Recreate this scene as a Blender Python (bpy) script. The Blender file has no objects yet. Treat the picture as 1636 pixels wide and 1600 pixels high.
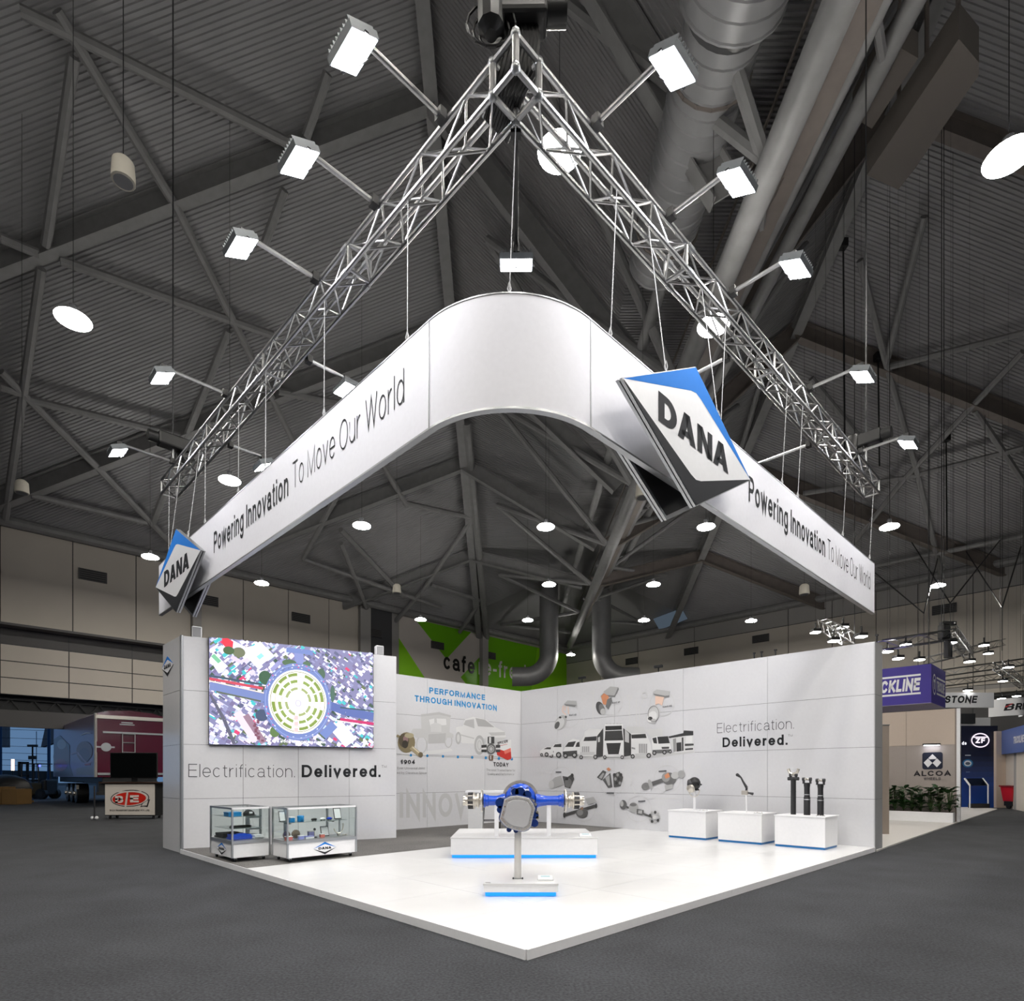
import bpy, bmesh, math, random
from mathutils import Vector, Matrix
random.seed(7)
sc = bpy.context.scene
COL = sc.collection
PI = math.pi

# ------------------------------------------------------------------ camera
F, CX, CY, EYE = 953.0, 818.0, 1239.0, 1.44          # focal length / horizon in photo pixels (1636 x 1600)
cam_data = bpy.data.cameras.new('camera')
cam_data.sensor_width = 36.0
cam_data.lens = F / 1636.0 * 36.0
cam_data.shift_y = (CY - 800.0) / 1636.0
cam_data.clip_end = 400.0
cam = bpy.data.objects.new('camera', cam_data)
COL.objects.link(cam)
cam.location = (0, 0, EYE)
cam.rotation_euler = (PI / 2, 0, 0)
sc.camera = cam

# ------------------------------------------------------------------ world, exposure
world = bpy.data.worlds.new('world'); sc.world = world
world.use_nodes = True
wb = world.node_tree.nodes['Background']
wb.inputs['Color'].default_value = (0.10, 0.19, 0.34, 1)
wb.inputs['Strength'].default_value = 1.0
vs = sc.view_settings
vs.view_transform = 'Standard'; vs.look = 'None'; vs.gamma = 1.0; vs.exposure = 0.0
vs.use_curve_mapping = False
sc.cycles.max_bounces = 5
sc.cycles.diffuse_bounces = 3
sc.cycles.adaptive_threshold = 0.08
sc.cycles.adaptive_min_samples = 16
sc.cycles.sample_clamp_indirect = 6.0
FLOOD_POWER = 128.0
PENDANT_POWER = 235.0
UPLIGHT_POWER = 62.0

# ------------------------------------------------------------------ geometry helpers
U = Vector((0.714, 0.700, 0)).normalized()           # stand axes: U along the right front edge, Vv along the left one
Vv = Vector((-U.y, U.x, 0))
Z = Vector((0, 0, 1)); X = Vector((1, 0, 0)); Y = Vector((0, 1, 0))
NEAR = Vector((0.113, 4.652, 0))                      # near corner of the platform
CAMP = Vector((0, 0, EYE))

def S(s, t, z=0.0): return NEAR + U * s + Vv * t + Z * z
def ray(x, y): return Vector(((x - CX) / F, 1.0, -(y - CY) / F))
def on_plane(x, y, p0, n):
    d = ray(x, y); k = (p0 - CAMP).dot(n) / d.dot(n); return CAMP + d * k
def at_z(x, y, z): return on_plane(x, y, Vector((0, 0, z)), Z)
def at_y(x, y, yy): return CAMP + ray(x, y) * yy

def lin(c):
    out = []
    for k in c[:3]:
        k = k / 255.0
        out.append(k / 12.92 if k <= 0.04045 else ((k + 0.055) / 1.055) ** 2.4)
    return tuple(out)

OFF = {}
def off_of(o): return OFF.get(o.name, Vector((0, 0, 0)))

class MB:
    def __init__(self):
        self.v = []; self.f = []; self.c = []
    def add(self, vs, fs, col=None):
        b = len(self.v)
        self.v.extend(Vector(p) for p in vs)
        self.f.extend(tuple(b + i for i in q) for q in fs)
        self.c.extend([col] * len(fs))
        return self
    def box(self, c, size, ax=(X, Y, Z)):
        c = Vector(c); hx, hy, hz = (size[0] / 2, size[1] / 2, size[2] / 2)
        a, b, d = ax
        P = [c + a * (hx * i) + b * (hy * j) + d * (hz * k) for k in (-1, 1) for j in (-1, 1) for i in (-1, 1)]
        return self.add(P, [(0, 2, 3, 1), (4, 5, 7, 6), (0, 1, 5, 4), (2, 6, 7, 3), (0, 4, 6, 2), (1, 3, 7, 5)])
    def beam(self, p0, p1, w, h, up=Z):
        p0 = Vector(p0); p1 = Vector(p1); d = (p1 - p0); L = d.length; d.normalize()
        a = d.cross(up)
        if a.length < 1e-4: a = d.cross(X)
        a.normalize(); b = a.cross(d)
        return self.box((p0 + p1) / 2, (L, w, h), (d, a, b))
    def ibeam(self, p0, p1, w, h, up=Z, t=0.05):
        p0 = Vector(p0); p1 = Vector(p1); d = (p1 - p0).normalized()
        a = d.cross(up).normalized(); b = a.cross(d)
        self.beam(p0 + b * (h / 2 - t / 2), p1 + b * (h / 2 - t / 2), w, t, up)
        self.beam(p0 - b * (h / 2 - t / 2), p1 - b * (h / 2 - t / 2), w, t, up)
        return self.beam(p0, p1, t, h - 2 * t, up)
    def cyl(self, p0, p1, r, n=10, r2=None, cap=True):
        p0 = Vector(p0); p1 = Vector(p1); r2 = r if r2 is None else r2
        d = (p1 - p0).normalized()
        a = d.cross(Z)
        if a.length < 1e-3: a = d.cross(X)
        a.normalize(); b = d.cross(a)
        P = []; 
        for i in range(n):
            w = a * math.cos(2 * PI * i / n) + b * math.sin(2 * PI * i / n)
            P.append(p0 + w * r); P.append(p1 + w * r2)
        fs = [(2 * i, 2 * ((i + 1) % n), 2 * ((i + 1) % n) + 1, 2 * i + 1) for i in range(n)]
        if cap:
            fs.append(tuple(2 * i for i in range(n - 1, -1, -1))); fs.append(tuple(2 * i + 1 for i in range(n)))
        return self.add(P, fs)
    def tube(self, pts, r, n=6):
        pts = [Vector(p) for p in pts]
        for i in range(len(pts) - 1):
            if (pts[i + 1] - pts[i]).length > 1e-6: self.cyl(pts[i], pts[i + 1], r, n)
        return self
    def sweep(self, pts, r, n=8):
        pts = [Vector(p) for p in pts]; P = []; m = len(pts); a = None
        for i, p in enumerate(pts):
            d = (pts[min(i + 1, m - 1)] - pts[max(i - 1, 0)]).normalized()
            if a is None:
                a = d.cross(Z)
                if a.length < 1e-3: a = d.cross(X)
            a = (a - d * a.dot(d)).normalized(); b = d.cross(a)
            rr = r[i] if isinstance(r, (list, tuple)) else r
            P += [p + (a * math.cos(2 * PI * k / n) + b * math.sin(2 * PI * k / n)) * rr for k in range(n)]
        fs = [(i * n + k, i * n + (k + 1) % n, (i + 1) * n + (k + 1) % n, (i + 1) * n + k) for i in range(m - 1) for k in range(n)]
        fs.append(tuple(range(n - 1, -1, -1))); fs.append(tuple((m - 1) * n + k for k in range(n)))
        return self.add(P, fs)
    def lathe(self, prof, o, axis=Z, n=20):
        """prof: (distance along axis, radius)"""
        o = Vector(o); d = Vector(axis).normalized()
        a = d.cross(Z)
        if a.length < 1e-3: a = d.cross(X)
        a.normalize(); b = d.cross(a); P = []
        for h, r in prof:
            P += [o + d * h + (a * math.cos(2 * PI * k / n) + b * math.sin(2 * PI * k / n)) * max(r, 1e-4) for k in range(n)]
        m = len(prof)
        fs = [(i * n + k, i * n + (k + 1) % n, (i + 1) * n + (k + 1) % n, (i + 1) * n + k) for i in range(m - 1) for k in range(n)]
        fs.append(tuple(range(n - 1, -1, -1))); fs.append(tuple((m - 1) * n + k for k in range(n)))
        return self.add(P, fs)
    def prism(self, pts, d):
        pts = [Vector(p) for p in pts]; d = Vector(d); n = len(pts)
        fs = [tuple(range(n - 1, -1, -1)), tuple(range(n, 2 * n))] + [(i, (i + 1) % n, n + (i + 1) % n, n + i) for i in range(n)]
        return self.add(pts + [p + d for p in pts], fs)
    def sphere(self, c, r, n=12, m=8, sc3=(1, 1, 1)):
        c = Vector(c); P = []; fs = []
        for j in range(m + 1):
            th = PI * j / m
            for i in range(n):
                P.append(c + Vector((math.sin(th) * math.cos(2 * PI * i / n) * r * sc3[0], math.sin(th) * math.sin(2 * PI * i / n) * r * sc3[1], math.cos(th) * r * sc3[2])))
        for j in range(m):
            for i in range(n):
                fs.append((j * n + i, j * n + (i + 1) % n, (j + 1) * n + (i + 1) % n, (j + 1) * n + i))
        return self.add(P, fs)
    def mesh(self, name, mat, off=Vector((0, 0, 0)), smooth=False, recalc=True):
        me = bpy.data.meshes.new(name)
        me.from_pydata([tuple(p - off) for p in self.v], [], self.f)
        if any(c is not None for c in self.c):
            ca = me.color_attributes.new('Col', 'FLOAT_COLOR', 'CORNER')
            for p in me.polygons:
                c = self.c[p.index] or (1, 1, 1)
                for li in p.loop_indices: ca.data[li].color = (c[0], c[1], c[2], 1)
        elif recalc:
            bm = bmesh.new(); bm.from_mesh(me)
            bmesh.ops.recalc_face_normals(bm, faces=bm.faces); bm.to_mesh(me); bm.free()
        if mat: me.materials.append(mat)
        if smooth:
            me.shade_smooth()
            try: me.set_sharp_from_angle(angle=math.radians(35))
            except Exception: pass
        me.update()
        return me
    def build(self, name, mat, parent=None, smooth=False, origin=None, bevel=0):
        if parent is not None: off = off_of(parent)
        else: off = Vector(origin) if origin is not None else Vector((0, 0, 0))
        me = self.mesh(name, mat, off, smooth)
        o = bpy.data.objects.new(name, me); COL.objects.link(o)
        if parent is not None: o.parent = parent
        else: o.location = off
        OFF[o.name] = off
        if bevel:
            m = o.modifiers.new('bevel', 'BEVEL'); m.width = bevel; m.segments = 2; m.limit_method = 'ANGLE'
        return o

def tag(o, label=None, cat=None, group=None, kind=None):
    if label: o['label'] = label
    if cat: o['category'] = cat
    if group: o['group'] = group
    if kind: o['kind'] = kind
    return o
def thing(name, loc, label, cat, group=None):
    o = bpy.data.objects.new(name, None); COL.objects.link(o)
    o.empty_display_size = 0.2; o.location = loc; OFF[o.name] = Vector(loc)
    return tag(o, label, cat, group)
def struct(o): return tag(o, kind='structure')
CACHE = {}
def inst(name, key, fn, mat, parent, smooth=False):
    """a part whose mesh (made in the thing's own coordinates) is shared by all alike things"""
    if key not in CACHE:
        mb = MB(); fn(mb); CACHE[key] = mb.mesh(name, mat, smooth=smooth)
    o = bpy.data.objects.new(name, CACHE[key]); COL.objects.link(o); o.parent = parent
    OFF[o.name] = off_of(parent)
    return o

# ------------------------------------------------------------------ materials
MATS = {}
def mat(name, col=(128, 128, 128), rough=0.5, metal=0.0, noise=0.0, scale=20.0, bump=0.0, bscale=60.0, emit=None, estr=0.0, coat=0.0, spec=0.5):
    if name in MATS: return MATS[name]
    m = bpy.data.materials.new(name); m.use_nodes = True
    nt = m.node_tree; b = nt.nodes['Principled BSDF']
    c = lin(col)
    b.inputs['Base Color'].default_value = (*c, 1)
    b.inputs['Roughness'].default_value = rough
    b.inputs['Metallic'].default_value = metal
    b.inputs['Coat Weight'].default_value = coat
    b.inputs['Coat Roughness'].default_value = 0.08
    b.inputs['Specular IOR Level'].default_value = spec
    tc = nt.nodes.new('ShaderNodeTexCoord')
    nz = nt.nodes.new('ShaderNodeTexNoise'); nz.inputs['Scale'].default_value = scale; nz.inputs['Detail'].default_value = 4
    nt.links.new(tc.outputs['Object'], nz.inputs['Vector'])
    rp = nt.nodes.new('ShaderNodeValToRGB')
    a = max(noise, 0.015)
    rp.color_ramp.elements[0].position = 0.3; rp.color_ramp.elements[1].position = 0.7
    rp.color_ramp.elements[0].color = (*[max(0, k * (1 - a)) for k in c], 1)
    rp.color_ramp.elements[1].color = (*[min(1, k * (1 + a)) for k in c], 1)
    nt.links.new(nz.outputs['Fac'], rp.inputs['Fac'])
    nt.links.new(rp.outputs['Color'], b.inputs['Base Color'])
    if bump > 0:
        n2 = nt.nodes.new('ShaderNodeTexNoise'); n2.inputs['Scale'].default_value = bscale
        nt.links.new(tc.outputs['Object'], n2.inputs['Vector'])
        bp = nt.nodes.new('ShaderNodeBump'); bp.inputs['Strength'].default_value = bump; bp.inputs['Distance'].default_value = 0.02
        nt.links.new(n2.outputs['Fac'], bp.inputs['Height']); nt.links.new(bp.outputs['Normal'], b.inputs['Normal'])
    if emit:
        b.inputs['Emission Color'].default_value = (*lin(emit), 1); b.inputs['Emission Strength'].default_value = estr
    MATS[name] = m
    return m
def emission(name, col, strength):
    if name in MATS: return MATS[name]
    m = bpy.data.materials.new(name); m.use_nodes = True; nt = m.node_tree
    for n in list(nt.nodes): nt.nodes.remove(n)
    e = nt.nodes.new('ShaderNodeEmission'); e.inputs['Color'].default_value = (*lin(col), 1); e.inputs['Strength'].default_value = strength
    o = nt.nodes.new('ShaderNodeOutputMaterial'); nt.links.new(e.outputs[0], o.inputs[0])
    MATS[name] = m; return m
def glassy(name, tint=(250, 253, 252)):
    m = bpy.data.materials.new(name); m.use_nodes = True; nt = m.node_tree
    for n in list(nt.nodes): nt.nodes.remove(n)
    t = nt.nodes.new('ShaderNodeBsdfTransparent'); t.inputs['Color'].default_value = (*lin(tint), 1)
    g = nt.nodes.new('ShaderNodeBsdfGlossy'); g.inputs['Roughness'].default_value = 0.03
    fr = nt.nodes.new('ShaderNodeLayerWeight'); fr.inputs['Blend'].default_value = 0.5
    pw = nt.nodes.new('ShaderNodeMath'); pw.operation = 'POWER'; pw.inputs[1].default_value = 4.0
    ml = nt.nodes.new('ShaderNodeMath'); ml.operation = 'MULTIPLY_ADD'; ml.inputs[1].default_value = 0.5; ml.inputs[2].default_value = 0.025
    mx = nt.nodes.new('ShaderNodeMixShader'); o = nt.nodes.new('ShaderNodeOutputMaterial')
    nt.links.new(fr.outputs['Facing'], pw.inputs[0]); nt.links.new(pw.outputs[0], ml.inputs[0]); nt.links.new(ml.outputs[0], mx.inputs[0])
    nt.links.new(t.outputs[0], mx.inputs[1]); nt.links.new(g.outputs[0], mx.inputs[2]); nt.links.new(mx.outputs[0], o.inputs[0])
    MATS[name] = m; return m
def printed(name, rough=0.3, emit=0.0):
    """flat print: the colours sit in the print's own colour attribute"""
    if name in MATS: return MATS[name]
    m = bpy.data.materials.new(name); m.use_nodes = True; nt = m.node_tree; b = nt.nodes['Principled BSDF']
    a = nt.nodes.new('ShaderNodeVertexColor'); a.layer_name = 'Col'
    nt.links.new(a.outputs['Color'], b.inputs['Base Color']); b.inputs['Roughness'].default_value = rough
    if emit:
        nt.links.remove(b.inputs['Base Color'].links[0]); b.inputs['Base Color'].default_value = (0.02, 0.02, 0.02, 1)
        nt.links.new(a.outputs['Color'], b.inputs['Emission Color']); b.inputs['Emission Strength'].default_value = emit
    MATS[name] = m; return m

M_PANEL = mat('white_gloss_panel', (212, 212, 215), 0.16, coat=0.3)
M_WHITE = mat('white_satin', (236, 236, 238), 0.35)
M_WFLOOR = mat('white_floor', (218, 218, 218), 0.22, noise=0.01, scale=3)
M_BANNER = mat('banner_fabric', (232, 232, 238), 0.7, bump=0.02, bscale=300)
M_ALU = mat('aluminium', (190, 190, 190), 0.32, 1.0, noise=0.06, scale=40)
M_ALU2 = mat('anodised_frame', (178, 180, 182), 0.35, 0.8)
M_STEEL = mat('painted_roof_steel', (132, 131, 130), 0.55, noise=0.08, scale=3)
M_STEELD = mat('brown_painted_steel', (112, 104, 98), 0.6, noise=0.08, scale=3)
M_DECK = mat('roof_deck', (150, 149, 149), 0.5, noise=0.06, scale=0.6)
M_DECK2 = mat('roof_deck_shaded', (134, 133, 133), 0.6, noise=0.06, scale=0.6)  # same deck, valley shade put into a darker colour
M_BLACK = mat('black_plastic', (20, 20, 21), 0.45)
M_DARK = mat('dark_vinyl', (46, 47, 50), 0.75, spec=0.15)
M_DARKTHIN = mat('grey_vinyl', (78, 78, 82), 0.75, spec=0.15)
M_BLUE = mat('vivid_blue_vinyl', (34, 122, 212), 0.75, spec=0.15)
M_HALLW = mat('hall_wall_panel', (196, 188, 176), 0.6, noise=0.04, scale=0.4)
M_HALLG = mat('hall_wall_grey', (158, 155, 151), 0.6, noise=0.04, scale=0.4)
M_HALLD = mat('hall_wall_dark_band', (82, 80, 80), 0.6)
M_SEAM = mat('dark_joint', (70, 70, 72), 0.6)
M_WIRE = mat('steel_wire', (170, 170, 170), 0.6, 0.2)
M_LAMP = emission('pendant_glow', (255, 250, 241), PENDANT_POWER)
M_FLOOD = emission('flood_led_glow', (250, 250, 255), FLOOD_POWER)
M_GLASS = glassy('clear_glass')
M_PRINT = printed('wall_print')
M_CHROME = mat('bright_machined_metal', (214, 208, 198), 0.3, 0.75)
M_IRON = mat('dark_cast_iron', (62, 62, 64), 0.45, 0.6)
M_BLUEP = mat('royal_blue_paint', (18, 74, 190), 0.28, coat=0.4)
M_NAVY = mat('dark_blue_paint', (22, 52, 118), 0.3, coat=0.4)

# carpet: dark speckled
def carpet(name, a, b):
    m = bpy.data.materials.new(name); m.use_nodes = True; nt = m.node_tree; p = nt.nodes['Principled BSDF']
    tc = nt.nodes.new('ShaderNodeTexCoord')
    n1 = nt.nodes.new('ShaderNodeTexNoise'); n1.inputs['Scale'].default_value = 48; n1.inputs['Detail'].default_value = 3
    n2 = nt.nodes.new('ShaderNodeTexNoise'); n2.inputs['Scale'].default_value = 1.3; n2.inputs['Detail'].default_value = 6
    mx = nt.nodes.new('ShaderNodeMath'); mx.operation = 'MULTIPLY_ADD'; mx.inputs[1].default_value = 0.72
    nt.links.new(tc.outputs['Object'], n1.inputs['Vector']); nt.links.new(tc.outputs['Object'], n2.inputs['Vector'])
    nt.links.new(n1.outputs['Fac'], mx.inputs[0]); 
    m2 = nt.nodes.new('ShaderNodeMath'); m2.operation = 'MULTIPLY'; m2.inputs[1].default_value = 0.28
    nt.links.new(n2.outputs['Fac'], m2.inputs[0]); nt.links.new(m2.outputs[0], mx.inputs[2])
    rp = nt.nodes.new('ShaderNodeValToRGB'); rp.color_ramp.elements[0].position = 0.38; rp.color_ramp.elements[1].position = 0.62
    rp.color_ramp.elements[0].color = (*lin(a), 1); rp.color_ramp.elements[1].color = (*lin(b), 1)
    nt.links.new(mx.outputs[0], rp.inputs['Fac']); nt.links.new(rp.outputs['Color'], p.inputs['Base Color'])
    p.inputs['Roughness'].default_value = 0.95
    bp = nt.nodes.new('ShaderNodeBump'); bp.inputs['Strength'].default_value = 0.5; bp.inputs['Distance'].default_value = 0.01
    nt.links.new(n1.outputs['Fac'], bp.inputs['Height']); nt.links.new(bp.outputs['Normal'], p.inputs['Normal'])
    return m
M_CARPET = carpet('dark_carpet', (29, 30, 33), (56, 58, 62))
M_CARPETG = carpet('grey_carpet', (84, 82, 80), (116, 114, 111))

# ------------------------------------------------------------------ lettering (plain grotesque built from strokes) and flat prints
def _E(cx, cy, rx, ry, a0, a1, n=14):
    return [(cx + rx * math.cos(math.radians(a0 + (a1 - a0) * i / n)), cy + ry * math.sin(math.radians(a0 + (a1 - a0) * i / n))) for i in range(n + 1)]
XH = 0.74
_O = _E(.5, .5, .5, .5, 90, 450, 28)
GLY = {  # width, [(bottom, top, strokes in a unit box)]
 'A': (.76, [(0, 1, [[(0, 0), (.5, 1), (1, 0)], [(.17, .3), (.83, .3)]])]),
 'B': (.68, [(0, 1, [[(0, 0), (0, 1), (.6, 1)] + _E(.62, .77, .34, .23, 90, -90) + [(0, .54)], [(.6, .54)] + _E(.62, .27, .38, .27, 90, -90) + [(0, 0)]])]),
 'C': (.76, [(0, 1, [_E(.5, .5, .5, .5, 42, 318, 24)])]),
 'D': (.74, [(0, 1, [[(0, .0), (0, 1), (.42, 1)] + _E(.42, .5, .58, .5, 90, -90, 18) + [(0, 0), (0, .1)]])]),
 'E': (.60, [(0, 1, [[(1, 1), (0, 1), (0, 0), (1, 0)], [(0, .53), (.92, .53)]])]),
 'F': (.56, [(0, 1, [[(1, 1), (0, 1), (0, 0)], [(0, .51), (.88, .51)]])]),
 'G': (.78, [(0, 1, [_E(.5, .5, .5, .5, 42, 340, 24), [(.55, .46), (1, .46), (1, 0)]])]),
 'H': (.70, [(0, 1, [[(0, 0), (0, 1)], [(1, 0), (1, 1)], [(0, .53), (1, .53)]])]),
 'I': (0, [(0, 1, [[(.5, 0), (.5, 1)]])]),
 'J': (.52, [(0, 1, [[(1, 1), (1, .28)] + _E(.5, .28, .5, .28, 0, -180)])]),
 'K': (.70, [(0, 1, [[(0, 0), (0, 1)], [(.95, 1), (0, .34)], [(.3, .56), (1, 0)]])]),
 'L': (.54, [(0, 1, [[(0, 1), (0, 0), (1, 0)]])]),
 'M': (.86, [(0, 1, [[(0, 0), (0, 1), (.5, 0), (1, 1), (1, 0)]])]),
 'N': (.72, [(0, 1, [[(0, 0), (0, 1), (1, 0), (1, 1)]])]),
 'O': (.82, [(0, 1, [_O])]),
 'P': (.64, [(0, 1, [[(0, 0), (0, 1), (.6, 1)] + _E(.6, .73, .4, .27, 90, -90) + [(0, .46)]])]),
 'Q': (.82, [(0, 1, [_O, [(.6, .25), (1, -.05)]])]),
 'R': (.68, [(0, 1, [[(0, 0), (0, 1), (.6, 1)] + _E(.6, .74, .38, .26, 90, -90) + [(0, .48)], [(.55, .48), (.97, 0)]])]),
 'S': (.66, [(0, 1, [_E(.5, .755, .46, .245, 15, 260, 16) + _E(.5, .26, .5, .26, 80, -165, 16)])]),
 'T': (.64, [(0, 1, [[(0, 1), (1, 1)], [(.5, 1), (.5, 0)]])]),
 'U': (.70, [(0, 1, [[(0, 1), (0, .34)] + _E(.5, .34, .5, .34, 180, 360) + [(1, 1)]])]),
 'V': (.70, [(0, 1, [[(0, 1), (.5, 0), (1, 1)]])]),
 'W': (1.02, [(0, 1, [[(0, 1), (.25, 0), (.5, 1), (.75, 0), (1, 1)]])]),
 'X': (.70, [(0, 1, [[(0, 0), (1, 1)], [(0, 1), (1, 0)]])]),
 'Y': (.70, [(0, 1, [[(0, 1), (.5, .42), (1, 1)], [(.5, .42), (.5, 0)]])]),
 'Z': (.64, [(0, 1, [[(0, 1), (1, 1), (0, 0), (1, 0)]])]),
 'a': (.56, [(0, XH, [_E(.48, .68, .44, .32, 160, 0) + [(.93, .2)] + _E(1.05, .14, .12, .14, 180, 260, 4), [(.92, .52), (.45, .56)] + _E(.42, .28, .42, .28, 90, 270) + _E(.5, .3, .42, .3, 280, 350, 5)])]),
 'b': (.56, [(0, 1, [[(0, 0), (0, 1)]]), (0, XH, [_O])]),
 'c': (.54, [(0, XH, [_E(.5, .5, .5, .5, 48, 312, 20)])]),
 'd': (.56, [(0, 1, [[(1, 0), (1, 1)]]), (0, XH, [_O])]),
 'e': (.58, [(0, XH, [[(0.02, .5), (1, .5)] + _E(.5, .5, .5, .5, 0, 315, 22)])]),
 'f': (.30, [(0, 1, [[(.4, 0), (.4, .78)] + _E(.85, .78, .45, .22, 180, 90, 6) + [(1, 1)]]), (0, XH, [[(0, 1), (1, 1)]])]),
 'g': (.56, [(0, XH, [_O]), (-.29, XH, [[(1, 1), (1, .22)] + _E(.5, .22, .5, .22, 0, -150, 10)])]),
 'h': (.54, [(0, 1, [[(0, 0), (0, 1)]]), (0, XH, [[(0, .55)] + _E(.5, .6, .5, .4, 170, 0) + [(1, 0)]])]),
 'i': (0, [(0, XH, [[(.5, 0), (.5, 1)]]), (0, 1, [[(.5, .99), (.5, 1)]])]),
 'j': (.1, [(-.28, XH, [[(1, 1), (1, .1), (0, 0)]]), (0, 1, [[(1, .99), (1, 1)]])]),
 'k': (.52, [(0, 1, [[(0, 0), (0, 1)]]), (0, XH, [[(.9, 1), (0, .3)], [(.32, .52), (1, 0)]])]),
 'l': (0, [(0, 1, [[(.5, 0), (.5, 1)]])]),
 'm': (.84, [(0, XH, [[(0, 0), (0, 1)], [(0, .6)] + _E(.25, .66, .25, .34, 170, 0) + [(.5, 0)], [(.5, .6)] + _E(.75, .66, .25, .34, 170, 0) + [(1, 0)]])]),
 'n': (.54, [(0, XH, [[(0, 0), (0, 1)], [(0, .55)] + _E(.5, .6, .5, .4, 170, 0) + [(1, 0)]])]),
 'o': (.58, [(0, XH, [_O])]),
 'p': (.56, [(-.28, XH, [[(0, 0), (0, 1)]]), (0, XH, [_O])]),
 'q': (.56, [(-.28, XH, [[(1, 0), (1, 1)]]), (0, XH, [_O])]),
 'r': (.32, [(0, XH, [[(0, 0), (0, 1)], [(0, .5)] + _E(.9, .5, .9, .47, 180, 88, 8)])]),
 's': (.52, [(0, XH, [_E(.5, .74, .44, .26, 20, 260, 14) + _E(.5, .26, .5, .26, 80, -160, 14)])]),
 't': (.30, [(0, .92, [[(.4, 1), (.4, .2)] + _E(.85, .2, .45, .2, 180, 270, 6) + [(1, 0)]]), (0, XH, [[(0, 1), (1, 1)]])]),
 'u': (.54, [(0, XH, [[(0, 1), (0, .38)] + _E(.5, .4, .5, .4, 180, 350) + [(1, .45)], [(1, 0), (1, 1)]])]),
 'v': (.54, [(0, XH, [[(0, 1), (.5, 0), (1, 1)]])]),
 'w': (.82, [(0, XH, [[(0, 1), (.25, 0), (.5, 1), (.75, 0), (1, 1)]])]),
 'x': (.52, [(0, XH, [[(0, 0), (1, 1)], [(0, 1), (1, 0)]])]),
 'y': (.54, [(0, XH, [[(0, 1), (.52, 0)]]), (-.28, XH, [[(1, 1), (.42, .1), (.1, 0)]])]),
 'z': (.50, [(0, XH, [[(0, 1), (1, 1), (0, 0), (1, 0)]])]),
 '0': (.60, [(0, 1, [_O])]), '1': (.36, [(0, 1, [[(0, .75), (.75, 1), (.75, 0)]])]),
 '9': (.60, [(0, 1, [_E(.5, .68, .5, .32, 0, 360, 20), [(1, .68)] + _E(.4, .5, .6, .5, 0, -100, 10)])]),
 '4': (.62, [(0, 1, [[(.75, 0), (.75, 1), (0, .3), (1, .3)]])]),
 '.': (0, [(0, .1, [[(.5, 0), (.5, 1)]])]), '-': (.3, [(.3, .42, [[(0, .5), (1, .5)]])]), ' ': (.22, []),
}
def _ribbon(pts, w):
    n = len(pts); L = []; R = []
    closed = n > 3 and abs(pts[0][0] - pts[-1][0]) + abs(pts[0][1] - pts[-1][1]) < 1e-6
    for i in range(n):
        a = pts[i - 1] if i > 0 else (pts[-2] if closed else None); b = pts[i + 1] if i < n - 1 else (pts[1] if closed else None); p = pts[i]
        def nr(q, r):
            dx, dy = r[0] - q[0], r[1] - q[1]; l = math.hypot(dx, dy) or 1e-9; return (-dy / l, dx / l)
        if a is None: nx, ny = nr(p, b)
        elif b is None: nx, ny = nr(a, p)
        else:
            n1, n2 = nr(a, p), nr(p, b); sx, sy = n1[0] + n2[0], n1[1] + n2[1]; l2 = sx * sx + sy * sy
            if l2 < 0.25: k = 2 / 0.25 if l2 < 1e-6 else 2 / max(l2, 0.55)
            else: k = 2 / l2
            nx, ny = sx * k, sy * k
        L.append((p[0] + nx * w / 2, p[1] + ny * w / 2)); R.append((p[0] - nx * w / 2, p[1] - ny * w / 2))
    return L, R
_FT = {}
def text_geo(body, bold=0.0, shear=0.0, spacing=1.0):
    """stroke letters, cap height 1; bold is the stroke weight"""
    key = (body, bold, shear, spacing)
    if key in _FT: return _FT[key]
    w = bold; V = []; Fc = []; x = 0.0; gap = (0.16 + 0.05 * w) * spacing
    for ch in body:
        W, groups = GLY[ch]
        if ch == ' ': x += W + 0.1; continue
        W = max(W + 0.35 * w, w)
        for y0, y1, strokes in groups:
            for s in strokes:
                pts = [(x + w / 2 + (W - w) * a, y0 + w / 2 + max(y1 - y0 - w, w * 0.05) * b) for a, b in s]
                q = [pts[0]]
                for p in pts[1:]:
                    if abs(p[0] - q[-1][0]) + abs(p[1] - q[-1][1]) > 1e-5: q.append(p)
                # butt ends reach the edge of the letter box
                def ext(p, r):
                    dx, dy = p[0] - r[0], p[1] - r[1]; l = math.hypot(dx, dy); return (p[0] + dx / l * w / 2, p[1] + dy / l * w / 2)
                if len(q) > 1 and not (abs(q[0][0] - q[-1][0]) + abs(q[0][1] - q[-1][1]) < 1e-5):
                    q = [ext(q[0], q[1])] + q[1:-1] + [ext(q[-1], q[-2])] if len(q) > 2 else [ext(q[0], q[1]), ext(q[1], q[0])]
                Lf, Rt = _ribbon(q, w); b0 = len(V)
                for a, b in zip(Lf, Rt): V += [a, b]
                Fc += [(b0 + 2 * i, b0 + 2 * i + 1, b0 + 2 * i + 3, b0 + 2 * i + 2) for i in range(len(Lf) - 1)]
        x += W + gap
    x1 = x - gap
    V = [(a + shear * b, b) for a, b in V]
    _FT[key] = (V, Fc, x1)
    return _FT[key]
def letters(mb, body, o, ex, ey, width=None, cap=0.1, bold=0.14, shear=0.0, spacing=1.0, lift=Vector((0, 0, 0)), col=None):
    v, f, w = text_geo(body, bold, shear, spacing)
    kx = cap if width is None else width / w
    mb.add([o + ex * (a * kx) + ey * (b * cap) + lift for a, b in v], f, col)
    return mb
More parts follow.
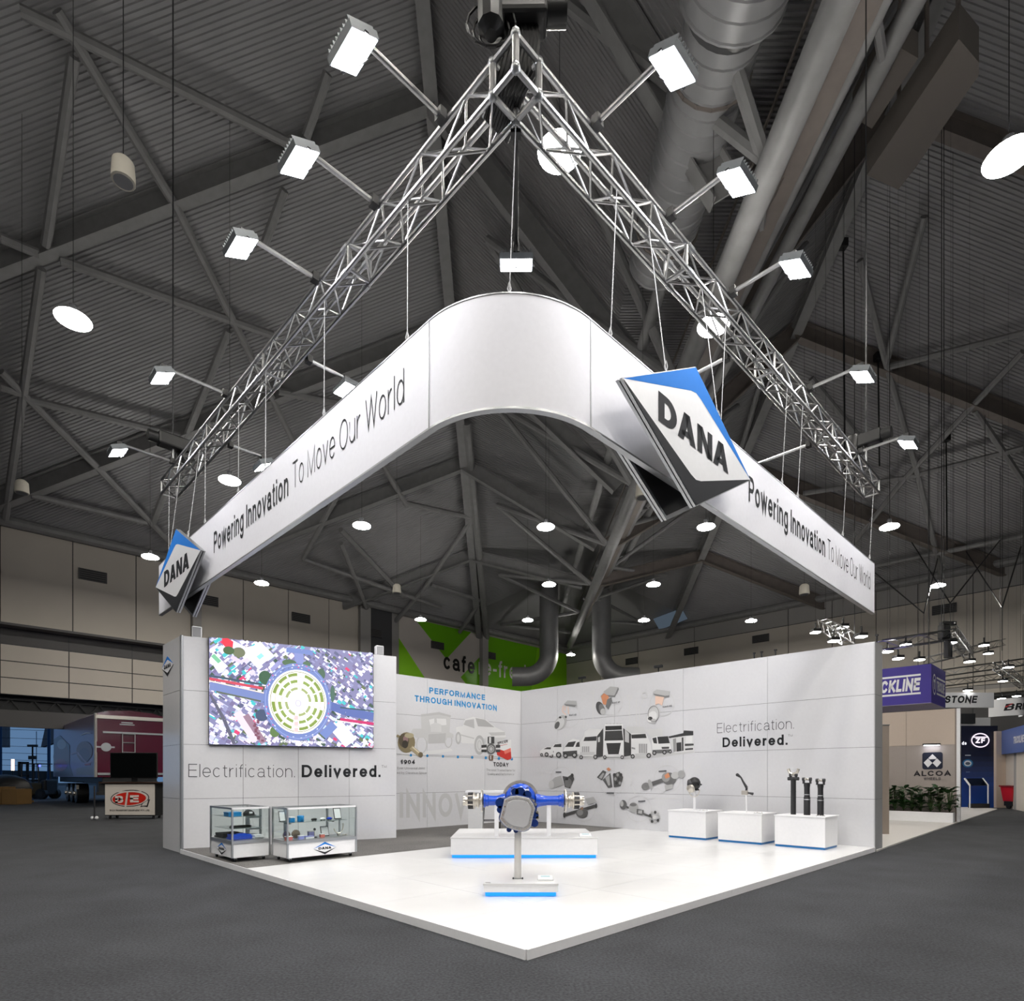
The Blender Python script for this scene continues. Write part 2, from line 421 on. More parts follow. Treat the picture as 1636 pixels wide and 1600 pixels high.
def letters_px(mb, body, plane, bl, br, cap_px, lift, bold=0.14, shear=0.0, spacing=1.0, col=None, up=Z):
    """text whose baseline runs between two photo pixels on a wall plane"""
    p0, n = plane
    a = on_plane(*bl, p0, n); b = on_plane(*br, p0, n)
    ex = (b - a); w = ex.length; ex.normalize()
    cap = cap_px / F * a.y
    return letters(mb, body, a, ex, up, w, cap, bold, shear, spacing, lift, col)

class Canvas:
    """flat print traced on a wall plane; every shape lies a hair above the one before"""
    def __init__(self, plane, nrm, base=0.002, step=0.00025):
        self.p0, self.n = plane; self.nrm = nrm; self.z = base; self.step = step; self.mb = MB()
    def pt(self, q): return on_plane(q[0], q[1], self.p0, self.n) + self.nrm * self.z
    def poly(self, pts, col):
        self.mb.add([self.pt(q) for q in pts], [tuple(range(len(pts)))], lin(col)); self.z += self.step; return self
    def ell(self, c, rx, ry, col, n=20, rot=0.0):
        cr, sr = math.cos(rot), math.sin(rot)
        return self.poly([(c[0] + rx * math.cos(2 * PI * i / n) * cr - ry * math.sin(2 * PI * i / n) * sr, c[1] + rx * math.cos(2 * PI * i / n) * sr + ry * math.sin(2 * PI * i / n) * cr) for i in range(n)], col)
    def ring(self, c, rx, ry, w, col, n=28, a0=0.0, a1=2 * PI):
        P = []; fs = []
        for i in range(n + 1):
            t = a0 + (a1 - a0) * i / n
            P.append(self.pt((c[0] + rx * math.cos(t), c[1] + ry * math.sin(t)))); P.append(self.pt((c[0] + (rx - w) * math.cos(t), c[1] + (ry - w) * math.sin(t))))
        fs = [(2 * i, 2 * i + 2, 2 * i + 3, 2 * i + 1) for i in range(n)]
        self.mb.add(P, fs, lin(col)); self.z += self.step; return self
    def line(self, pts, w, col):
        for (a, b) in zip(pts[:-1], pts[1:]):
            dx, dy = b[0] - a[0], b[1] - a[1]; L = math.hypot(dx, dy) or 1; nx, ny = -dy / L * w / 2, dx / L * w / 2
            self.mb.add([self.pt(q) for q in ((a[0] + nx, a[1] + ny), (b[0] + nx, b[1] + ny), (b[0] - nx, b[1] - ny), (a[0] - nx, a[1] - ny))], [(0, 1, 2, 3)], lin(col))
        self.z += self.step; return self
    def text(self, body, bl, br, cap_px, col, **k):
        letters_px(self.mb, body, (self.p0, self.n), bl, br, cap_px, self.nrm * self.z, col=lin(col), **k); self.z += self.step; return self
    def build(self, name, parent, material=None): return self.mb.build(name, material or M_PRINT, parent)
# ================================================================== THE HALL
EAVE = 14.8
W0 = Vector((-26.8, 31.2, 0))                        # a point of the left hall wall (runs along U)
CORNER = W0 + U * 45.6                               # back corner of the hall
SL = 0.55                                            # roof slope
fl = MB().add([(-90, -30, 0), (90, -30, 0), (90, 110, 0), (-90, 110, 0)], [(0, 1, 2, 3)]).build('floor', M_CARPET); struct(fl)

# left hall wall with its big door opening
wall_l = struct(MB().prism([W0 + U * 24 + Z * 0, CORNER, CORNER + Z * EAVE, W0 + U * 24 + Z * EAVE], Vv * 0.4).build('wall_left', M_HALLG))
LP = (W0, Vv)
def lx(x, y=1000): return (on_plane(x, y, *LP) - W0).dot(U)
HEAD = 5.6
MB().prism([W0 - U * 60 + Z * (HEAD + 0.1), W0 + U * 24 + Z * (HEAD + 0.1), W0 + U * 24 + Z * EAVE, W0 - U * 60 + Z * EAVE], Vv * 0.4).build('upper_wall', M_SEAM, wall_l)
def wall_panel(a, b, z0, z1, m, name='panel', d=0.0, th=0.06, w0=W0, ax=U, nr=None, parent=None):
    nr = nr or -Vv
    return MB().box(w0 + ax * ((a + b) / 2) + Z * ((z0 + z1) / 2) + nr * (d + th / 2), (b - a - 0.05, th, z1 - z0 - 0.05), (ax, nr, Z)).build(name, m, parent or wall_l)
# upper cladding: tall panels between the joints seen in the photograph
joints = [-16, -8, lx(0), lx(116), lx(217), lx(305), lx(388), lx(460), lx(525), lx(581)]
for a, b in zip(joints[:-1], joints[1:]): wall_panel(a, b, 9.2, EAVE - 0.3, M_HALLW)
# grey recessed band, then three rows of horizontal boards above the door
for a, b in zip([-16, -8, lx(0), lx(110), lx(211), lx(305)][:-1], [-16, -8, lx(0), lx(110), lx(211), lx(305)][1:]):
    wall_panel(a, b, 8.35, 9.2, M_HALLD, 'band_panel', -0.03, 0.04)
    for k in range(3): wall_panel(a, b, HEAD + 0.1 + k * 0.88, HEAD + 0.1 + (k + 1) * 0.88, M_HALLW, 'board', 0, 0.05)
MB().beam(W0 - U * 16 - Vv * 0.5 + Z * 9.25, W0 + U * lx(305) - Vv * 0.5 + Z * 9.25, 0.9, 0.12).build('ledge', M_HALLD, wall_l)
MB().box(W0 + U * lx(312) - Vv * 0.2 + Z * 7.2, (0.5, 0.4, 14.4), (U, Vv, Z)).build('pilaster', M_HALLG, wall_l)
MB().box(W0 + U * lx(580) - Vv * 0.2 + Z * 7.2, (0.9, 0.4, 14.4), (U, Vv, Z)).build('pilaster', M_HALLG, wall_l)
for a, b in zip([lx(388), lx(460), lx(525)], [lx(460), lx(525), lx(575)]): wall_panel(a, b, 0.1, 9.2, M_HALLG, 'panel')
# eave beam
MB().cyl(W0 - U * 16 - Vv * 0.35 + Z * (EAVE - 0.1), CORNER - Vv * 0.35 + Z * (EAVE - 0.1), 0.28, 10).build('eave_tube', M_STEEL, wall_l, True)
for x, y in ((148, 921), (330, 960), (480, 988), (597, 1012), (698, 1032), (782, 1048)):
    p = on_plane(x, y, *LP)
    b = MB().box(p - Vv * 0.1, (1.35, 0.08, 0.62), (U, Vv, Z)).build('air_vent', M_HALLD, wall_l)
    for k in range(5): MB().box(p - Vv * 0.15 + Z * (-0.24 + 0.12 * k), (1.25, 0.03, 0.05), (U, Vv, Z)).build('slat', M_BLACK, b)
# door head girder over the opening
gd = MB()
g0, g1 = W0 - U * 16 + Vv * 0.9, W0 + U * 24 + Vv * 0.9
for zz in (HEAD - 0.05, HEAD - 0.75): gd.beam(g0 + Z * zz, g1 + Z * zz, 0.18, 0.12)
k = 0.0
while k < 40:
    gd.beam(g0 + U * k + Z * (HEAD - 0.75), g0 + U * (k + 0.5) + Z * (HEAD - 0.05), 0.07, 0.07); gd.beam(g0 + U * (k + 0.5) + Z * (HEAD - 0.05), g0 + U * (k + 1) + Z * (HEAD - 0.75), 0.07, 0.07); k += 1
tag(gd.build('door_girder', M_BLACK, wall_l))
MB().box(W0 + U * 4 + Vv * 1.15 + Z * (HEAD + 0.2), (40, 0.08, 2.2), (U, Vv, Z)).build('girder_backing', M_BLACK, wall_l)
MB().box(W0 + U * 4 + Vv * 0.25 + Z * (HEAD - 1.15), (40, 0.3, 0.9), (U, Vv, Z)).build('door_header', M_HALLD, wall_l)

# green mural at the far end of the left wall
mp = (W0 - Vv * 0.02, Vv)
cv = Canvas(mp, -Vv, 0.03, 0.004)
GRN, LG, OFFW = (112, 186, 16), (142, 214, 22), (206, 198, 190)
yb = lambda x: 1096 + (x - 637) * 0.105
cv.poly([(637, 984), (905, 1046), (905, yb(905)), (637, yb(637))], GRN)
cv.poly([(637, 1020), (688, yb(688) - 3), (637, yb(637) - 3)], LG)
cv.poly([(637, 984), (663, 990), (756, yb(756)), (690, yb(690)), (637, 1020)], OFFW)
cv.poly([(768, 1015), (770, 1046), (715, yb(715)), (690, 1078), (752, 1011)], OFFW)
cv.poly([(858, 1036), (905, 1046), (905, yb(905)), (846, yb(846))], LG)
cv.text('cafe', (708, 1069), (758, 1078), 27, (22, 20, 18), bold=0.17)
cv.text('re-fresh', (764, 1078), (846, 1089), 27, (226, 224, 220), bold=0.15)
cv.build('mural', wall_l)
MB().box(W0 + U * lx(770) - Vv * 0.25 + Z * 7.4, (0.7, 0.5, 14.8), (U, Vv, Z)).build('pilaster', M_HALLG, wall_l)

# right hall wall (runs along Vv, towards the camera on the right)
RP = (CORNER, U)
def rx(x, y=1000): return (on_plane(x, y, *RP) - CORNER).dot(-Vv)
wall_r = struct(MB().prism([CORNER, CORNER - Vv * 75, CORNER - Vv * 75 + Z * EAVE, CORNER + Z * EAVE], U * 0.4).build('wall_right', M_SEAM))
rj = [0, rx(960), rx(1020), rx(1110), rx(1260), rx(1330), rx(1400), rx(1467), rx(1555), rx(1650), rx(1650) + 8, rx(1650) + 16]
for a, b in zip(rj[:-1], rj[1:]):
    wall_panel(a, b, 7.2, EAVE - 1.6, M_HALLW, 'panel', w0=CORNER, ax=-Vv, nr=-U, parent=wall_r)
    wall_panel(a, b, EAVE - 1.6, EAVE - 0.2, M_HALLG, 'frieze_panel', w0=CORNER, ax=-Vv, nr=-U, parent=wall_r, d=0.04)
    wall_panel(a, b, 6.4, 7.2, M_HALLG, 'band_panel', w0=CORNER, ax=-Vv, nr=-U, parent=wall_r, d=0.1)
    wall_panel(a, b, 0.1, 6.4, M_HALLD, 'panel', w0=CORNER, ax=-Vv, nr=-U, parent=wall_r)
MB().beam(CORNER - U * 0.5 + Z * 6.7, CORNER - U * 0.5 - Vv * 60 + Z * 6.7, 0.8, 0.25).build('ledge', M_HALLW, wall_r)
MB().cyl(CORNER - U * 0.35 + Z * (EAVE - 0.1), CORNER - U * 0.35 - Vv * 60 + Z * (EAVE - 0.1), 0.28, 10).build('eave_tube', M_STEEL, wall_r, True)
for x, y in ((1509, 974), (1216, 1021), (1105, 1041), (1010, 1057)):
    p = on_plane(x, y, *RP)
    b = MB().box(p - U * 0.1, (1.35, 0.08, 0.62), (Vv, U, Z)).build('air_vent', M_HALLD, wall_r)
    for k in range(5): MB().box(p - U * 0.15 + Z * (-0.24 + 0.12 * k), (1.25, 0.03, 0.05), (Vv, U, Z)).build('slat', M_BLACK, b)
for w_, ax_, nr_ in ((wall_l, -U, Vv), (wall_r, -Vv, U)): MB().box(CORNER + ax_ * 9 + nr_ * 0.2 + Z * (EAVE + 1.5), (20, 0.4, 3.0), (ax_, nr_, Z)).build('gable_infill', M_HALLG, w_)
# remaining two sides of the hall, behind the camera
struct(MB().add([(-90, -28, 0), (90, -28, 0), (90, -28, 62), (-90, -28, 62)], [(0, 1, 2, 3)]).build('wall_back', M_HALLG))

# ------------------------------------------------------------------ roof
RXL, RXR, VX = -3.0, 14.2, 5.7                         # ridges and valley run straight away from the camera
n_l = U.cross(-Vv + Z * SL).normalized(); n_r = Vv.cross(-U + Z * SL).normalized()
if n_l.z > 0: n_l = -n_l
if n_r.z > 0: n_r = -n_r
PL0 = W0 + Z * EAVE; PR0 = CORNER + Z * EAVE
def zl(x, y): return PL0.z - (n_l.x * (x - PL0.x) + n_l.y * (y - PL0.y)) / n_l.z
def zr(x, y): return PR0.z - (n_r.x * (x - PR0.x) + n_r.y * (y - PR0.y)) / n_r.z
YN = -28.0
def y_eave_l(x): return W0.y + (x - W0.x) * U.y / U.x
def y_eave_r(x): return CORNER.y + (x - CORNER.x) * (-Vv.y) / (-Vv.x)
PITCH = 0.14
def deck(mb, ya, yb_, fx):
    """trapezoidal ribs running across (along X): fx(y) -> list of surface points from one side to the other"""
    y = ya
    while y < yb_:
        for dy, dz0, dz1, w in ((0, 0, 0, 0.055), (0.055, 0, 0.05, 0.015), (0.07, 0.05, 0.05, 0.055), (0.125, 0.05, 0, 0.015)):
            A = fx(y + dy); B = fx(y + dy + w)
            if A is None or B is None: continue
            for i in range(len(A) - 1):
                mb.add([A[i] + Z * dz0, A[i + 1] + Z * dz0, B[i + 1] + Z * dz1, B[i] + Z * dz1], [(0, 1, 2, 3)])
        y += PITCH
def fx_l(y):
    x0 = W0.x + (y - W0.y) * U.x / U.y                 # eave
    x0 = max(x0, -70)
    if x0 >= RXL: return None
    return [Vector((x0, y, zl(x0, y))), Vector((RXL, y, zl(RXL, y)))]
def fx_r(y):
    x1 = CORNER.x + (y - CORNER.y) * Vv.x / Vv.y; x1 = min(x1, 80)
    if x1 <= RXR: return None
    return [Vector((RXR, y, zr(RXR, y))), Vector((x1, y, zr(x1, y)))]
YE = y_eave_l(RXL); YER = y_eave_r(RXR)
mb = MB(); deck(mb, YN, YE, fx_l)
roof = struct(mb.build('ceiling', M_DECK))
mb = MB(); deck(mb, YN, YER, fx_r); mb.build('roof_deck', M_DECK, roof)
VZ = 19.0
def fx_ml(y): return [Vector((RXL, y, zl(RXL, min(y, YE)))), Vector((VX - 1.2, y, VZ + 1.6)) if y < YE else Vector((VX - 1.2, y, EAVE))]
def zm(x, y, left=True):
    r = RXL if left else RXR; e = VX - 1.6 if left else VX + 1.6
    zt = (zl if left else zr)(r, y); k = (x - r) / (e - r); return zt + (VZ - zt) * k
def fx_m(y):
    A = Vector((RXL, y, max(zl(RXL, y), EAVE))); B = Vector((VX - 1.6, y, VZ)); C = Vector((VX + 1.6, y, VZ)); D = Vector((RXR, y, max(zr(RXR, y), EAVE)))
    return [A, B, C, D]
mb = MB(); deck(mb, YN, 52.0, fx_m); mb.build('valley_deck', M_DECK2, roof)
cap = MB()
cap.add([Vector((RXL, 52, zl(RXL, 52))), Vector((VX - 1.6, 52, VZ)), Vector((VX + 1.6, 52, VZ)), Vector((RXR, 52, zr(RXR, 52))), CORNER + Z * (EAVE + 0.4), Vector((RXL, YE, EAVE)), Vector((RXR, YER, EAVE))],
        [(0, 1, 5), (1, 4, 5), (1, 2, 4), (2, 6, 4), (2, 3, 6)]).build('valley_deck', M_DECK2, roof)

def lpt(x, y, d=0.25): return on_plane(x, y, PL0, n_l) + n_l * d
def rpt(x, y, d=0.25): return on_plane(x, y, PR0, n_r) + n_r * d
# ridge beams
for rxx, zf, ye in ((RXL, zl, YE), (RXR, zr, YER)):
    MB().ibeam((rxx, YN + 1, zf(rxx, YN + 1) - 0.5), (rxx, ye, zf(rxx, ye) - 0.5), 0.5, 0.9).build('ridge_beam', M_STEEL, roof)
# purlin girders every 7.5 m
for i in range(6):
    yy = 7.4 + 7.5 * i
    x0 = W0.x + (yy - W0.y) * U.x / U.y
    MB().ibeam((x0, yy, zl(x0, yy) - 0.5), (RXL, yy, zl(RXL, yy) - 0.5), 0.42, 0.85).build('girder', M_STEEL, roof)
    x1 = CORNER.x + (yy - CORNER.y) * Vv.x / Vv.y
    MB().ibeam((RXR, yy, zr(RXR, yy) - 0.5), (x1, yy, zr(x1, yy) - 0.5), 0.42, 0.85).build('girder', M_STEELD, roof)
    MB().ibeam((RXL, yy, zl(RXL, yy) - 0.6), (VX - 0.35, yy, 15.9), 0.42, 0.85).build('girder', M_STEEL, roof)
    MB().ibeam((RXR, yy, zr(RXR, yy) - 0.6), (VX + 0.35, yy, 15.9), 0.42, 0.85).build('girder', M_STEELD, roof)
# wind braces under the left slope, traced in the photograph on the roof plane
LB = [((88, 0), (277, 314)), ((277, 314), (469, 700)), ((0, 576), (157, 734)), ((157, 734), (277, 861)), ((30, 0), (128, 47)), ((128, 47), (462, 216)),
      ((115, 74), (71, 375)), ((94, 398), (432, 520)), ((64, 411), (7, 812)), ((45, 621), (285, 681)), ((360, 512), (240, 824)), ((49, 775), (232, 820)),
      ((516, 101), (482, 202)), ((448, 287), (418, 371)), ((0, 362), (60, 388)), ((0, 600), (36, 612)), ((469, 700), (400, 850)),
      ((540, 833), (640, 940)), ((575, 700), (480, 880)), ((480, 880), (700, 960)), ((640, 790), (750, 815)), ((750, 815), (676, 925)), ((676, 925), (625, 985)),
      ((440, 610), (590, 640)), ((540, 855), (582, 960)), ((590, 700), (645, 795)), ((684, 922), (770, 950)), ((760, 955), (730, 1000))]
for a, b in LB: MB().cyl(lpt(*a, 0.75), lpt(*b, 0.75), 0.17, 8).build('brace', M_STEEL, roof, True)
for x0, y0, x1, y1 in ((773, 1008, 738, 660), ): MB().cyl(lpt(x0, y0, 0.8), lpt(x1, y1, 0.8), 0.28, 8).build('brace', M_STEEL, roof, True)
RB = [((1378, 400), (1419, 565)), ((1419, 565), (1467, 737)), ((1467, 737), (1505, 902)), ((1419, 572), (1636, 516)), ((1362, 861), (1449, 749)), ((1449, 749), (1636, 546)),
      ((1287, 775), (1449, 749)), ((1449, 749), (1636, 700)), ((1400, 891), (1636, 842)), ((1300, 590), (1380, 690)), ((1230, 560), (1190, 700)), ((1480, 330), (1419, 565)), ((1560, 640), (1640, 760))]
for a, b in RB: MB().cyl(rpt(*a, 0.75), rpt(*b, 0.75), 0.15, 8).build('brace', M_STEEL, roof, True)
# daylight roof sheet seen low in the right slope
sk = MB(); q = [rpt(x, y, 0.3) for x, y in ((1045, 985), (1090, 968), (1100, 985), (1055, 1003))]
sk.add(q, [(0, 1, 2, 3)]).build('skylight_sheet', emission('dusk_skylight', (96, 110, 124), 0.5), roof)

# valley spine: main pipes, lattice, spiral duct, walkway
sp = [((VX, 15.4), 0.31), ((VX + 1.5, 16.6), 0.22), ((VX - 1.0, 16.9), 0.2), ((VX + 2.7, 17.6), 0.22)]
for (x, z), r in sp: MB().cyl((x, YN + 1, z), (x, 58.5, z if r < 0.3 else 14.2), r, 14).build('spine_pipe', M_STEEL, roof, True)
yy = 6.0
while yy < 56:
    MB().cyl((VX, yy, 15.4), (VX + 1.5, yy + 3.75, 16.6), 0.1, 6).build('brace', M_STEEL, roof)
    MB().cyl((VX, yy + 3.75, 15.4), (VX + 2.7, yy + 7.5, 17.6), 0.1, 6).build('brace', M_STEEL, roof)
    MB().cyl((VX, yy, 15.4), (RXL + 2.0, yy + 3.75, zm(RXL + 2.0, yy + 3.75) - 0.7), 0.16, 8).build('brace', M_STEEL, roof, True)
    MB().cyl((VX, yy + 7.5, 15.4), (RXL + 2.0, yy + 3.75, zm(RXL + 2.0, yy + 3.75) - 0.7), 0.16, 8).build('brace', M_STEEL, roof, True)
    MB().cyl((VX + 1.5, yy, 16.6), (RXR - 2.0, yy + 3.75, zm(RXR - 2.0, yy + 3.75, False) - 0.7), 0.14, 8).build('brace', M_STEEL, roof, True)
    MB().cyl((VX + 1.5, yy + 7.5, 16.6), (RXR - 2.0, yy + 3.75, zm(RXR - 2.0, yy + 3.75, False) - 0.7), 0.14, 8).build('brace', M_STEEL, roof, True)
    yy += 7.5
MB().beam((6.6, 8, 16.2), (6.6, 56, 16.2), 0.9, 0.1).build('walkway', M_STEELD, roof)
for x in (6.15, 7.05):
    MB().cyl((x, 8, 17.2), (x, 56, 17.2), 0.04, 6).build('handrail', M_STEELD, roof)
# spiral duct in two lengths
M_DUCT = mat('galvanised_duct', (150, 150, 150), 0.45, 0.35, noise=0.06, scale=2)
def spiral(o, y0, y1, x, z, r):
    prof = []; y = 0.0; L = y1 - y0
    while y < L: prof += [(y, r), (y + 0.26, r), (y + 0.28, r + 0.035), (y + 0.32, r + 0.035)]; y += 0.34
    return MB().lathe(prof, (x, y0, z), Y, 24)
duct = tag(thing('ventilation_duct', (4.55, 13.5, 16.6), 'large round grey spiral duct running beside the roof spine pipe', 'duct'), group=None)
spiral(duct, 12.6, 18.6, 4.55, 17.5, 0.85).build('duct_body', M_DUCT, duct, True)
spiral(duct, 6.5, 12.0, 4.55, 17.5, 1.1).build('duct_collar', M_DUCT, duct, True)
MB().cyl((4.55, 11.9, 17.5), (4.55, 12.7, 17.5), 0.7, 20).build('duct_neck', M_DUCT, duct, True)
for yq in (13.6, 17.5):
    m = MB(); m.tube([Vector((4.55 + 0.9 * math.cos(a), yq, 17.5 + 0.9 * math.sin(a))) for a in [2 * PI * k / 16 for k in range(17)]], 0.04, 5); m.cyl((4.55, yq, 18.4), (4.55, yq, VZ), 0.03, 5); m.build('hanger', M_STEELD, duct)
# rectangular plenum under the right slope
pl = [at_z(x, y, 17.4) for x, y in ((1385, 280), (1532, 62), (1564, 100), (1564, 120), (1463, 268), (1435, 303))]
box = MB().prism(pl, Z * 0.8).build('plenum_box', mat('dark_plenum', (104, 98, 92), 0.6), None, origin=pl[0]); tag(box, 'long dark sheet-metal duct box under the right roof slope', 'duct')
pl2 = [at_z(x, y, 18.0) for x, y in ((1389, 128), (1428, 70), (1467, 93), (1393, 206), (1362, 187))]
box2 = MB().prism(pl2, Z * 0.6).build('plenum_box', mat('dark_plenum'), None, origin=pl2[0]); tag(box2, 'shorter dark sheet-metal duct box nearer the spine pipe', 'duct')
MB().cyl(sum(pl2, Vector()) / 5 + Z * 0.6, sum(pl2, Vector()) / 5 + Z * 2.2, 0.05, 6).build('hanger', M_STEELD, box2)
for k, t in enumerate((0.12, 0.5, 0.88)):
    a = pl[0].lerp(pl[1], t) + Z * 0.8; a = a.lerp(pl[4].lerp(pl[3], t) + Z * 0.8, 0.5); MB().cyl(a, Vector((a.x, a.y, max(zr(a.x, a.y), zm(a.x, a.y, False) if a.x < RXR else 0))), 0.05, 6).build('hanger', M_STEELD, box)
# two elbow ducts dropping at the back corner
for i, (x, s_, lab) in enumerate(((877, -1, 'grey elbow duct turning towards the green mural'), (961, 1, 'grey elbow duct turning towards the pale far wall'))):
    yy = 52.0; p = at_y(x, 985, yy); q = at_y(x, 1045, yy)
    pts = [Vector((p.x, yy, 18.2)), p, q]
    for k in range(1, 9):
        a = PI / 2 * k / 8; R = 2.0
        pts.append(q + X * (s_ * R * (1 - math.cos(a))) - Z * (R * math.sin(a)))
    pts.append(pts[-1] + X * s_ * 1.2)
    tag(MB().sweep(pts, 0.82, 18).build('elbow_duct', M_DUCT, None, True, origin=q), lab, 'duct')
# ================================================================== THE STAND: platform and walls
PT = 0.08
TF = 5.68                                              # the white floor ends here, grey carpet beyond
SW, SD = 9.39, 9.35
plat = thing('stand_platform', S(SW / 2, SD / 2, 0), 'low white glossy raised floor of the exhibition stand', 'platform')
# white floor laid in square boards
nb = 8
for i in range(nb):
    for j in range(5):
        s0, s1 = SW * i / nb, SW * (i + 1) / nb; t0, t1 = TF * j / 5, TF * (j + 1) / 5
        MB().box(S((s0 + s1) / 2, (t0 + t1) / 2, PT / 2), (s1 - s0 - 0.0025, t1 - t0 - 0.0025, PT), (U, Vv, Z)).build('floor_board', M_WFLOOR, plat)
MB().prism([S(0.002, TF, 0), S(SW, TF, 0), S(SW, SD, 0), S(0.002, SD, 0)], Z * (PT - 0.006)).build('base_deck', M_DARK, plat)
for a, b in (((-0.006, -0.012), (SW * 0.37, -0.012)), ((SW * 0.37 + 0.004, -0.012), (SW, -0.012))):
    MB().beam(S(*a, PT / 2), S(*b, PT / 2), 0.012, PT + 0.004).build('edge_trim', M_WHITE, plat)
for a, b in (((-0.012, 0), (-0.012, 4.4)), ((-0.012, 4.404), (-0.012, 8.86))):
    MB().beam(S(*a, PT / 2), S(*b, PT / 2), 0.012, PT + 0.004).build('edge_trim', M_WHITE, plat)
cp = MB().prism([S(0.02, TF, PT - 0.005), S(SW, TF, PT - 0.005), S(SW, SD, PT - 0.005), S(0.02, SD, PT - 0.005)], Z * 0.006).build('carpet_inlay', M_CARPETG, plat)

WALLH = 3.96
ROWS = [0.0, 0.985, 1.97, 2.965, WALLH]
def panel_wall(name, label, o, ax, nrm, cols, thick, rows=ROWS, extra=0.0):
    """o: base start; ax: along; nrm: towards the visitor"""
    L = cols[-1] - cols[0]
    t = thing(name, o + ax * (L / 2), label, 'display wall')
    MB().box(o + ax * ((cols[0] + cols[-1]) / 2) - nrm * (thick / 2 + 0.02) + Z * (WALLH / 2), (L - 0.004, thick - 0.04, WALLH - 0.004), (ax, nrm, Z)).build('core', M_SEAM, t)
    for a, b in zip(cols[:-1], cols[1:]):
        for z0, z1 in zip(rows[:-1], rows[1:]):
            MB().box(o + ax * ((a + b) / 2) + Z * ((z0 + z1) / 2) - nrm * 0.01, (b - a - 0.006, 0.02, z1 - z0 - 0.006), (ax, nrm, Z)).build('panel', M_PANEL, t)
    return t
# right wall
rw = panel_wall('product_wall', 'long glossy white panel wall printed with vehicles and drivetrain parts', S(SW, 0), Vv, -U, [0.0, 2.0, 3.97, 5.94, 7.9, SD], 0.5)
for z0, z1 in zip(ROWS[:-1], ROWS[1:]):
    MB().box(S(SW + 0.25, -0.006, (z0 + z1) / 2), (0.49, 0.012, z1 - z0 - 0.006), (U, Vv, Z)).build('end_panel', mat('grey_gloss_panel', (176, 176, 178), 0.1, coat=0.5), rw)
# back wall
bw = panel_wall('history_wall', 'white panel wall headed by blue capitals, with a timeline of faded vehicles', S(2.93, SD), U, -Vv, [0.0, 1.0, 3.0, 5.0, SW - 2.93], 0.26)
# screen tower: a wedge-shaped room, its face turned towards the camera
TA = S(0, 8.9); TB = S(4.0, 7.75)
TD = (TB - TA).normalized(); TB = TA + TD * 4.1; TN = TD.cross(Z)                       # TN points at the visitor
if TN.dot(CAMP - TA) < 0: TN = -TN
tower = thing('screen_tower', (TA + TB) / 2, 'tall white panelled tower carrying the video screen above two glass showcases', 'display wall')
TA2 = S(0, 10.05)
back = [TA + TD * 0.03 - TN * 0.03, TB - TD * 0.02 - TN * 0.03, TB - TD * 0.02 + Vv * 1.1, TA2 + U * 0.03]
TH = 4.02
TROWS = [0.0, 1.0, 2.01, 3.015, TH]
MB().prism(back, Z * (TH - 0.01)).build('core', M_SEAM, tower)
for i in range(4):
    for z0, z1 in zip(TROWS[:-1], TROWS[1:]):
        a, b = 0.04 + i * 1.015, 0.04 + (i + 1) * 1.015
        MB().box(TA + TD * ((a + b) / 2) + Z * ((z0 + z1) / 2) - TN * 0.012, (b - a - 0.006, 0.024, z1 - z0 - 0.006), (TD, TN, Z)).build('panel', M_PANEL, tower)
LE = (TA2 - TA).length
for z0, z1 in zip(TROWS[:-1], TROWS[1:]):
    MB().box(TA + Vv * (LE / 2 + 0.02) + Z * ((z0 + z1) / 2) + U * 0.012, (LE - 0.05, 0.024, z1 - z0 - 0.006), (Vv, U, Z)).build('end_panel', M_PANEL, tower)
MB().cyl(TA + TD * 0.02 + Vv * 0.0, TA + TD * 0.02 + Z * (TH + 0.005), 0.03, 10).build('corner_trim', M_ALU2, tower)
TPL = (TA, TN)
def tpt(a, z, out=0.0): return TA + TD * a + Z * z + TN * out

# lettering on the tower
LIFT = 0.003
letters_px(MB_ := MB(), 'Electrification.', TPL, (301, 1242), (471, 1242.5), 21, TN * LIFT, bold=0.055); MB_.build('thin_lettering', M_DARKTHIN, tower)
letters_px(MB_ := MB(), 'Delivered.', TPL, (482, 1242.5), (608, 1242), 20, TN * LIFT, bold=0.19); MB_.build('bold_lettering', M_DARK, tower)
letters_px(MB_ := MB(), 'TM', TPL, (609.5, 1227), (617.5, 1227), 4, TN * LIFT, bold=0.1); MB_.build('small_lettering', M_DARKTHIN, tower)

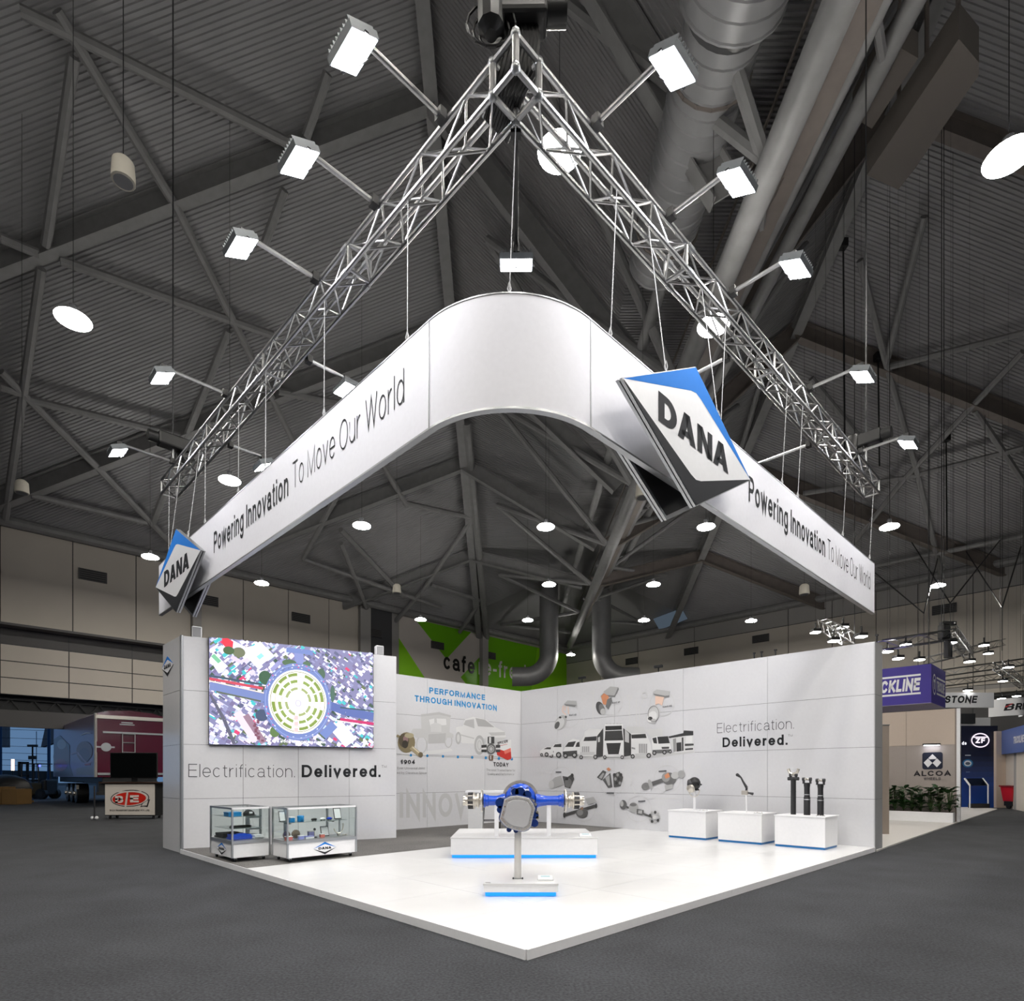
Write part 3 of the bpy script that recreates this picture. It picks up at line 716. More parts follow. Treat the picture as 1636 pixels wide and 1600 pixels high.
def diamond_logo(parent, o, ex, ey, nrm, hw, hh, lift=0.002, grad=False):
    """white rhombus, blue upper chevron, charcoal lower chevron and the four letters, as separate flat vinyl pieces"""
    def P(a, b, k=1): return o + ex * (a * hw) + ey * (b * hh) + nrm * (lift * k)
    MB().add([P(-1, 0), P(0, -1), P(1, 0), P(0, 1)], [(0, 1, 2, 3)]).build('logo_field', M_WHITE, parent)
    MB().add([P(-1, 0, 1.6), P(-0.08, 0.60, 1.6), P(0, 0.63, 1.6), P(0.08, 0.60, 1.6), P(1, 0, 1.6), P(0, 1, 1.6)], [(0, 1, 2, 5), (2, 3, 4, 5)]).build('logo_chevron', M_BLUE, parent)
    MB().add([P(-1, 0, 1.6), P(-0.08, -0.60, 1.6), P(0, -0.63, 1.6), P(0.08, -0.60, 1.6), P(1, 0, 1.6), P(0, -1, 1.6)], [(0, 1, 2, 5), (2, 3, 4, 5)]).build('logo_chevron', M_DARK, parent)
    m = MB(); cap = 0.40 * hh; kx = 1.12 * hw / 3.48
    def quad(x, pts): m.add([o + ex * (-0.56 * hw + (x + p) * kx) + ey * (-0.19 * hh + q * cap) + nrm * (lift * 2.4) for p, q in pts], [(0, 1, 2, 3)])
    quad(0, [(0, 0), (0.27, 0), (0.27, 1), (0, 1)]); quad(0, [(0.27, 0), (0.36, 0), (0.36, 0.24), (0.27, 0.24)]); quad(0, [(0.27, 0.76), (0.36, 0.76), (0.36, 1), (0.27, 1)])
    for k in range(12):
        t0, t1 = PI / 2 - PI * k / 12, PI / 2 - PI * (k + 1) / 12
        quad(0, [(0.36 + 0.46 * math.cos(t0), 0.5 + 0.5 * math.sin(t0)), (0.36 + 0.46 * math.cos(t1), 0.5 + 0.5 * math.sin(t1)), (0.36 + 0.19 * math.cos(t1), 0.5 + 0.26 * math.sin(t1)), (0.36 + 0.19 * math.cos(t0), 0.5 + 0.26 * math.sin(t0))])
    for x in (0.86, 2.62):
        quad(x, [(0, 0), (0.27, 0), (0.57, 1), (0.29, 1)]); quad(x, [(0.59, 0), (0.86, 0), (0.57, 1), (0.29, 1)]); quad(x, [(0.16, 0.17), (0.70, 0.17), (0.64, 0.38), (0.22, 0.38)])
    quad(1.80, [(0, 0), (0.25, 0), (0.25, 1), (0, 1)]); quad(1.80, [(0.53, 0), (0.78, 0), (0.78, 1), (0.53, 1)]); quad(1.80, [(0, 1), (0.27, 1), (0.78, 0), (0.51, 0)])
    m.build('logo_lettering', M_DARK, parent)
EP = (TA, U)
c = on_plane(268, 1065, *EP); diamond_logo(tower, c - U * 0.002, -Vv, Z, -U, 0.40, 0.20)
# two little speakers on the tower top
for (x, y), lab in (((314.5, 1008), 'small white loudspeaker on top of the tower, above the logo end'), ((608, 1036), 'small white loudspeaker on top of the tower, at its mural end')):
    p = on_plane(x, y, *TPL) - TN * 0.12; p.z = TH - 0.01
    t = thing('loudspeaker', p, lab, 'loudspeaker')
    MB().box(p + Z * 0.115, (0.17, 0.15, 0.21), (TD, TN, Z)).build('cabinet', M_WHITE, t, bevel=0.015)
    MB().box(p + Z * 0.115 + TN * 0.077, (0.14, 0.006, 0.18), (TD, TN, Z)).build('grille', mat('grey_grille', (150, 150, 152), 0.6), t)
# spotlight stubs on the right wall top
for x, y in ((930, 1087), (1052, 1068), (1205, 1047), (1217, 1045), (1239, 1043), (1401, 1032)):
    p = on_plane(x, y, S(SW + 0.1, 0), U); p.z = WALLH
    t = thing('clamp_stub', p, 'small black clamp standing on the white wall top, %s' % {930: 'nearest the mural', 1052: 'above the bus print', 1205: 'first of three close together', 1217: 'middle of three close together', 1239: 'last of three close together', 1401: 'at the near end'}[x], 'clamp')
    MB().cyl(p - Z * 0.002, p + Z * 0.13, 0.016, 8).build('post', M_BLACK, t)
    if x in (930, 1052): MB().box(p + Z * 0.15, (0.07, 0.22, 0.06), (U, Vv, Z)).build('head', M_BLACK, t)
    else: MB().box(p + Z * 0.13, (0.04, 0.05, 0.03), (U, Vv, Z)).build('head', M_BLACK, t)
# ================================================================== BANNER, LOGO BOARDS, TRUSS, LIGHTS
BZ0, BZ1 = 4.62, 5.62
bs, bt = -0.04, 0.16                                   # outer faces of the two arms
RC = 1.05
arc = []
for k in range(0, 25):
    a = PI / 2 * k / 24
    arc.append((bs + RC - RC * math.cos(a), bt + RC - RC * math.sin(a)))
def shell(path, th, z0, z1):
    """wall following a plan path; th is added inwards"""
    m = MB(); P = []
    n = len(path)
    for i, (s, t) in enumerate(path):
        i0, i1 = max(i - 1, 0), min(i + 1, n - 1)
        ds, dt = path[i1][0] - path[i0][0], path[i1][1] - path[i0][1]; L = math.hypot(ds, dt); ns, nt_ = -dt / L, ds / L
        P += [S(s, t, z0), S(s, t, z1), S(s + ns * th, t + nt_ * th, z1), S(s + ns * th, t + nt_ * th, z0)]
    fs = []
    for i in range(n - 1):
        for k in range(4): fs.append((4 * i + k, 4 * i + (k + 1) % 4, 4 * i + 4 + (k + 1) % 4, 4 * i + 4 + k))
    fs += [(0, 1, 2, 3), tuple(4 * (n - 1) + k for k in (3, 2, 1, 0))]
    return m.add(P, fs)
ban = thing('hanging_banner', S(0.4, 0.5, BZ0), 'huge white curved fabric banner hung from the truss, lettered on both arms', 'banner')
left_path = [(bs, 10.17), (bs, bt + RC)]; right_path = [(bs + RC, bt), (10.03, bt)]
shell(left_path, 0.055, BZ0 + 0.02, BZ1).build('left_arm_panel', M_BANNER, ban)
shell(arc, 0.055, BZ0 + 0.02, BZ1).build('curved_panel', M_BANNER, ban, True)
shell(right_path, 0.055, BZ0 + 0.02, BZ1).build('right_arm_panel', M_BANNER, ban)
for p_, o_ in ((left_path, 0), (arc, 0), (right_path, 0)):
    shell([(a - 0.004, b - 0.004) for a, b in p_], 0.063, BZ0, BZ0 + 0.02).build('bottom_rail', M_ALU2, ban)
    shell([(a - 0.004, b - 0.004) for a, b in p_], 0.063, BZ1, BZ1 + 0.012).build('top_rail', M_ALU2, ban)
for s_, t_ in ((bs, bt + RC), (bs + RC, bt)):
    MB().box(S(s_ - (0.001 if s_ == bs else 0), t_ - (0.001 if t_ == bt else 0), (BZ0 + BZ1) / 2), (0.012, 0.012, 1.0), (U, Vv, Z)).build('joint_strip', M_ALU2, ban)
BL = (S(bs, 0), U); BR = (S(0, bt), Vv)
def ban_text(name, body, plane, bl, br, cap_m, nrm, bold, m_, shear=0.0):
    a = on_plane(*bl, *plane); b = on_plane(*br, *plane); zc = (a.z + b.z) / 2; a.z = b.z = zc
    ex = (b - a); w = ex.length; mb = MB(); letters(mb, body, a, ex.normalized(), Z, w, cap_m, bold, shear, lift=nrm * 0.004); mb.build(name, m_, ban)
ban_text('bold_lettering', 'Powering Innovation', BL, (342, 880), (461, 798), 0.335, -U, 0.15, M_DARK)
ban_text('thin_lettering', 'To Move Our World', BL, (468, 780), (646, 646), 0.335, -U, 0.062, M_DARK)
ban_text('bold_lettering', 'Powering Innovation', BR, (1196, 802), (1318, 890), 0.335, -Vv, 0.15, M_DARK)
ban_text('thin_lettering', 'To Move Our World', BR, (1322, 893), (1390, 943), 0.335, -Vv, 0.062, M_DARK)

HW, HH = 1.33, 0.735
def logo_board(name, label, c, ex, nrm, front=True):
    t = thing(name, c - Z * HH, label, 'sign')
    def ring(k, d): return [c + ex * (-HW * k) + nrm * d, c - Z * (HH * k) + nrm * d, c + ex * (HW * k) + nrm * d, c + Z * (HH * k) + nrm * d]
    MB().prism(ring(1.0, -0.07), nrm * 0.03).build('rear_frame', M_ALU2, t)
    MB().prism(ring(0.985, -0.04), nrm * 0.012).build('core', M_BLACK, t)
    MB().prism(ring(1.0, -0.028), nrm * 0.026).build('front_frame', M_ALU2, t)
    MB().prism(ring(0.93, -0.075), nrm * 0.006).build('backing', M_BLACK, t)
    if front: diamond_logo(t, c, ex, Z, nrm, HW * 0.985, HH * 0.985, 0.0015)
    return t
lb_r = logo_board('logo_sign', 'large diamond logo board on the right arm of the banner', S(2.43, -0.12, 5.0), U, -Vv)
lb_l = logo_board('logo_sign', 'diamond logo board at the far left end of the banner', S(-0.22, 8.35, 5.03), -Vv, -U)
lb_rb = logo_board('logo_sign', 'dark-backed diamond board behind the right arm of the banner', S(2.55, 0.37, 5.02), -U, Vv)
lb_lb = logo_board('logo_sign', 'dark-backed diamond board behind the far left end of the banner', S(0.14, 8.45, 5.03), Vv, U)
for (b, p0, p1) in ((lb_r, S(2.43, -0.11, 5.0), S(2.43, 0.155, 5.0)), (lb_l, S(-0.2, 8.35, 5.0), S(-0.046, 8.35, 5.0)), (lb_rb, S(2.55, 0.225, 5.0), S(2.55, 0.4, 5.0)), (lb_lb, S(0.026, 8.45, 5.0), S(0.12, 8.45, 5.0))):
    for dz in (-0.25, 0.25): MB().cyl(p0 + Z * dz, p1 + Z * dz, 0.02, 8).build('spacer', M_ALU2, b)

# ---- truss
TZ, TS = 7.05, 0.27                                    # bottom chord height, box side
tc_s, tc_t = 0.13, 0.25
truss = thing('box_truss', S(tc_s, tc_t, TZ), 'L-shaped aluminium box truss hanging above the banner', 'truss')
h = TS / 2
def truss_arm(root, name, o, ax, side, L, bay=0.34, r=0.026):
    arm = bpy.data.objects.new(name, None); COL.objects.link(arm); arm.parent = root; OFF[arm.name] = off_of(root)
    cs = [(-h, 0), (h, 0), (h, TS), (-h, TS)]
    for a, b in cs: MB().cyl(o + side * a + Z * b, o + side * a + Z * b + ax * L, r, 10).build('chord', M_ALU, arm, True)
    n = int(round(L / bay)); st = L / n
    for f in range(4):
        (a0, b0), (a1, b1) = cs[f], cs[(f + 1) % 4]
        for i in range(n):
            p = (a0, b0) if (i + f) % 2 == 0 else (a1, b1); q = (a1, b1) if (i + f) % 2 == 0 else (a0, b0)
            MB().cyl(o + ax * (i * st) + side * p[0] + Z * p[1], o + ax * ((i + 1) * st) + side * q[0] + Z * q[1], 0.0115, 6).build('lattice_bar', M_ALU, arm)
        for i in ([0, n // 4, n // 2, 3 * n // 4, n]):
            MB().cyl(o + ax * (i * st) + side * a0 + Z * b0, o + ax * (i * st) + side * a1 + Z * b1, 0.018, 6).build('cross_bar', M_ALU, arm)
    for i in range(1, 4):
        for a, b in cs: MB().cyl(o + ax * (L * i / 4 - 0.05) + side * a + Z * b, o + ax * (L * i / 4 + 0.05) + side * a + Z * b, 0.033, 10).build('coupler', M_ALU2, arm)
    return arm
LT = 10.0
truss_arm(truss, 'left_truss_arm', S(tc_s, tc_t + h, TZ), Vv, U, LT - 0.25)
truss_arm(truss, 'right_truss_arm', S(tc_s + h, tc_t, TZ), U, Vv, LT - 0.1)
for a in (-h, h):
    for b in (-h, h):
        MB().cyl(S(tc_s + a, tc_t + b, TZ), S(tc_s + a, tc_t + b, TZ + TS), 0.03, 10).build('corner_post', M_ALU, truss, True)
        for z in (0, TS): MB().sphere(S(tc_s + a, tc_t + b, TZ + z), 0.042, 8, 6).build('corner_node', M_ALU2, truss, True)
for z in (0, TS):
    for a in (-h, h):
        MB().cyl(S(tc_s + a, tc_t - h, TZ + z), S(tc_s + a, tc_t + h, TZ + z), 0.025, 8).build('corner_bar', M_ALU, truss, True)
        MB().cyl(S(tc_s - h, tc_t + a, TZ + z), S(tc_s + h, tc_t + a, TZ + z), 0.025, 8).build('corner_bar', M_ALU, truss, True)

# ---- chain hoists with their chains up to the roof
def roof_z(p):
    if p.x <= RXL: return zl(p.x, p.y)
    if p.x >= RXR: return zr(p.x, p.y)
    if p.x < VX - 1.6: return zm(p.x, p.y)
    if p.x > VX + 1.6: return zm(p.x, p.y, False)
    return VZ
def hoist(p, label, ax, up=0.0):
    t = thing('chain_hoist', p, label, 'chain hoist', 'black chain hoists carrying the truss')
    MB().box(p + Z * (0.30 + up), (0.52, 0.24, 0.24), (ax, ax.cross(Z), Z)).build('motor_body', M_BLACK, t, bevel=0.03)
    MB().cyl(p + Z * (0.30 + up) + ax * 0.26, p + Z * (0.30 + up) + ax * 0.42, 0.1, 12).build('motor_cap', M_BLACK, t, True)
    MB().lathe([(0, 0.05), (0.06, 0.11), (0.34, 0.12), (0.4, 0.1)], p + Z * (0.03 + up) - ax * 0.2 + ax.cross(Z) * 0.06, Z, 10).build('chain_bag', M_BLACK, t, True)
    MB().tube([p + Z * 0.0, p + Z * (0.2 + up)], 0.02, 6).build('hook', M_ALU2, t)
    q = p + Z * (0.38 + up)
    MB().cyl(q, Vector((p.x, p.y, roof_z(p))), 0.012, 5).build('chain', M_IRON, t)
    for k in range(3):
        rr = 0.1 + 0.05 * k
        MB().tube([p + Z * (0.1 + up) + ax * (rr * math.cos(a) - 0.2) + Z * (rr * 0.9 * math.sin(a)) + ax.cross(Z) * (0.04 * k) for a in [2 * PI * i / 14 for i in range(15)]], 0.011, 5).build('cable_coil', M_BLACK, t)
    return t
hoist(S(tc_s, tc_t, TZ + TS), 'black chain hoist over the corner of the truss', (U - Vv).normalized(), 0.12)
hoist(S(tc_s - h, 9.35, TZ + TS + 0.03), 'black chain hoist near the left end of the truss', -U, 0.1)
hoist(S(9.3, tc_t - h, TZ + TS + 0.03), 'black chain hoist near the right end of the truss', -Vv, 0.1)
# black cable loom running down through the corner
cb = MB()
for k in range(10):
    dx = (k - 4.5) * 0.03
    pts = [S(tc_s, tc_t, TZ + 0.75) + X * dx, S(tc_s, tc_t, TZ + 0.45) + X * (dx + 0.05), S(tc_s, tc_t, TZ + 0.25) + X * (dx * 1.2) + Y * 0.05, S(tc_s + 0.05, tc_t + 0.1, TZ + 0.12) + X * (dx - 0.04), S(tc_s + 0.1, tc_t + 0.35, TZ + 0.06) + U * dx]
    cb.sweep(pts, 0.021, 6)
tag(cb.build('cable_loom', M_BLACK, None, True, origin=S(tc_s, tc_t, TZ)), 'thick bundle of black cables dropping through the truss corner', 'cable')

# ---- wires carrying the banner and boards
def wire(x, y0, plane_pt, label, ztop=None, sideways=None):
    a = plane_pt
    b = Vector((a.x, a.y, TZ)) if sideways is None else Vector(sideways) - Z * 0.032
    t = thing('hanging_wire', a, label, 'wire', 'steel wires holding the banner and boards')
    MB().cyl(a, b, 0.0045, 6).build('cable', M_WIRE, t)
    MB().tube([a + Z * 0.0, a + Z * 0.05 + X * 0.015, a + Z * 0.11, a + Z * 0.05 - X * 0.015, a], 0.006, 5).build('shackle', M_WIRE, t)
names = ['first', 'second', 'third', 'fourth', 'fifth', 'sixth', 'seventh']
lw = [1.6, 3.3, 5.0, 6.0, 7.5, 9.6]
for i, t_ in enumerate(lw):
    wire(0, 0, S(bs + 0.027, t_, BZ1 + 0.014), '%s steel wire from the curve along the left arm of the banner' % names[i], sideways=S(tc_s - h, t_, TZ))
rwl = [1.35, 3.6, 5.5, 6.1, 8.2, 9.8]
for i, s_ in enumerate(rwl):
    wire(0, 0, S(s_, bt + 0.027, BZ1 + 0.014), '%s steel wire from the curve along the right arm of the banner' % names[i], sideways=S(s_, tc_t - h, TZ))
wire(0, 0, S(bs + RC * 0.293 + 0.02, bt + RC * 0.293 + 0.02, BZ1 + 0.014), 'steel wire at the middle of the banner curve', sideways=S(tc_s + h, tc_t + h, TZ))
for i, (p, q, l) in enumerate(((S(1.9, -0.085, 5.447), S(1.9, tc_t - h, TZ), 'steel wire to the upper left edge of the big logo board'), (S(3.0, -0.085, 5.425), S(3.0, tc_t - h, TZ), 'steel wire to the upper right edge of the big logo board'),
        (S(-0.185, 8.9, 5.466), S(tc_s - h, 8.9, TZ), 'steel wire to the outer edge of the far left logo board'), (S(-0.185, 7.8, 5.466), S(tc_s - h, 7.8, TZ), 'steel wire to the inner edge of the far left logo board'))):
    wire(0, 0, p, l, sideways=q)

# ---- flood lights on outrigger arms
def flood(label, root, out, L, tilt, along):
    """root: clamp point on the truss; out: unit vector of the arm"""
    p = root + out * L
    t = thing('flood_light', root, label, 'flood light', 'LED flood lights on the truss')
    MB().cyl(root - out * 0.02, p + out * 0.02, 0.024, 10).build('arm', M_ALU, t, True)
    MB().box(root, (0.07, 0.09, 0.09), (out, along, Z)).build('clamp', M_BLACK, t)
    n = (-out * tilt - Z).normalized(); b = n.cross(along).normalized()
    c = p - Z * 0.17 + out * 0.02
    MB().box(p - Z * 0.02, (0.08, 0.07, 0.1), (out, along, Z)).build('hook_clamp', M_BLACK, t)
    y = MB()
    for k in (-1, 1): y.beam(p - Z * 0.06 + along * (0.02 * k), c + along * (0.19 * k), 0.012, 0.03, out); 
    y.build('yoke', M_BLACK, t)
    MB().box(c - n * 0.03, (0.35, 0.26, 0.055), (along, b, n)).build('housing', mat('grey_housing', (92, 96, 100), 0.4, 0.5), t)
    f = MB()
    for k in range(9): f.box(c - n * 0.075 + along * (-0.15 + 0.0375 * k), (0.008, 0.24, 0.04), (along, b, n))
    f.build('cooling_fin', mat('grey_housing'), t)
    MB().add([c + along * (0.165 * i) + b * (0.12 * j) + n * 0.001 for i, j in ((-1, -1), (1, -1), (1, 1), (-1, 1))], [(0, 1, 2, 3)]).build('led_panel', M_FLOOD, t)
    MB().sweep([p - out * 0.05, p - out * 0.1 - Z * 0.12, p - out * 0.02 - Z * 0.24, c - n * 0.06], 0.008, 5).build('cable', M_BLACK, t)
    return t
fl_l = [(566, 85), (479, 261), (386, 397), (260, 605), (189, 724)]
fl_r = [(1074, 112), (1176, 293), (1270, 431), (1377, 603), (1450, 711)]
for i, (x, y) in enumerate(fl_l):
    q = at_z(x, y, TZ + TS - 0.17); d = q - NEAR; s_, t_ = d.dot(U), d.dot(Vv)
    flood('%s outward flood light from the corner on the left truss arm' % names[i], S(tc_s - h - 0.064, t_, TZ + TS), -U, (tc_s - h - 0.064) - s_ - 0.02, 0.45, Vv)
for i, (x, y) in enumerate(fl_r):
    q = at_z(x, y, TZ + TS - 0.17); d = q - NEAR; s_, t_ = d.dot(U), d.dot(Vv)
    flood('%s outward flood light from the corner on the right truss arm' % names[i], S(s_, tc_t - h - 0.064, TZ + TS), -Vv, (tc_t - h - 0.064) - t_ - 0.02, 0.45, U)
for i, (t_, L) in enumerate(((4.4, 0.55), (7.3, 0.55))):
    flood('%s inward flood light on the left truss arm' % names[i], S(tc_s + h + 0.064, t_, TZ - 0.02), U, L, 0.0 if i == 0 else -0.5, Vv)
for i, (s_, L) in enumerate(((4.3, 0.6), (7.3, 0.9))):
    flood('%s inward flood light on the right truss arm' % names[i], S(s_, tc_t + h + 0.064, TZ - 0.02), Vv, L, -0.5, U)
db = (U + Vv).normalized()
flood('flood light hanging inside the truss corner above the banner curve', S(tc_s + h, tc_t + h, TZ) + db * 0.082, db, 1.15, -0.3, db.cross(Z)).children[0].data.materials[0] = M_BLACK

# ---- round high-bay pendants of the hall
PZ = 12.0
def pendant(p, label):
    t = thing('pendant_lamp', p, label, 'pendant lamp', 'round high-bay lamps of the hall')
    R = 0.36
    inst('shade', 'pend_shade', lambda m: m.lathe([(0.0, R), (0.02, R + 0.012), (0.05, R * 0.97), (0.10, R * 0.62), (0.14, R * 0.4)], (0, 0, 0), Z, 24), emission('added_uplight_glow', (252, 249, 245), UPLIGHT_POWER), t, True)  # shade glow is added to brighten the roof
    inst('lamp_disc', 'pend_disc', lambda m: m.add([(R * math.cos(2 * PI * k / 24), R * math.sin(2 * PI * k / 24), -0.004) for k in range(24)], [tuple(range(24))]), M_LAMP, t)
    inst('driver_box', 'pend_drv', lambda m: m.cyl((0, 0, 0.14), (0, 0, 0.34), 0.09, 12), M_BLACK, t, True)
    MB().cyl(p + Z * 0.34, Vector((p.x, p.y, roof_z(p))), 0.007, 5).build('cord', M_BLACK, t)
    return t
PEND = [(117, 512, 'big round lamp at far left above the trailer'), (367, 769, 'round lamp behind the left arm end of the truss'), (240, 891, 'round lamp just left of the far left logo board'),
        (418, 933, 'round lamp above the video screen'), (578, 841, 'round lamp under the left arm of the banner'), (872, 843, 'round lamp under the banner curve'),
        (877, 935, 'round lamp right below the one under the curve'), (843, 992, 'round lamp in front of the left elbow duct'), (672, 991, 'round lamp at the left edge of the mural'),
        (1029, 992, 'round lamp in front of the daylight sheet'), (1044, 935, 'round lamp above the right elbow duct'), (1128, 843, 'round lamp below the big logo board'),
        (1421, 843, 'round lamp to the right of the banner end'), (1498, 937, 'round lamp before the wall vent at right'), (1200, 993, 'round lamp above the right end of the white wall'),
        (912, 1047, 'lowest round lamp between the two elbow ducts'), (1612, 252, 'big round lamp cut by the right edge'), (894, 245, 'round lamp behind the truss near its corner'),
        (1140, 522, 'round lamp behind the right truss arm')]
for x, y, lab in PEND:
    pendant(at_z(x, y, PZ), lab)
for r_, (yy, rn) in enumerate(((4.2, 'just above the camera'), (-2.0, 'behind the camera'), (-8.2, 'far behind the camera'))):  # unseen lamps added to light the stand from the front
    for k in range(-2, 3):
        pendant(Vector((0.65 + 6.2 * k, yy, PZ)), 'round added fill lamp out of view %s, %s of five' % (rn, ['leftmost', 'second', 'middle', 'fourth', 'rightmost'][k + 2]))
pendant(Vector((-26, 12, PZ)), 'round added fill lamp out of view far to the left'); pendant(Vector((25, 12, PZ)), 'round added fill lamp out of view far to the right')  # unseen side lamps, added as fill too
# hanging hall speakers
def hang_speaker(x, y, z, r, lab):
    p = at_z(x, y, z); t = thing('hanging_speaker', p, lab, 'loudspeaker', 'small white pendant speakers under the roof')
    MB().lathe([(-r * 1.1, r * 0.86), (-r * 1.05, r), (-r * 0.6, r), (r * 0.7, r * 0.9), (r * 1.05, r * 0.55), (r * 1.1, 0.02)], p, Z, 16).build('body', mat('cream_plastic', (206, 200, 186), 0.5), t, True)
    MB().cyl(p - Z * (r * 1.115), p - Z * (r * 1.09), r * 0.8, 16).build('grille', mat('grey_grille'), t)
    MB().cyl(p + Z * r * 1.1, Vector((p.x, p.y, roof_z(p))), 0.007, 5).build('cord', M_BLACK, t)
hang_speaker(197, 272, 11, 0.17, 'pale pendant speaker high up left of the flood lights')
hang_speaker(35, 778, 11, 0.2, 'pale pendant speaker above the hall wall at far left')
hang_speaker(1027, 783, 11, 0.25, 'pale pendant speaker beside the lower logo board edge')
hang_speaker(634, 941, 11, 0.22, 'pale pendant speaker above the mural')
hang_speaker(1285, 942, 11, 0.25, 'pale pendant speaker under the right banner arm')
# ================================================================== PRINTS ON THE WALLS, VIDEO SCREEN
RWP = (S(SW, 0), U); BWP = (S(0, SD), Vv)
G = lambda k: (k, k, k)
def c5(pts): return [(850 + x / 6.06, 1080 + y / 6.06) for x, y in pts]
def r5(*a): return c5([a])[0]
# ---- vehicle line-up
cv = Canvas(RWP, -U, 0.0015)
def V5(pts, g): cv.poly(c5(pts), G(g) if isinstance(g, int) else g)
def E5(x, y, rx, ry, g, rot=0.0): cv.ell(r5(x, y), rx / 6.06, ry / 6.06, G(g) if isinstance(g, int) else g, 18, rot)
def T5(x, y, r=22): E5(x, y, r, r * 1.1, 52); E5(x, y, r * 0.55, r * 0.6, 170)
V5([(60, 790), (300, 805), (600, 812), (900, 812), (1200, 795), (1580, 745), (1560, 730), (900, 760), (300, 770)], 196)          # ground shade printed under the vehicles
V5([(920, 490), (1080, 492), (1105, 562), (960, 565), (900, 540)], 204); V5([(1090, 522), (1262, 512), (1266, 600), (1160, 606)], 208)
V5([(1340, 660), (1352, 600), (1470, 572), (1560, 578), (1568, 732), (1385, 748)], 212)
V5([(1318, 590), (1465, 556), (1470, 530), (1562, 536), (1562, 578), (1490, 582), (1330, 606)], 62)
V5([(1398, 650), (1446, 644), (1448, 730), (1400, 736)], 60); V5([(1365, 612), (1395, 606), (1395, 735), (1370, 738)], 150); V5([(1450, 600), (1466, 596), (1468, 726), (1452, 730)], 66)
V5([(1480, 660), (1566, 658), (1566, 676), (1480, 682)], 70); V5([(1482, 706), (1560, 700), (1560, 716), (1484, 722)], 66); V5([(1490, 590), (1550, 588), (1552, 652), (1490, 655)], 226)
V5([(880, 505), (962, 568), (962, 772), (888, 785)], 66); V5([(900, 520), (940, 560), (940, 650), (900, 640)], 190)
V5([(960, 560), (1105, 560), (1150, 660), (1166, 772), (960, 782)], 224); V5([(962, 572), (1100, 563), (1110, 604), (966, 609)], 62)
for k in range(5): V5([(1036 + 17 * k, 660), (1048 + 17 * k, 659), (1048 + 17 * k, 750), (1036 + 17 * k, 750)], 150)
V5([(965, 690), (1000, 700), (1000, 715), (965, 708)], 150); V5([(1000, 755), (1150, 748), (1160, 772), (1000, 778)], 196); T5(976, 782, 20); T5(1132, 774, 22)
V5([(1160, 602), (1212, 586), (1320, 585), (1346, 690), (1350, 742), (1168, 752)], 228); V5([(1215, 592), (1318, 586), (1336, 654), (1226, 660)], 60); V5([(1166, 606), (1205, 597), (1214, 658), (1180, 654)], 66)
V5([(1255, 690), (1330, 688), (1328, 708), (1260, 711)], 80); V5([(1168, 720), (1350, 712), (1350, 745), (1168, 752)], 108); T5(1186, 748, 20); T5(1284, 742, 20); T5(1340, 735, 16)
V5([(465, 645), (500, 592), (512, 540), (560, 512), (690, 518), (690, 785), (460, 782)], 220); V5([(500, 634), (515, 596), (630, 586), (626, 630)], 60); V5([(632, 585), (690, 510), (696, 782), (622, 790)], 66); V5([(640, 600), (660, 590), (660, 640), (640, 645)], 200)
for k in range(4): V5([(486 + 19 * k, 686), (500 + 19 * k, 685), (500 + 19 * k, 748), (486 + 19 * k, 748)], 168)
V5([(466, 740), (610, 738), (610, 768), (462, 772)], 200); T5(478, 790, 18); T5(616, 788, 20)
V5([(694, 640), (708, 470), (882, 470), (892, 640), (892, 786), (690, 788)], 228); V5([(712, 488), (872, 484), (874, 524), (714, 530)], 48); V5([(712, 536), (874, 530), (884, 610), (708, 614)], 66); V5([(706, 614), (886, 610), (886, 626), (706, 630)], 60)
V5([(722, 654), (864, 651), (842, 760), (740, 762)], 50)
for k in range(6): V5([(732 + k * 2.5, 668 + 15 * k), (855 - k * 2.5, 666 + 15 * k), (855 - k * 2.5, 669 + 15 * k), (732 + k * 2.5, 671 + 15 * k)], 92)
V5([(694, 764), (892, 762), (892, 786), (692, 788)], 216); T5(708, 790, 17); T5(876, 790, 17)
for k in range(5): V5([(720 + 34 * k, 462), (734 + 34 * k, 461), (734 + 34 * k, 470), (720 + 34 * k, 470)], 190)
V5([(300, 740), (330, 690), (352, 640), (400, 610), (462, 622), (470, 760), (310, 778)], 228); V5([(325, 690), (356, 645), (430, 635), (404, 690)], 60); V5([(424, 690), (440, 648), (462, 640), (466, 690)], 64); V5([(300, 735), (440, 724), (442, 775), (310, 780)], 74); T5(328, 775, 22); T5(415, 770, 24)
V5([(165, 740), (200, 702), (216, 666), (250, 655), (290, 660), (302, 700), (302, 770), (180, 785)], 226); V5([(210, 692), (226, 666), (288, 660), (290, 692)], 62); V5([(170, 735), (215, 728), (215, 745), (172, 752)], 110); T5(192, 775, 18); T5(262, 768, 26)
V5([(78, 735), (110, 705), (150, 690), (205, 690), (212, 760), (180, 775), (90, 775)], 224); V5([(118, 712), (150, 694), (190, 694), (185, 714)], 74); T5(98, 766, 14); T5(146, 764, 20)
cv.build('vehicle_print', rw)
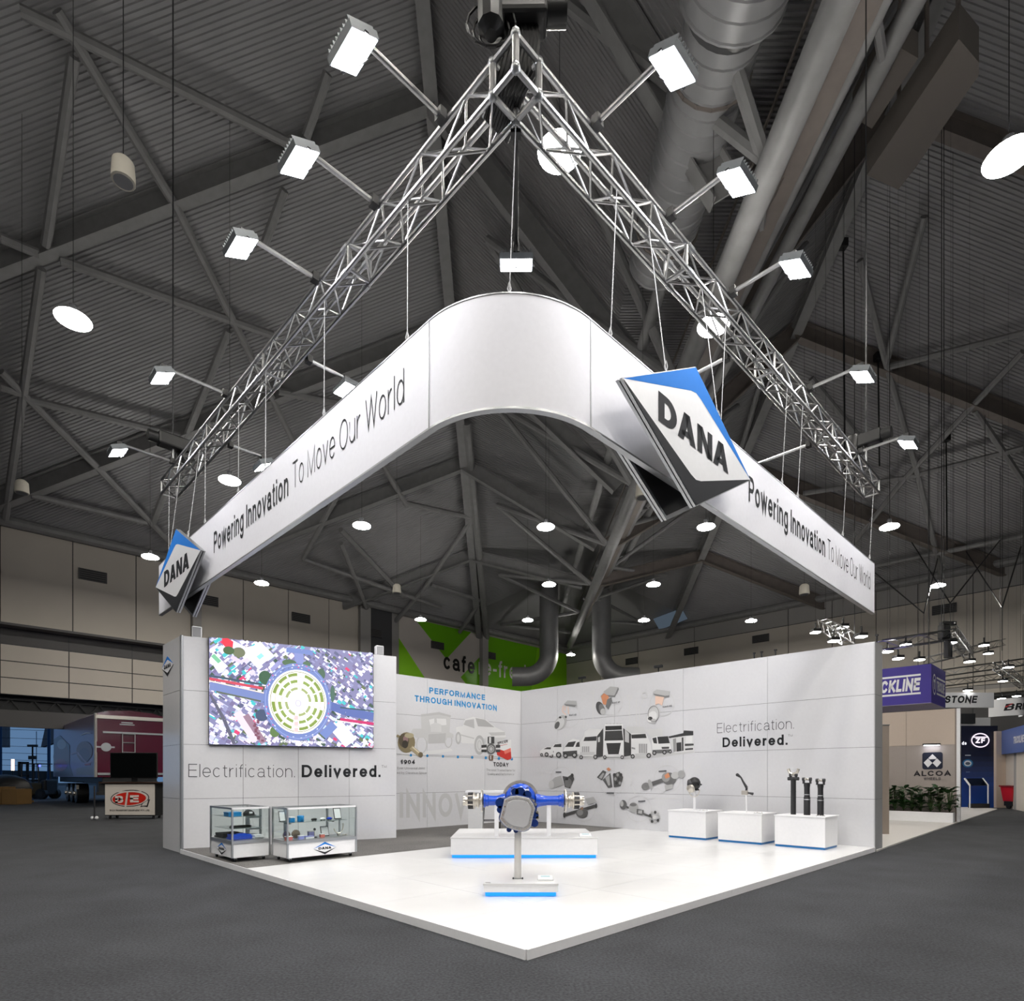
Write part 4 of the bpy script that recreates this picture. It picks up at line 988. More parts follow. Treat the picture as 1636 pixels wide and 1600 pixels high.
# ---- product pictures with their rings and circuit lines
cv = Canvas(RWP, -U, 0.0012)
RG = 206
for pts in ([(590, 160), (590, 480)], [(945, 220), (945, 470)], [(1010, 220), (1010, 480)], [(300, 540), (340, 600)], [(500, 380), (500, 520)], [(1090, 190), (1040, 330), (1040, 500)], [(90, 950), (140, 1020)], [(420, 820), (420, 930)], [(600, 810), (700, 900)], [(910, 812), (910, 960)], [(1120, 800), (1200, 900)], [(960, 960), (960, 1060), (1000, 1150)], [(1590, 790), (1500, 900)], [(1310, 790), (1310, 880)], [(540, 930), (560, 1080)], [(1160, 1190), (1400, 1190)], [(620, 1320), (780, 1470)], [(900, 1400), (860, 1480)], [(1040, 850), (960, 960)]):
    cv.line(c5(pts), 1.0, G(RG))
for x, y, r in ((590, 160, 18), (945, 210, 26), (1090, 190, 30), (90, 950, 18), (1615, 915, 36)): cv.ring(r5(x, y), r / 6.06, r / 6.06, 1.3, G(RG))
for x, y, r in ((355, 390, 112), (760, 265, 118), (1262, 270, 120), (285, 985, 102), (775, 1040, 118), (1312, 1000, 130), (500, 1300, 110), (1035, 1290, 125)): cv.ring(r5(x, y), r / 6.06, r / 6.06 * 1.02, 0.8, G(RG - 6))
OR = (206, 140, 104); PK = (232, 200, 182)
V5([(310, 275), (345, 240), (432, 246), (440, 300), (415, 304), (330, 292)], 176); V5([(312, 275), (432, 284), (415, 304), (330, 292)], 128)
for p in ([(306, 290), (295, 345), (330, 380)], [(350, 298), (356, 372)], [(326, 296), (318, 340)]): cv.line(c5(p), 1.5, PK)
E5(280, 455, 52, 78, 178, 0.5); E5(270, 465, 40, 62, 204, 0.5); E5(245, 480, 22, 38, 96, 0.4); E5(275, 405, 12, 10, 60); E5(330, 400, 10, 12, 90)
V5([(695, 155), (760, 105), (836, 112), (800, 192), (720, 186)], 172); V5([(720, 186), (800, 192), (836, 112), (842, 130), (806, 208), (724, 200)], 128)
V5([(670, 200), (700, 170), (746, 200), (735, 292), (690, 275)], OR); V5([(730, 230), (772, 210), (780, 250), (742, 330), (715, 300)], 118); E5(662, 315, 38, 66, 84, -0.3); E5(680, 325, 28, 52, 122, -0.3); E5(690, 350, 26, 32, 190)
V5([(1172, 160), (1212, 134), (1342, 152), (1330, 204), (1292, 212), (1190, 190)], 184); V5([(1172, 172), (1292, 196), (1332, 190), (1330, 206), (1292, 214), (1190, 190)], 130)
V5([(1196, 196), (1282, 208), (1262, 292), (1230, 270), (1196, 284)], PK); E5(1180, 370, 56, 84, 200, 0.5); E5(1165, 400, 44, 60, 222, 0.5); E5(1148, 415, 22, 18, 56); E5(1180, 440, 26, 24, 186); cv.ring(r5(1180, 370), 9, 13, 0.8, G(120))
V5([(178, 1030), (225, 985), (285, 968), (312, 1058), (205, 1092)], 168); E5(190, 1055, 26, 42, 190); V5([(298, 972), (350, 980), (395, 950), (412, 1000), (372, 1092), (322, 1080)], 76); E5(355, 1040, 34, 46, 112); E5(340, 1000, 16, 12, 40); E5(392, 965, 14, 18, 60)
for a, g in (([(632, 985), (690, 915), (722, 930), (682, 1012)], 86), ([(650, 985), (690, 940), (706, 950), (676, 1000)], 160), ([(688, 1010), (762, 940), (782, 1080), (740, 1088)], 92), ([(712, 990), (752, 962), (760, 1060), (742, 1066)], 168), ([(786, 955), (850, 930), (886, 982), (862, 1070), (796, 1082)], 84)): V5(a, g)
for k in range(7): E5(800 + 11 * k, 960 + (k % 3) * 40, 12, 16, 150 if k % 2 else 60)
V5([(722, 905), (745, 888), (768, 908), (748, 925)], OR)
cv.line(c5([(1075, 1078), (1470, 945)]), 6.5, G(100)); E5(1105, 1070, 42, 34, 130, -0.3); E5(1150, 1050, 18, 48, 168, -0.3); E5(1335, 1000, 66, 62, 110); E5(1300, 985, 40, 44, 150); V5([(1285, 965), (1325, 940), (1340, 980), (1300, 1000)], OR); V5([(1288, 1062), (1368, 1050), (1366, 1094), (1296, 1112)], 176); E5(1390, 965, 40, 34, 188, -0.3); E5(1452, 955, 34, 38, 160, -0.3)
cv.line(c5([(310, 1352), (628, 1258)]), 4.6, G(74)); V5([(518, 1190), (600, 1174), (632, 1222), (546, 1252)], 176); E5(488, 1330, 58, 48, 100); E5(470, 1325, 30, 30, 140); V5([(472, 1278), (500, 1270), (502, 1298), (476, 1302)], (150, 120, 100)); E5(318, 1350, 12, 26, 60); E5(626, 1260, 10, 24, 66)
cv.line(c5([(895, 1260), (1200, 1385)]), 3.2, G(90)); E5(888, 1250, 34, 46, 106); E5(875, 1240, 16, 28, 180); E5(988, 1278, 46, 52, 168); E5(985, 1250, 34, 16, 120); V5([(1020, 1290), (1088, 1302), (1076, 1352), (1018, 1342)], 96); V5([(1035, 1300), (1075, 1306), (1068, 1338), (1032, 1332)], 172)
for k in range(9): E5(1190 + 44 * math.cos(k * 0.7), 1370 + 48 * math.sin(k * 0.7), 13, 15, 70 if k % 2 else 176)
E5(1190, 1370, 20, 24, 206)
for b, bl, br in (('SUMO MD', (365, 392), (436, 386)), ('SUMO HP', (780, 272), (858, 264)), ('SUMO HG', (1270, 312), (1360, 300)), ('_', (235, 934), (290, 934)), ('_', (728, 1136), (800, 1136)), ('_', (1232, 928), (1308, 922)), ('_', (1034, 1218), (1104, 1214))):
    if all(ch in GLY for ch in b): cv.text(b, r5(*bl), r5(*br), 2.6, (70, 70, 74), bold=0.2)
    else: cv.line(c5([bl, br]), 2.2, (96, 96, 100))
cv.build('product_print', rw)
letters_px(MB_ := MB(), 'Electrification.', RWP, (1145.7, 1171.8), (1268.4, 1164.7), 15.5, -U * 0.003, bold=0.055); MB_.build('thin_lettering', M_DARKTHIN, rw)
letters_px(MB_ := MB(), 'Delivered.', RWP, (1154.5, 1194.5), (1258.4, 1190.5), 15.5, -U * 0.003, bold=0.19); MB_.build('bold_lettering', M_DARK, rw)
letters_px(MB_ := MB(), 'TM', RWP, (1259, 1177.5), (1266.5, 1177), 3.6, -U * 0.003, bold=0.1); MB_.build('small_lettering', M_DARKTHIN, rw)

# ---- history wall
M_CYAN = mat('cyan_blue_vinyl', (34, 142, 204), 0.35)
letters_px(MB_ := MB(), 'PERFORMANCE', BWP, (685.7, 1108.1), (774.9, 1119.4), 9.6, -Vv * 0.003, bold=0.21); MB_.build('blue_lettering', M_CYAN, bw)
letters_px(MB_ := MB(), 'THROUGH INNOVATION', BWP, (662.4, 1120.9), (793.5, 1136.2), 9.8, -Vv * 0.003, bold=0.21); MB_.build('blue_lettering', M_CYAN, bw)
cv = Canvas(BWP, -Vv, 0.0015)
def c4(pts): return [(600 + x / 5.334, 1050 + y / 5.334) for x, y in pts]
def W4(pts, g): cv.poly(c4(pts), G(g) if isinstance(g, int) else g)
def E4(x, y, rx, ry, g, rot=0.0): cv.ell(c4([(x, y)])[0], rx / 5.334, ry / 5.334, G(g) if isinstance(g, int) else g, 20, rot)
def R4(x, y, rx, ry, w, g): cv.ring(c4([(x, y)])[0], rx / 5.334, ry / 5.334, w / 5.334, G(g))
cv.text('INNOV', c4([(205, 1372)])[0], c4([(775, 1362)])[0], 41, G(192), bold=0.2)
W4([(200, 830), (640, 780), (660, 800), (300, 860)], 212)
R4(392, 748, 48, 76, 10, 190); R4(620, 716, 34, 60, 9, 186); R4(235, 660, 45, 30, 8, 204)
W4([(385, 490), (440, 500), (540, 476), (640, 500), (636, 545), (630, 642), (664, 660), (662, 690), (610, 690), (590, 735), (450, 740), (430, 690), (345, 690), (300, 640), (320, 612), (390, 612)], 196)
W4([(455, 535), (500, 525), (500, 585), (470, 600)], 218); W4([(520, 525), (600, 528), (604, 580), (525, 585)], 216); W4([(385, 490), (540, 470), (642, 498), (640, 515), (540, 492), (390, 510)], 186); W4([(450, 660), (600, 650), (590, 735), (450, 740)], 184); W4([(470, 575), (510, 560), (560, 575), (560, 640), (470, 640)], 204)
W4([(685, 600), (742, 590), (762, 532), (832, 510), (942, 535), (1022, 600), (1100, 640), (1112, 682), (1000, 750), (950, 765), (930, 700), (880, 668), (850, 700), (840, 740), (740, 735), (690, 690)], 216)
W4([(748, 578), (766, 540), (838, 530), (842, 610)], 184); W4([(850, 520), (932, 536), (1014, 600), (872, 592)], 174); W4([(960, 645), (1100, 640), (1105, 668), (985, 672)], 190); W4([(985, 690), (1110, 685), (1060, 730), (985, 745)], 200); W4([(690, 650), (840, 690), (838, 700), (690, 662)], 192)
E4(704, 692, 24, 54, 180); E4(704, 692, 13, 34, 206); E4(884, 752, 44, 84, 178); E4(884, 752, 28, 58, 204); R4(884, 752, 18, 40, 6, 184)
cv.line(c4([(178, 832), (1165, 872)]), 0.6, G(150))
for x, y in ((300, 838), (440, 843), (573, 848), (700, 853), (822, 857), (938, 861), (1050, 866), (1160, 871)): E4(x, y, 10, 12, (36, 128, 186))
cv.line(c4([(178, 670), (240, 700)]), 4.0, (150, 138, 108)); E4(262, 730, 74, 88, (134, 122, 92)); E4(240, 712, 44, 60, (92, 82, 64)); E4(255, 700, 22, 30, (150, 120, 120)); E4(250, 745, 26, 34, (60, 54, 44)); E4(285, 670, 40, 22, (176, 166, 136))
cv.line(c4([(300, 770), (385, 842)]), 7.0, (166, 152, 122)); cv.line(c4([(312, 768), (392, 836)]), 2.0, (214, 204, 178)); E4(382, 835, 20, 24, (110, 98, 76))
W4([(1028, 740), (1130, 712), (1152, 704), (1158, 868), (1122, 880), (1034, 836)], 222); W4([(1030, 806), (1060, 790), (1090, 800), (1150, 776), (1156, 868), (1122, 880), (1034, 836)], (196, 52, 44)); W4([(1090, 800), (1150, 776), (1152, 806), (1100, 830)], (226, 120, 104))
cv.text('SPICER', c4([(1036, 752)])[0], c4([(1124, 730)])[0], 4.6, (44, 40, 40), bold=0.22)
cv.line(c4([(1040, 762), (1120, 744)]), 0.7, (190, 60, 50))
W4([(954, 680), (1010, 680), (1010, 740), (954, 740)], 66); W4([(964, 684), (982, 684), (982, 736), (964, 736)], 206); W4([(900, 752), (945, 748), (945, 812), (900, 812)], 60); W4([(1022, 750), (1060, 750), (1060, 812), (1022, 812)], 64); W4([(900, 776), (945, 772), (945, 790), (900, 790)], 210); W4([(1022, 776), (1060, 774), (1060, 790), (1022, 790)], 206)
E4(982, 785, 40, 46, 104); E4(982, 785, 26, 30, 186); R4(982, 785, 20, 22, 5, 90); W4([(962, 838), (1002, 838), (998, 884), (966, 884)], (108, 84, 68)); W4([(972, 842), (984, 842), (984, 876), (974, 876)], 190)
cv.text('1904', c4([(213, 912)])[0], c4([(333, 914)])[0], 6.6, (48, 48, 50), bold=0.2)
cv.text('TODAY', c4([(1002, 932)])[0], c4([(1130, 937)])[0], 6.6, (48, 48, 50), bold=0.2)
cv.text('Ever Universal Joint', c4([(182, 957)])[0], c4([(416, 958)])[0], 3.6, G(120), bold=0.1)
cv.text('ed by Clarence Spicer', c4([(180, 996)])[0], c4([(436, 998)])[0], 3.6, G(120), bold=0.1)
cv.text('The Most Trusted Name for', c4([(942, 972)])[0], c4([(1186, 977)])[0], 3.6, G(120), bold=0.1)
cv.text('Quality and Performance', c4([(950, 1006)])[0], c4([(1176, 1010)])[0], 3.6, G(120), bold=0.1)
cv.build('timeline_print', bw)

# ---- video wall on the tower: an aerial picture of a roundabout
scr = thing('video_screen', tpt(2.0, 2.02), 'bright video wall on the tower showing a roundabout from the air', 'screen')
MB().box(tpt(2.02, 3.02, 0.03), (3.12, 0.05, 2.02), (TD, TN, Z)).build('cabinet', M_BLACK, scr)
SPL = (TA + TN * 0.056, TN)
cv = Canvas(SPL, TN, 0.0, 0.00012)
q0, q1, q2, q3 = tpt(0.47, 4.03), tpt(3.57, 4.03), tpt(3.57, 2.02), tpt(0.47, 2.02)
PW, PH_ = 1600.0, 1040.0                                # picture coordinates
class Pic(Canvas):
    def pt(self, q): return tpt(0.47 + 3.10 * q[0] / PW, 4.03 - 2.01 * q[1] / PH_, 0.056 + self.z)
cv = Pic(SPL, TN, 0.0005, 0.00006)
rnd = random.Random(11)
def clipq(pts): return [(min(max(a, 0), PW), min(max(b, 0), PH_)) for a, b in pts]
def Q(pts, c): cv.poly(clipq(pts), c)
Q([(0, 0), (PW, 0), (PW, PH_), (0, PH_)], (130, 128, 168))
def block(x, y, w, h_, a, c):
    ca, sa = math.cos(a), math.sin(a)
    pts = [(x + u * w / 2 * ca - v * h_ / 2 * sa, y + u * w / 2 * sa + v * h_ / 2 * ca) for u, v in ((-1, -1), (1, -1), (1, 1), (-1, 1))]
    if all(0 <= p[0] <= PW and 0 <= p[1] <= PH_ for p in pts): cv.poly(pts, c); return
    pts = clipq(pts)
    if len(set(pts)) == 4: cv.poly(pts, c)
roof_c = [(250, 248, 255), (236, 230, 250), (255, 255, 255), (214, 206, 232), (196, 200, 226), (150, 150, 190), (120, 110, 150), (230, 216, 226), (92, 96, 130), (206, 226, 240), (70, 190, 196), (214, 60, 110), (96, 110, 80), (60, 84, 70)]
wts = [7, 5, 7, 5, 6, 7, 6, 4, 8, 3, 3, 1.8, 3, 4]
for i in range(1500):
    x, y = rnd.uniform(0, PW), rnd.uniform(0, PH_)
    if ((x - 815) / 330) ** 2 + ((y - 585) / 395) ** 2 < 1: continue
    a = 0.62 if x > 850 else (-0.75 if y < 420 else 0.55 if y > 560 else 0.1)
    big = 1.0 if x > 900 and y < 560 else 1.35
    block(x, y, rnd.uniform(16, 52) * big, rnd.uniform(12, 34) * big, a + rnd.uniform(-0.06, 0.06), rnd.choices(roof_c, wts)[0])
block(440, 130, 210, 190, -0.75, (255, 255, 255)); block(455, 150, 60, 40, -0.75, (150, 220, 236)); block(1270, 900, 150, 260, -0.7, (252, 252, 255)); block(330, 860, 80, 330, -0.55, (226, 210, 224)); block(405, 880, 60, 320, -0.55, (150, 120, 140)); block(60, 250, 180, 110, 0.8, (244, 250, 252)); block(60, 210, 90, 40, 0.8, (120, 190, 150)); block(230, 200, 90, 40, 0.5, (214, 200, 222))
for i in range(14): block(405 + rnd.uniform(-40, 40) + i * 4, 760 + i * 18, 26, 20, rnd.random(), (120, 70, 90))
def road(pts, w, c=(116, 132, 186)):
    for (a, b) in zip(pts[:-1], pts[1:]):
        dx, dy = b[0] - a[0], b[1] - a[1]; L = math.hypot(dx, dy); nx, ny = -dy / L * w / 2, dx / L * w / 2
        Q([(a[0] + nx, a[1] + ny), (b[0] + nx, b[1] + ny), (b[0] - nx, b[1] - ny), (a[0] - nx, a[1] - ny)], c)
road([(0, 470), (250, 520), (560, 590)], 92); road([(0, 430), (520, 520)], 12, (236, 220, 210)); road([(0, 408), (480, 470)], 26, (200, 70, 90)); road([(0, 380), (470, 430)], 20, (60, 80, 100)); road([(60, 530), (460, 600)], 16, (90, 100, 84))
road([(1120, 600), (1300, 660), (1600, 700)], 88, (86, 104, 168)); road([(1240, 745), (1600, 780)], 30, (196, 40, 104)); road([(1200, 760), (1600, 810)], 12, (240, 236, 240)); road([(1240, 620), (1600, 640)], 14, (50, 80, 90))
road([(820, 60), (830, 240)], 90, (130, 140, 196)); road([(700, 60), (850, 60), (960, 70)], 50, (110, 130, 190)); road([(560, 280), (640, 190), (700, 170)], 40, (150, 150, 200)); road([(0, 560), (130, 800), (220, 1040)], 34, (90, 90, 110)); road([(1060, 930), (1180, 800)], 90, (110, 130, 190)); road([(180, 40), (320, 110), (480, 60)], 70, (230, 226, 244))
Q([(110, 10), (160, 0), (210, 30), (205, 90), (150, 100), (115, 60)], (226, 50, 70)); cv.ell((260, 130), 58, 50, (110, 116, 90)); cv.ell((170, 120), 50, 40, (70, 96, 60)); cv.ell((500, 360), 60, 70, (56, 92, 66)); cv.ell((730, 190), 70, 34, (74, 104, 72)); cv.ell((900, 190), 40, 30, (80, 110, 84)); cv.ell((1045, 280), 40, 60, (70, 100, 80)); cv.ell((590, 900), 46, 56, (92, 120, 70)); cv.ell((470, 740), 60, 60, (66, 80, 110)); cv.ell((1160, 480), 24, 90, (70, 104, 90))
cv.ell((815, 585), 332, 398, (112, 130, 188), 48); cv.ring((815, 585), 316, 380, 6, (150, 164, 214), 48); cv.ell((815, 585), 286, 330, (255, 255, 255), 48); cv.ring((815, 585), 270, 312, 7, (150, 150, 104), 48)
for i in range(64):
    a = rnd.uniform(0, 2 * PI); r = rnd.uniform(1.06, 1.17); block(815 + 286 * r * math.cos(a), 585 + 330 * r * math.sin(a), 15, 8, a + PI / 2, rnd.choice([(240, 240, 255), (210, 216, 240), (90, 100, 150), (236, 60, 110)]))
for rr, w, c in ((256, 30, (128, 150, 66)), (196, 30, (138, 160, 80)), (130, 26, (160, 172, 116))):
    for k in range(4):
        for j in range(3 if rr > 150 else 2):
            m_ = 3 if rr > 150 else 2; span = (PI / 2 - 0.24) / m_; a0 = k * PI / 2 + 0.12 + 0.12 + j * span
            cv.ring((815, 585), rr, rr * 1.15, w, c, 6, a0 + 0.03, a0 + span - 0.04)
for rr in (226, 162): cv.ring((815, 585), rr, rr * 1.15, 5, (200, 186, 150), 40)
cv.ell((815, 600), 30, 36, (222, 222, 246)); cv.ring((815, 600), 30, 36, 8, (196, 190, 230))
for k in range(3): block(796, 750 + 62 * k, 40, 42, 0, (248, 196, 196))
cv.text('in a world of constant motion', (560, 1005), (1090, 1010), 1, (255, 255, 255)) if False else None
letters(cv.mb, 'In a world of constant motion', cv.pt((570, 1008)), TD, Z, 3.10 * 520 / PW, 0.055, 0.16, lift=TN * 0.002, col=(1, 1, 1))
cv.build('picture', scr, printed('screen_picture', 0.6, 1.35))
# ================================================================== EXHIBITS ON THE STAND
M_LED = emission('blue_led_strip', (44, 148, 250), 1.5)
M_BLUEB = mat('blue_plinth_base', (24, 112, 178), 0.4)
M_PLQ = mat('clear_acrylic_white', (222, 224, 226), 0.2)
# ---- axle plinth and gearbox pedestal (both square-on to the camera)
P0 = PT + 0.0015
def led_plinth(name, label, x0, x1, y0, y1, h_, strip):
    cx_, cy_ = (x0 + x1) / 2, (y0 + y1) / 2
    t = thing(name, (cx_, cy_, P0), label, 'plinth')
    b = 0.028
    MB().box((cx_, cy_, P0 + strip / 2), (x1 - x0 - 2 * b - 0.02, y1 - y0 - 2 * b - 0.02, strip), (X, Y, Z)).build('kickboard', M_WHITE, t)
    for q, sz in (((cx_, y0 + b), (x1 - x0 - 2 * b, 0.02, strip * 0.8)), ((cx_, y1 - b), (x1 - x0 - 2 * b, 0.02, strip * 0.8)), ((x0 + b, cy_), (0.02, y1 - y0 - 2 * b, strip * 0.8)), ((x1 - b, cy_), (0.02, y1 - y0 - 2 * b, strip * 0.8))):
        MB().box((q[0], q[1], P0 + strip * 0.5), sz, (X, Y, Z)).build('led_strip', M_LED, t)
    MB().box((cx_, cy_, P0 + strip + (h_ - strip - 0.02) / 2), (x1 - x0, y1 - y0, h_ - strip - 0.02), (X, Y, Z)).build('body', M_WHITE, t)
    MB().box((cx_, cy_, P0 + h_ - 0.01), (x1 - x0 + 0.012, y1 - y0 + 0.012, 0.02), (X, Y, Z)).build('top_board', M_WFLOOR, t)
    return t
led_plinth('axle_plinth', 'wide white plinth with a glowing blue base under the blue axle', -1.0, 1.395, 9.75, 11.4, 0.337, 0.055)
led_plinth('gearbox_plinth', 'small low white plinth with a glowing blue base nearest the front', -0.318, 0.512, 6.66, 8.12, 0.147, 0.05)
def info_stand(p, w, label):
    t = thing('info_plate', p, label, 'info plate')
    MB().box(p + Z * 0.008, (w, w * 0.55, 0.014), (X, Y, Z)).build('foot', M_PLQ, t)
    m = MB().add([p + X * (-w * 0.46) + Y * (-w * 0.2) + Z * 0.018, p + X * (w * 0.46) + Y * (-w * 0.2) + Z * 0.018, p + X * (w * 0.46) + Y * (w * 0.24) + Z * 0.05, p + X * (-w * 0.46) + Y * (w * 0.24) + Z * 0.05, p + X * (-w * 0.46) + Y * (w * 0.25) + Z * 0.012, p + X * (w * 0.46) + Y * (w * 0.25) + Z * 0.012, p + X * (-w * 0.46) + Y * (-w * 0.2) + Z * 0.012, p + X * (w * 0.46) + Y * (-w * 0.2) + Z * 0.012], [(0, 1, 2, 3), (3, 2, 5, 4), (0, 6, 7, 1), (0, 3, 4, 6), (1, 7, 5, 2), (6, 4, 5, 7)])
    m.build('sloped_face', M_WHITE, t)
    MB().add([p + X * (-w * 0.3) + Z * 0.0355, p + X * (w * 0.3) + Z * 0.0355, p + X * (w * 0.3) + Y * (w * 0.18) + Z * 0.0475, p + X * (-w * 0.3) + Y * (w * 0.18) + Z * 0.0475], [(0, 1, 2, 3)]).build('printed_card', mat('pale_print', (170, 196, 204), 0.4), t)
info_stand(Vector((0.385, 6.88, P0 + 0.147)), 0.18, 'small sloped info plate on the gearbox plinth')
info_stand(Vector((1.22, 9.9, P0 + 0.337)), 0.2, 'small sloped info plate on the axle plinth')
tag(MB().box((-0.27, 6.72, P0 + 0.149), (0.06, 0.03, 0.004), (X, Y, Z)).build('info_tag', mat('grey_grille'), None, origin=(-0.27, 6.72, PT + 0.147)), 'tiny grey tag at the left front corner of the gearbox plinth', 'tag')

# ---- drive axle on two posts
AY, AZ = 10.05, 1.01; PTOP = P0 + 0.337
ax_ = thing('drive_axle', (0.2, AY, PTOP), 'royal blue drive axle with silver wheel hubs on two white posts', 'axle')
def xt(mb, prof, x, sgn=1, n=24): return mb.lathe(prof, (x, AY, AZ), X * sgn, n)
for sgn, x0, x1 in ((-1, -0.12, -0.475), (1, 0.40, 0.865)):
    L = abs(x1 - x0)
    xt(MB(), [(0, 0.135), (0.08, 0.10), (L * 0.4, 0.082), (L - 0.09, 0.084), (L - 0.075, 0.098), (L - 0.03, 0.098), (L - 0.028, 0.115), (L, 0.115)], x0, sgn).build('axle_tube', M_BLUEP, ax_, True)
    xt(MB(), [(0, 0.06), (0.02, 0.085), (0.05, 0.085), (0.06, 0.06), (0.08, 0.06)], x1, sgn).build('spindle', M_CHROME, ax_, True)
    d = xt(MB(), [(0, 0.10), (0, 0.19), (0.022, 0.19), (0.022, 0.10)], x1 + sgn * 0.02, sgn, 32).build('brake_disc', M_CHROME, ax_, True)
    m = MB()
    for k in range(20):
        a = 2 * PI * k / 20; m.cyl((x1 + sgn * 0.015, AY + 0.165 * math.cos(a), AZ + 0.165 * math.sin(a)), (x1 + sgn * 0.047, AY + 0.165 * math.cos(a), AZ + 0.165 * math.sin(a)), 0.008, 6)
    m.build('vent_hole', M_IRON, d)
    hub = xt(MB(), [(0.0, 0.05), (0.01, 0.115), (0.04, 0.125), (0.05, 0.10), (0.075, 0.10), (0.08, 0.145), (0.1, 0.145), (0.11, 0.13), (0.19, 0.125), (0.2, 0.09), (0.24, 0.085), (0.245, 0.06), (0.27, 0.058)], x1 + sgn * 0.07, sgn).build('wheel_hub', M_CHROME, ax_, True)
    for k in range(10):
        a = 2 * PI * k / 10 + 0.2; c = Vector((x1 + sgn * 0.22, AY + 0.128 * math.cos(a), AZ + 0.128 * math.sin(a)))
        MB().box(c, (0.085, 0.022, 0.045), (X, Vector((0, math.cos(a), math.sin(a))), Vector((0, -math.sin(a), math.cos(a))))).build('hub_slot', M_IRON, hub)
        MB().cyl((x1 + sgn * 0.29, AY + 0.072 * math.cos(a), AZ + 0.072 * math.sin(a)), (x1 + sgn * 0.345, AY + 0.072 * math.cos(a), AZ + 0.072 * math.sin(a)), 0.011, 6).build('wheel_stud', M_CHROME, hub)
hs = MB().sphere((0.14, AY, AZ + 0.03), 0.27, 20, 14, (1.0, 0.85, 1.0)).build('differential_housing', M_BLUEP, ax_, True)
xt(MB(), [(0, 0.2), (0.0, 0.26), (0.3, 0.26), (0.3, 0.2)], -0.02, 1).build('housing_band', M_NAVY, ax_, True)
m = MB().lathe([(0, 0.26), (0, 0.305), (0.05, 0.305), (0.05, 0.26)], (0.14, AY - 0.05, AZ + 0.04), Y, 28); rg = m.build('ring_flange', M_CHROME, ax_, True)
for k in range(14):
    a = 2 * PI * k / 14; c = Vector((0.14 + 0.285 * math.cos(a), AY - 0.07, AZ + 0.04 + 0.285 * math.sin(a)))
    MB().cyl(c, c + Y * 0.09, 0.022, 8).build('flange_bolt', M_CHROME, rg)
for x in (-0.26, 0.62): MB().box((x, AY, (PTOP + AZ - 0.075) / 2), (0.07, 0.07, AZ - 0.075 - PTOP), (X, Y, Z)).build('post', M_WHITE, ax_)

# ---- gearbox on a pole
GY = 7.0; gx, gz = 0.068, 0.98; GT = P0 + 0.147
gb = thing('gearbox', (gx, GY, GT), 'dark blue gearbox with a bolted grey cover on a single white pole', 'gearbox')
def z5(pts, y): return [at_y(730 + a / 7.436, 1240 + b / 7.436, y) for a, b in pts]
cov = z5([(562, 282), (640, 245), (715, 236), (800, 252), (860, 268), (905, 330), (928, 388), (912, 450), (895, 525), (880, 600), (848, 640), (790, 664), (690, 645), (592, 612), (540, 560), (505, 512), (530, 420)], GY - 0.15)
cvp = MB().prism(cov, Y * 0.045).build('cover', mat('grey_cast_cover', (186, 186, 190), 0.4, 0.1), gb, bevel=0.008)
ctr = sum(cov, Vector()) / len(cov)
inn = [ctr + (p - ctr) * 0.78 for p in cov]
MB().prism([p - Y * 0.012 for p in inn], Y * 0.014).build('raised_face', mat('grey_cast_cover'), cvp, bevel=0.006)
for i, p in enumerate(cov):
    for k in (0, 0.5):
        q = p.lerp(cov[(i + 1) % len(cov)], k); q = ctr + (q - ctr) * 0.88
        MB().cyl(q - Y * 0.012, q + Y * 0.01, 0.0085, 6).build('bolt', mat('copper_bolt', (206, 180, 162), 0.3, 0.8) if i in (0, 14, 15, 16) else M_CHROME, cvp)
body = [ctr + (p - ctr) * 1.06 for p in cov]
MB().prism([p + Y * 0.046 for p in body], Y * 0.10).build('casing', M_NAVY, gb, bevel=0.02)
MB().prism([ctr + (p - ctr) * 0.9 + Y * 0.14 for p in cov], Y * 0.16).build('rear_casing', M_NAVY, gb, bevel=0.02)
MB().lathe([(0, 0.17), (0.02, 0.19), (0.08, 0.19), (0.1, 0.15)], ctr + Y * 0.12 + Z * 0.05 + X * 0.02, Y, 20).build('bearing_boss', M_NAVY, gb, True)
for a, b, r in ((520, 320, 0.062), (520, 400, 0.045), (750, 195, 0.06), (690, 190, 0.045), (930, 470, 0.04), (920, 560, 0.045), (620, 635, 0.03), (700, 645, 0.03), (835, 225, 0.05)):
    q = at_y(730 + a / 7.436, 1240 + b / 7.436, GY - 0.02)
    MB().cyl(q - Y * 0.05, q + Y * 0.12, r, 12).build('lug', M_NAVY, gb, True)
for a, b in ((615, 255), (560, 300), (800, 240), (905, 300), (955, 440), (960, 500), (930, 340)):
    q = at_y(730 + a / 7.436, 1240 + b / 7.436, GY - 0.07); MB().cyl(q, q + Y * 0.03, 0.02, 8).build('bolt', M_BLACK if a < 900 else M_CHROME, gb)
MB().cyl((gx, GY, GT + 0.01), (gx, GY, gz - 0.13), 0.042, 20).build('pole', mat('pale_pole', (214, 212, 210), 0.35), gb, True)
MB().cyl((gx, GY, GT), (gx, GY, GT + 0.012), 0.06, 20).build('pole_foot', M_ALU2, gb, True)
for k in (-1, 1): MB().cyl((gx + 0.055 * k, GY - 0.05, GT), (gx + 0.055 * k, GY - 0.05, GT + 0.02), 0.008, 6).build('foot_bolt', M_BLACK, gb)

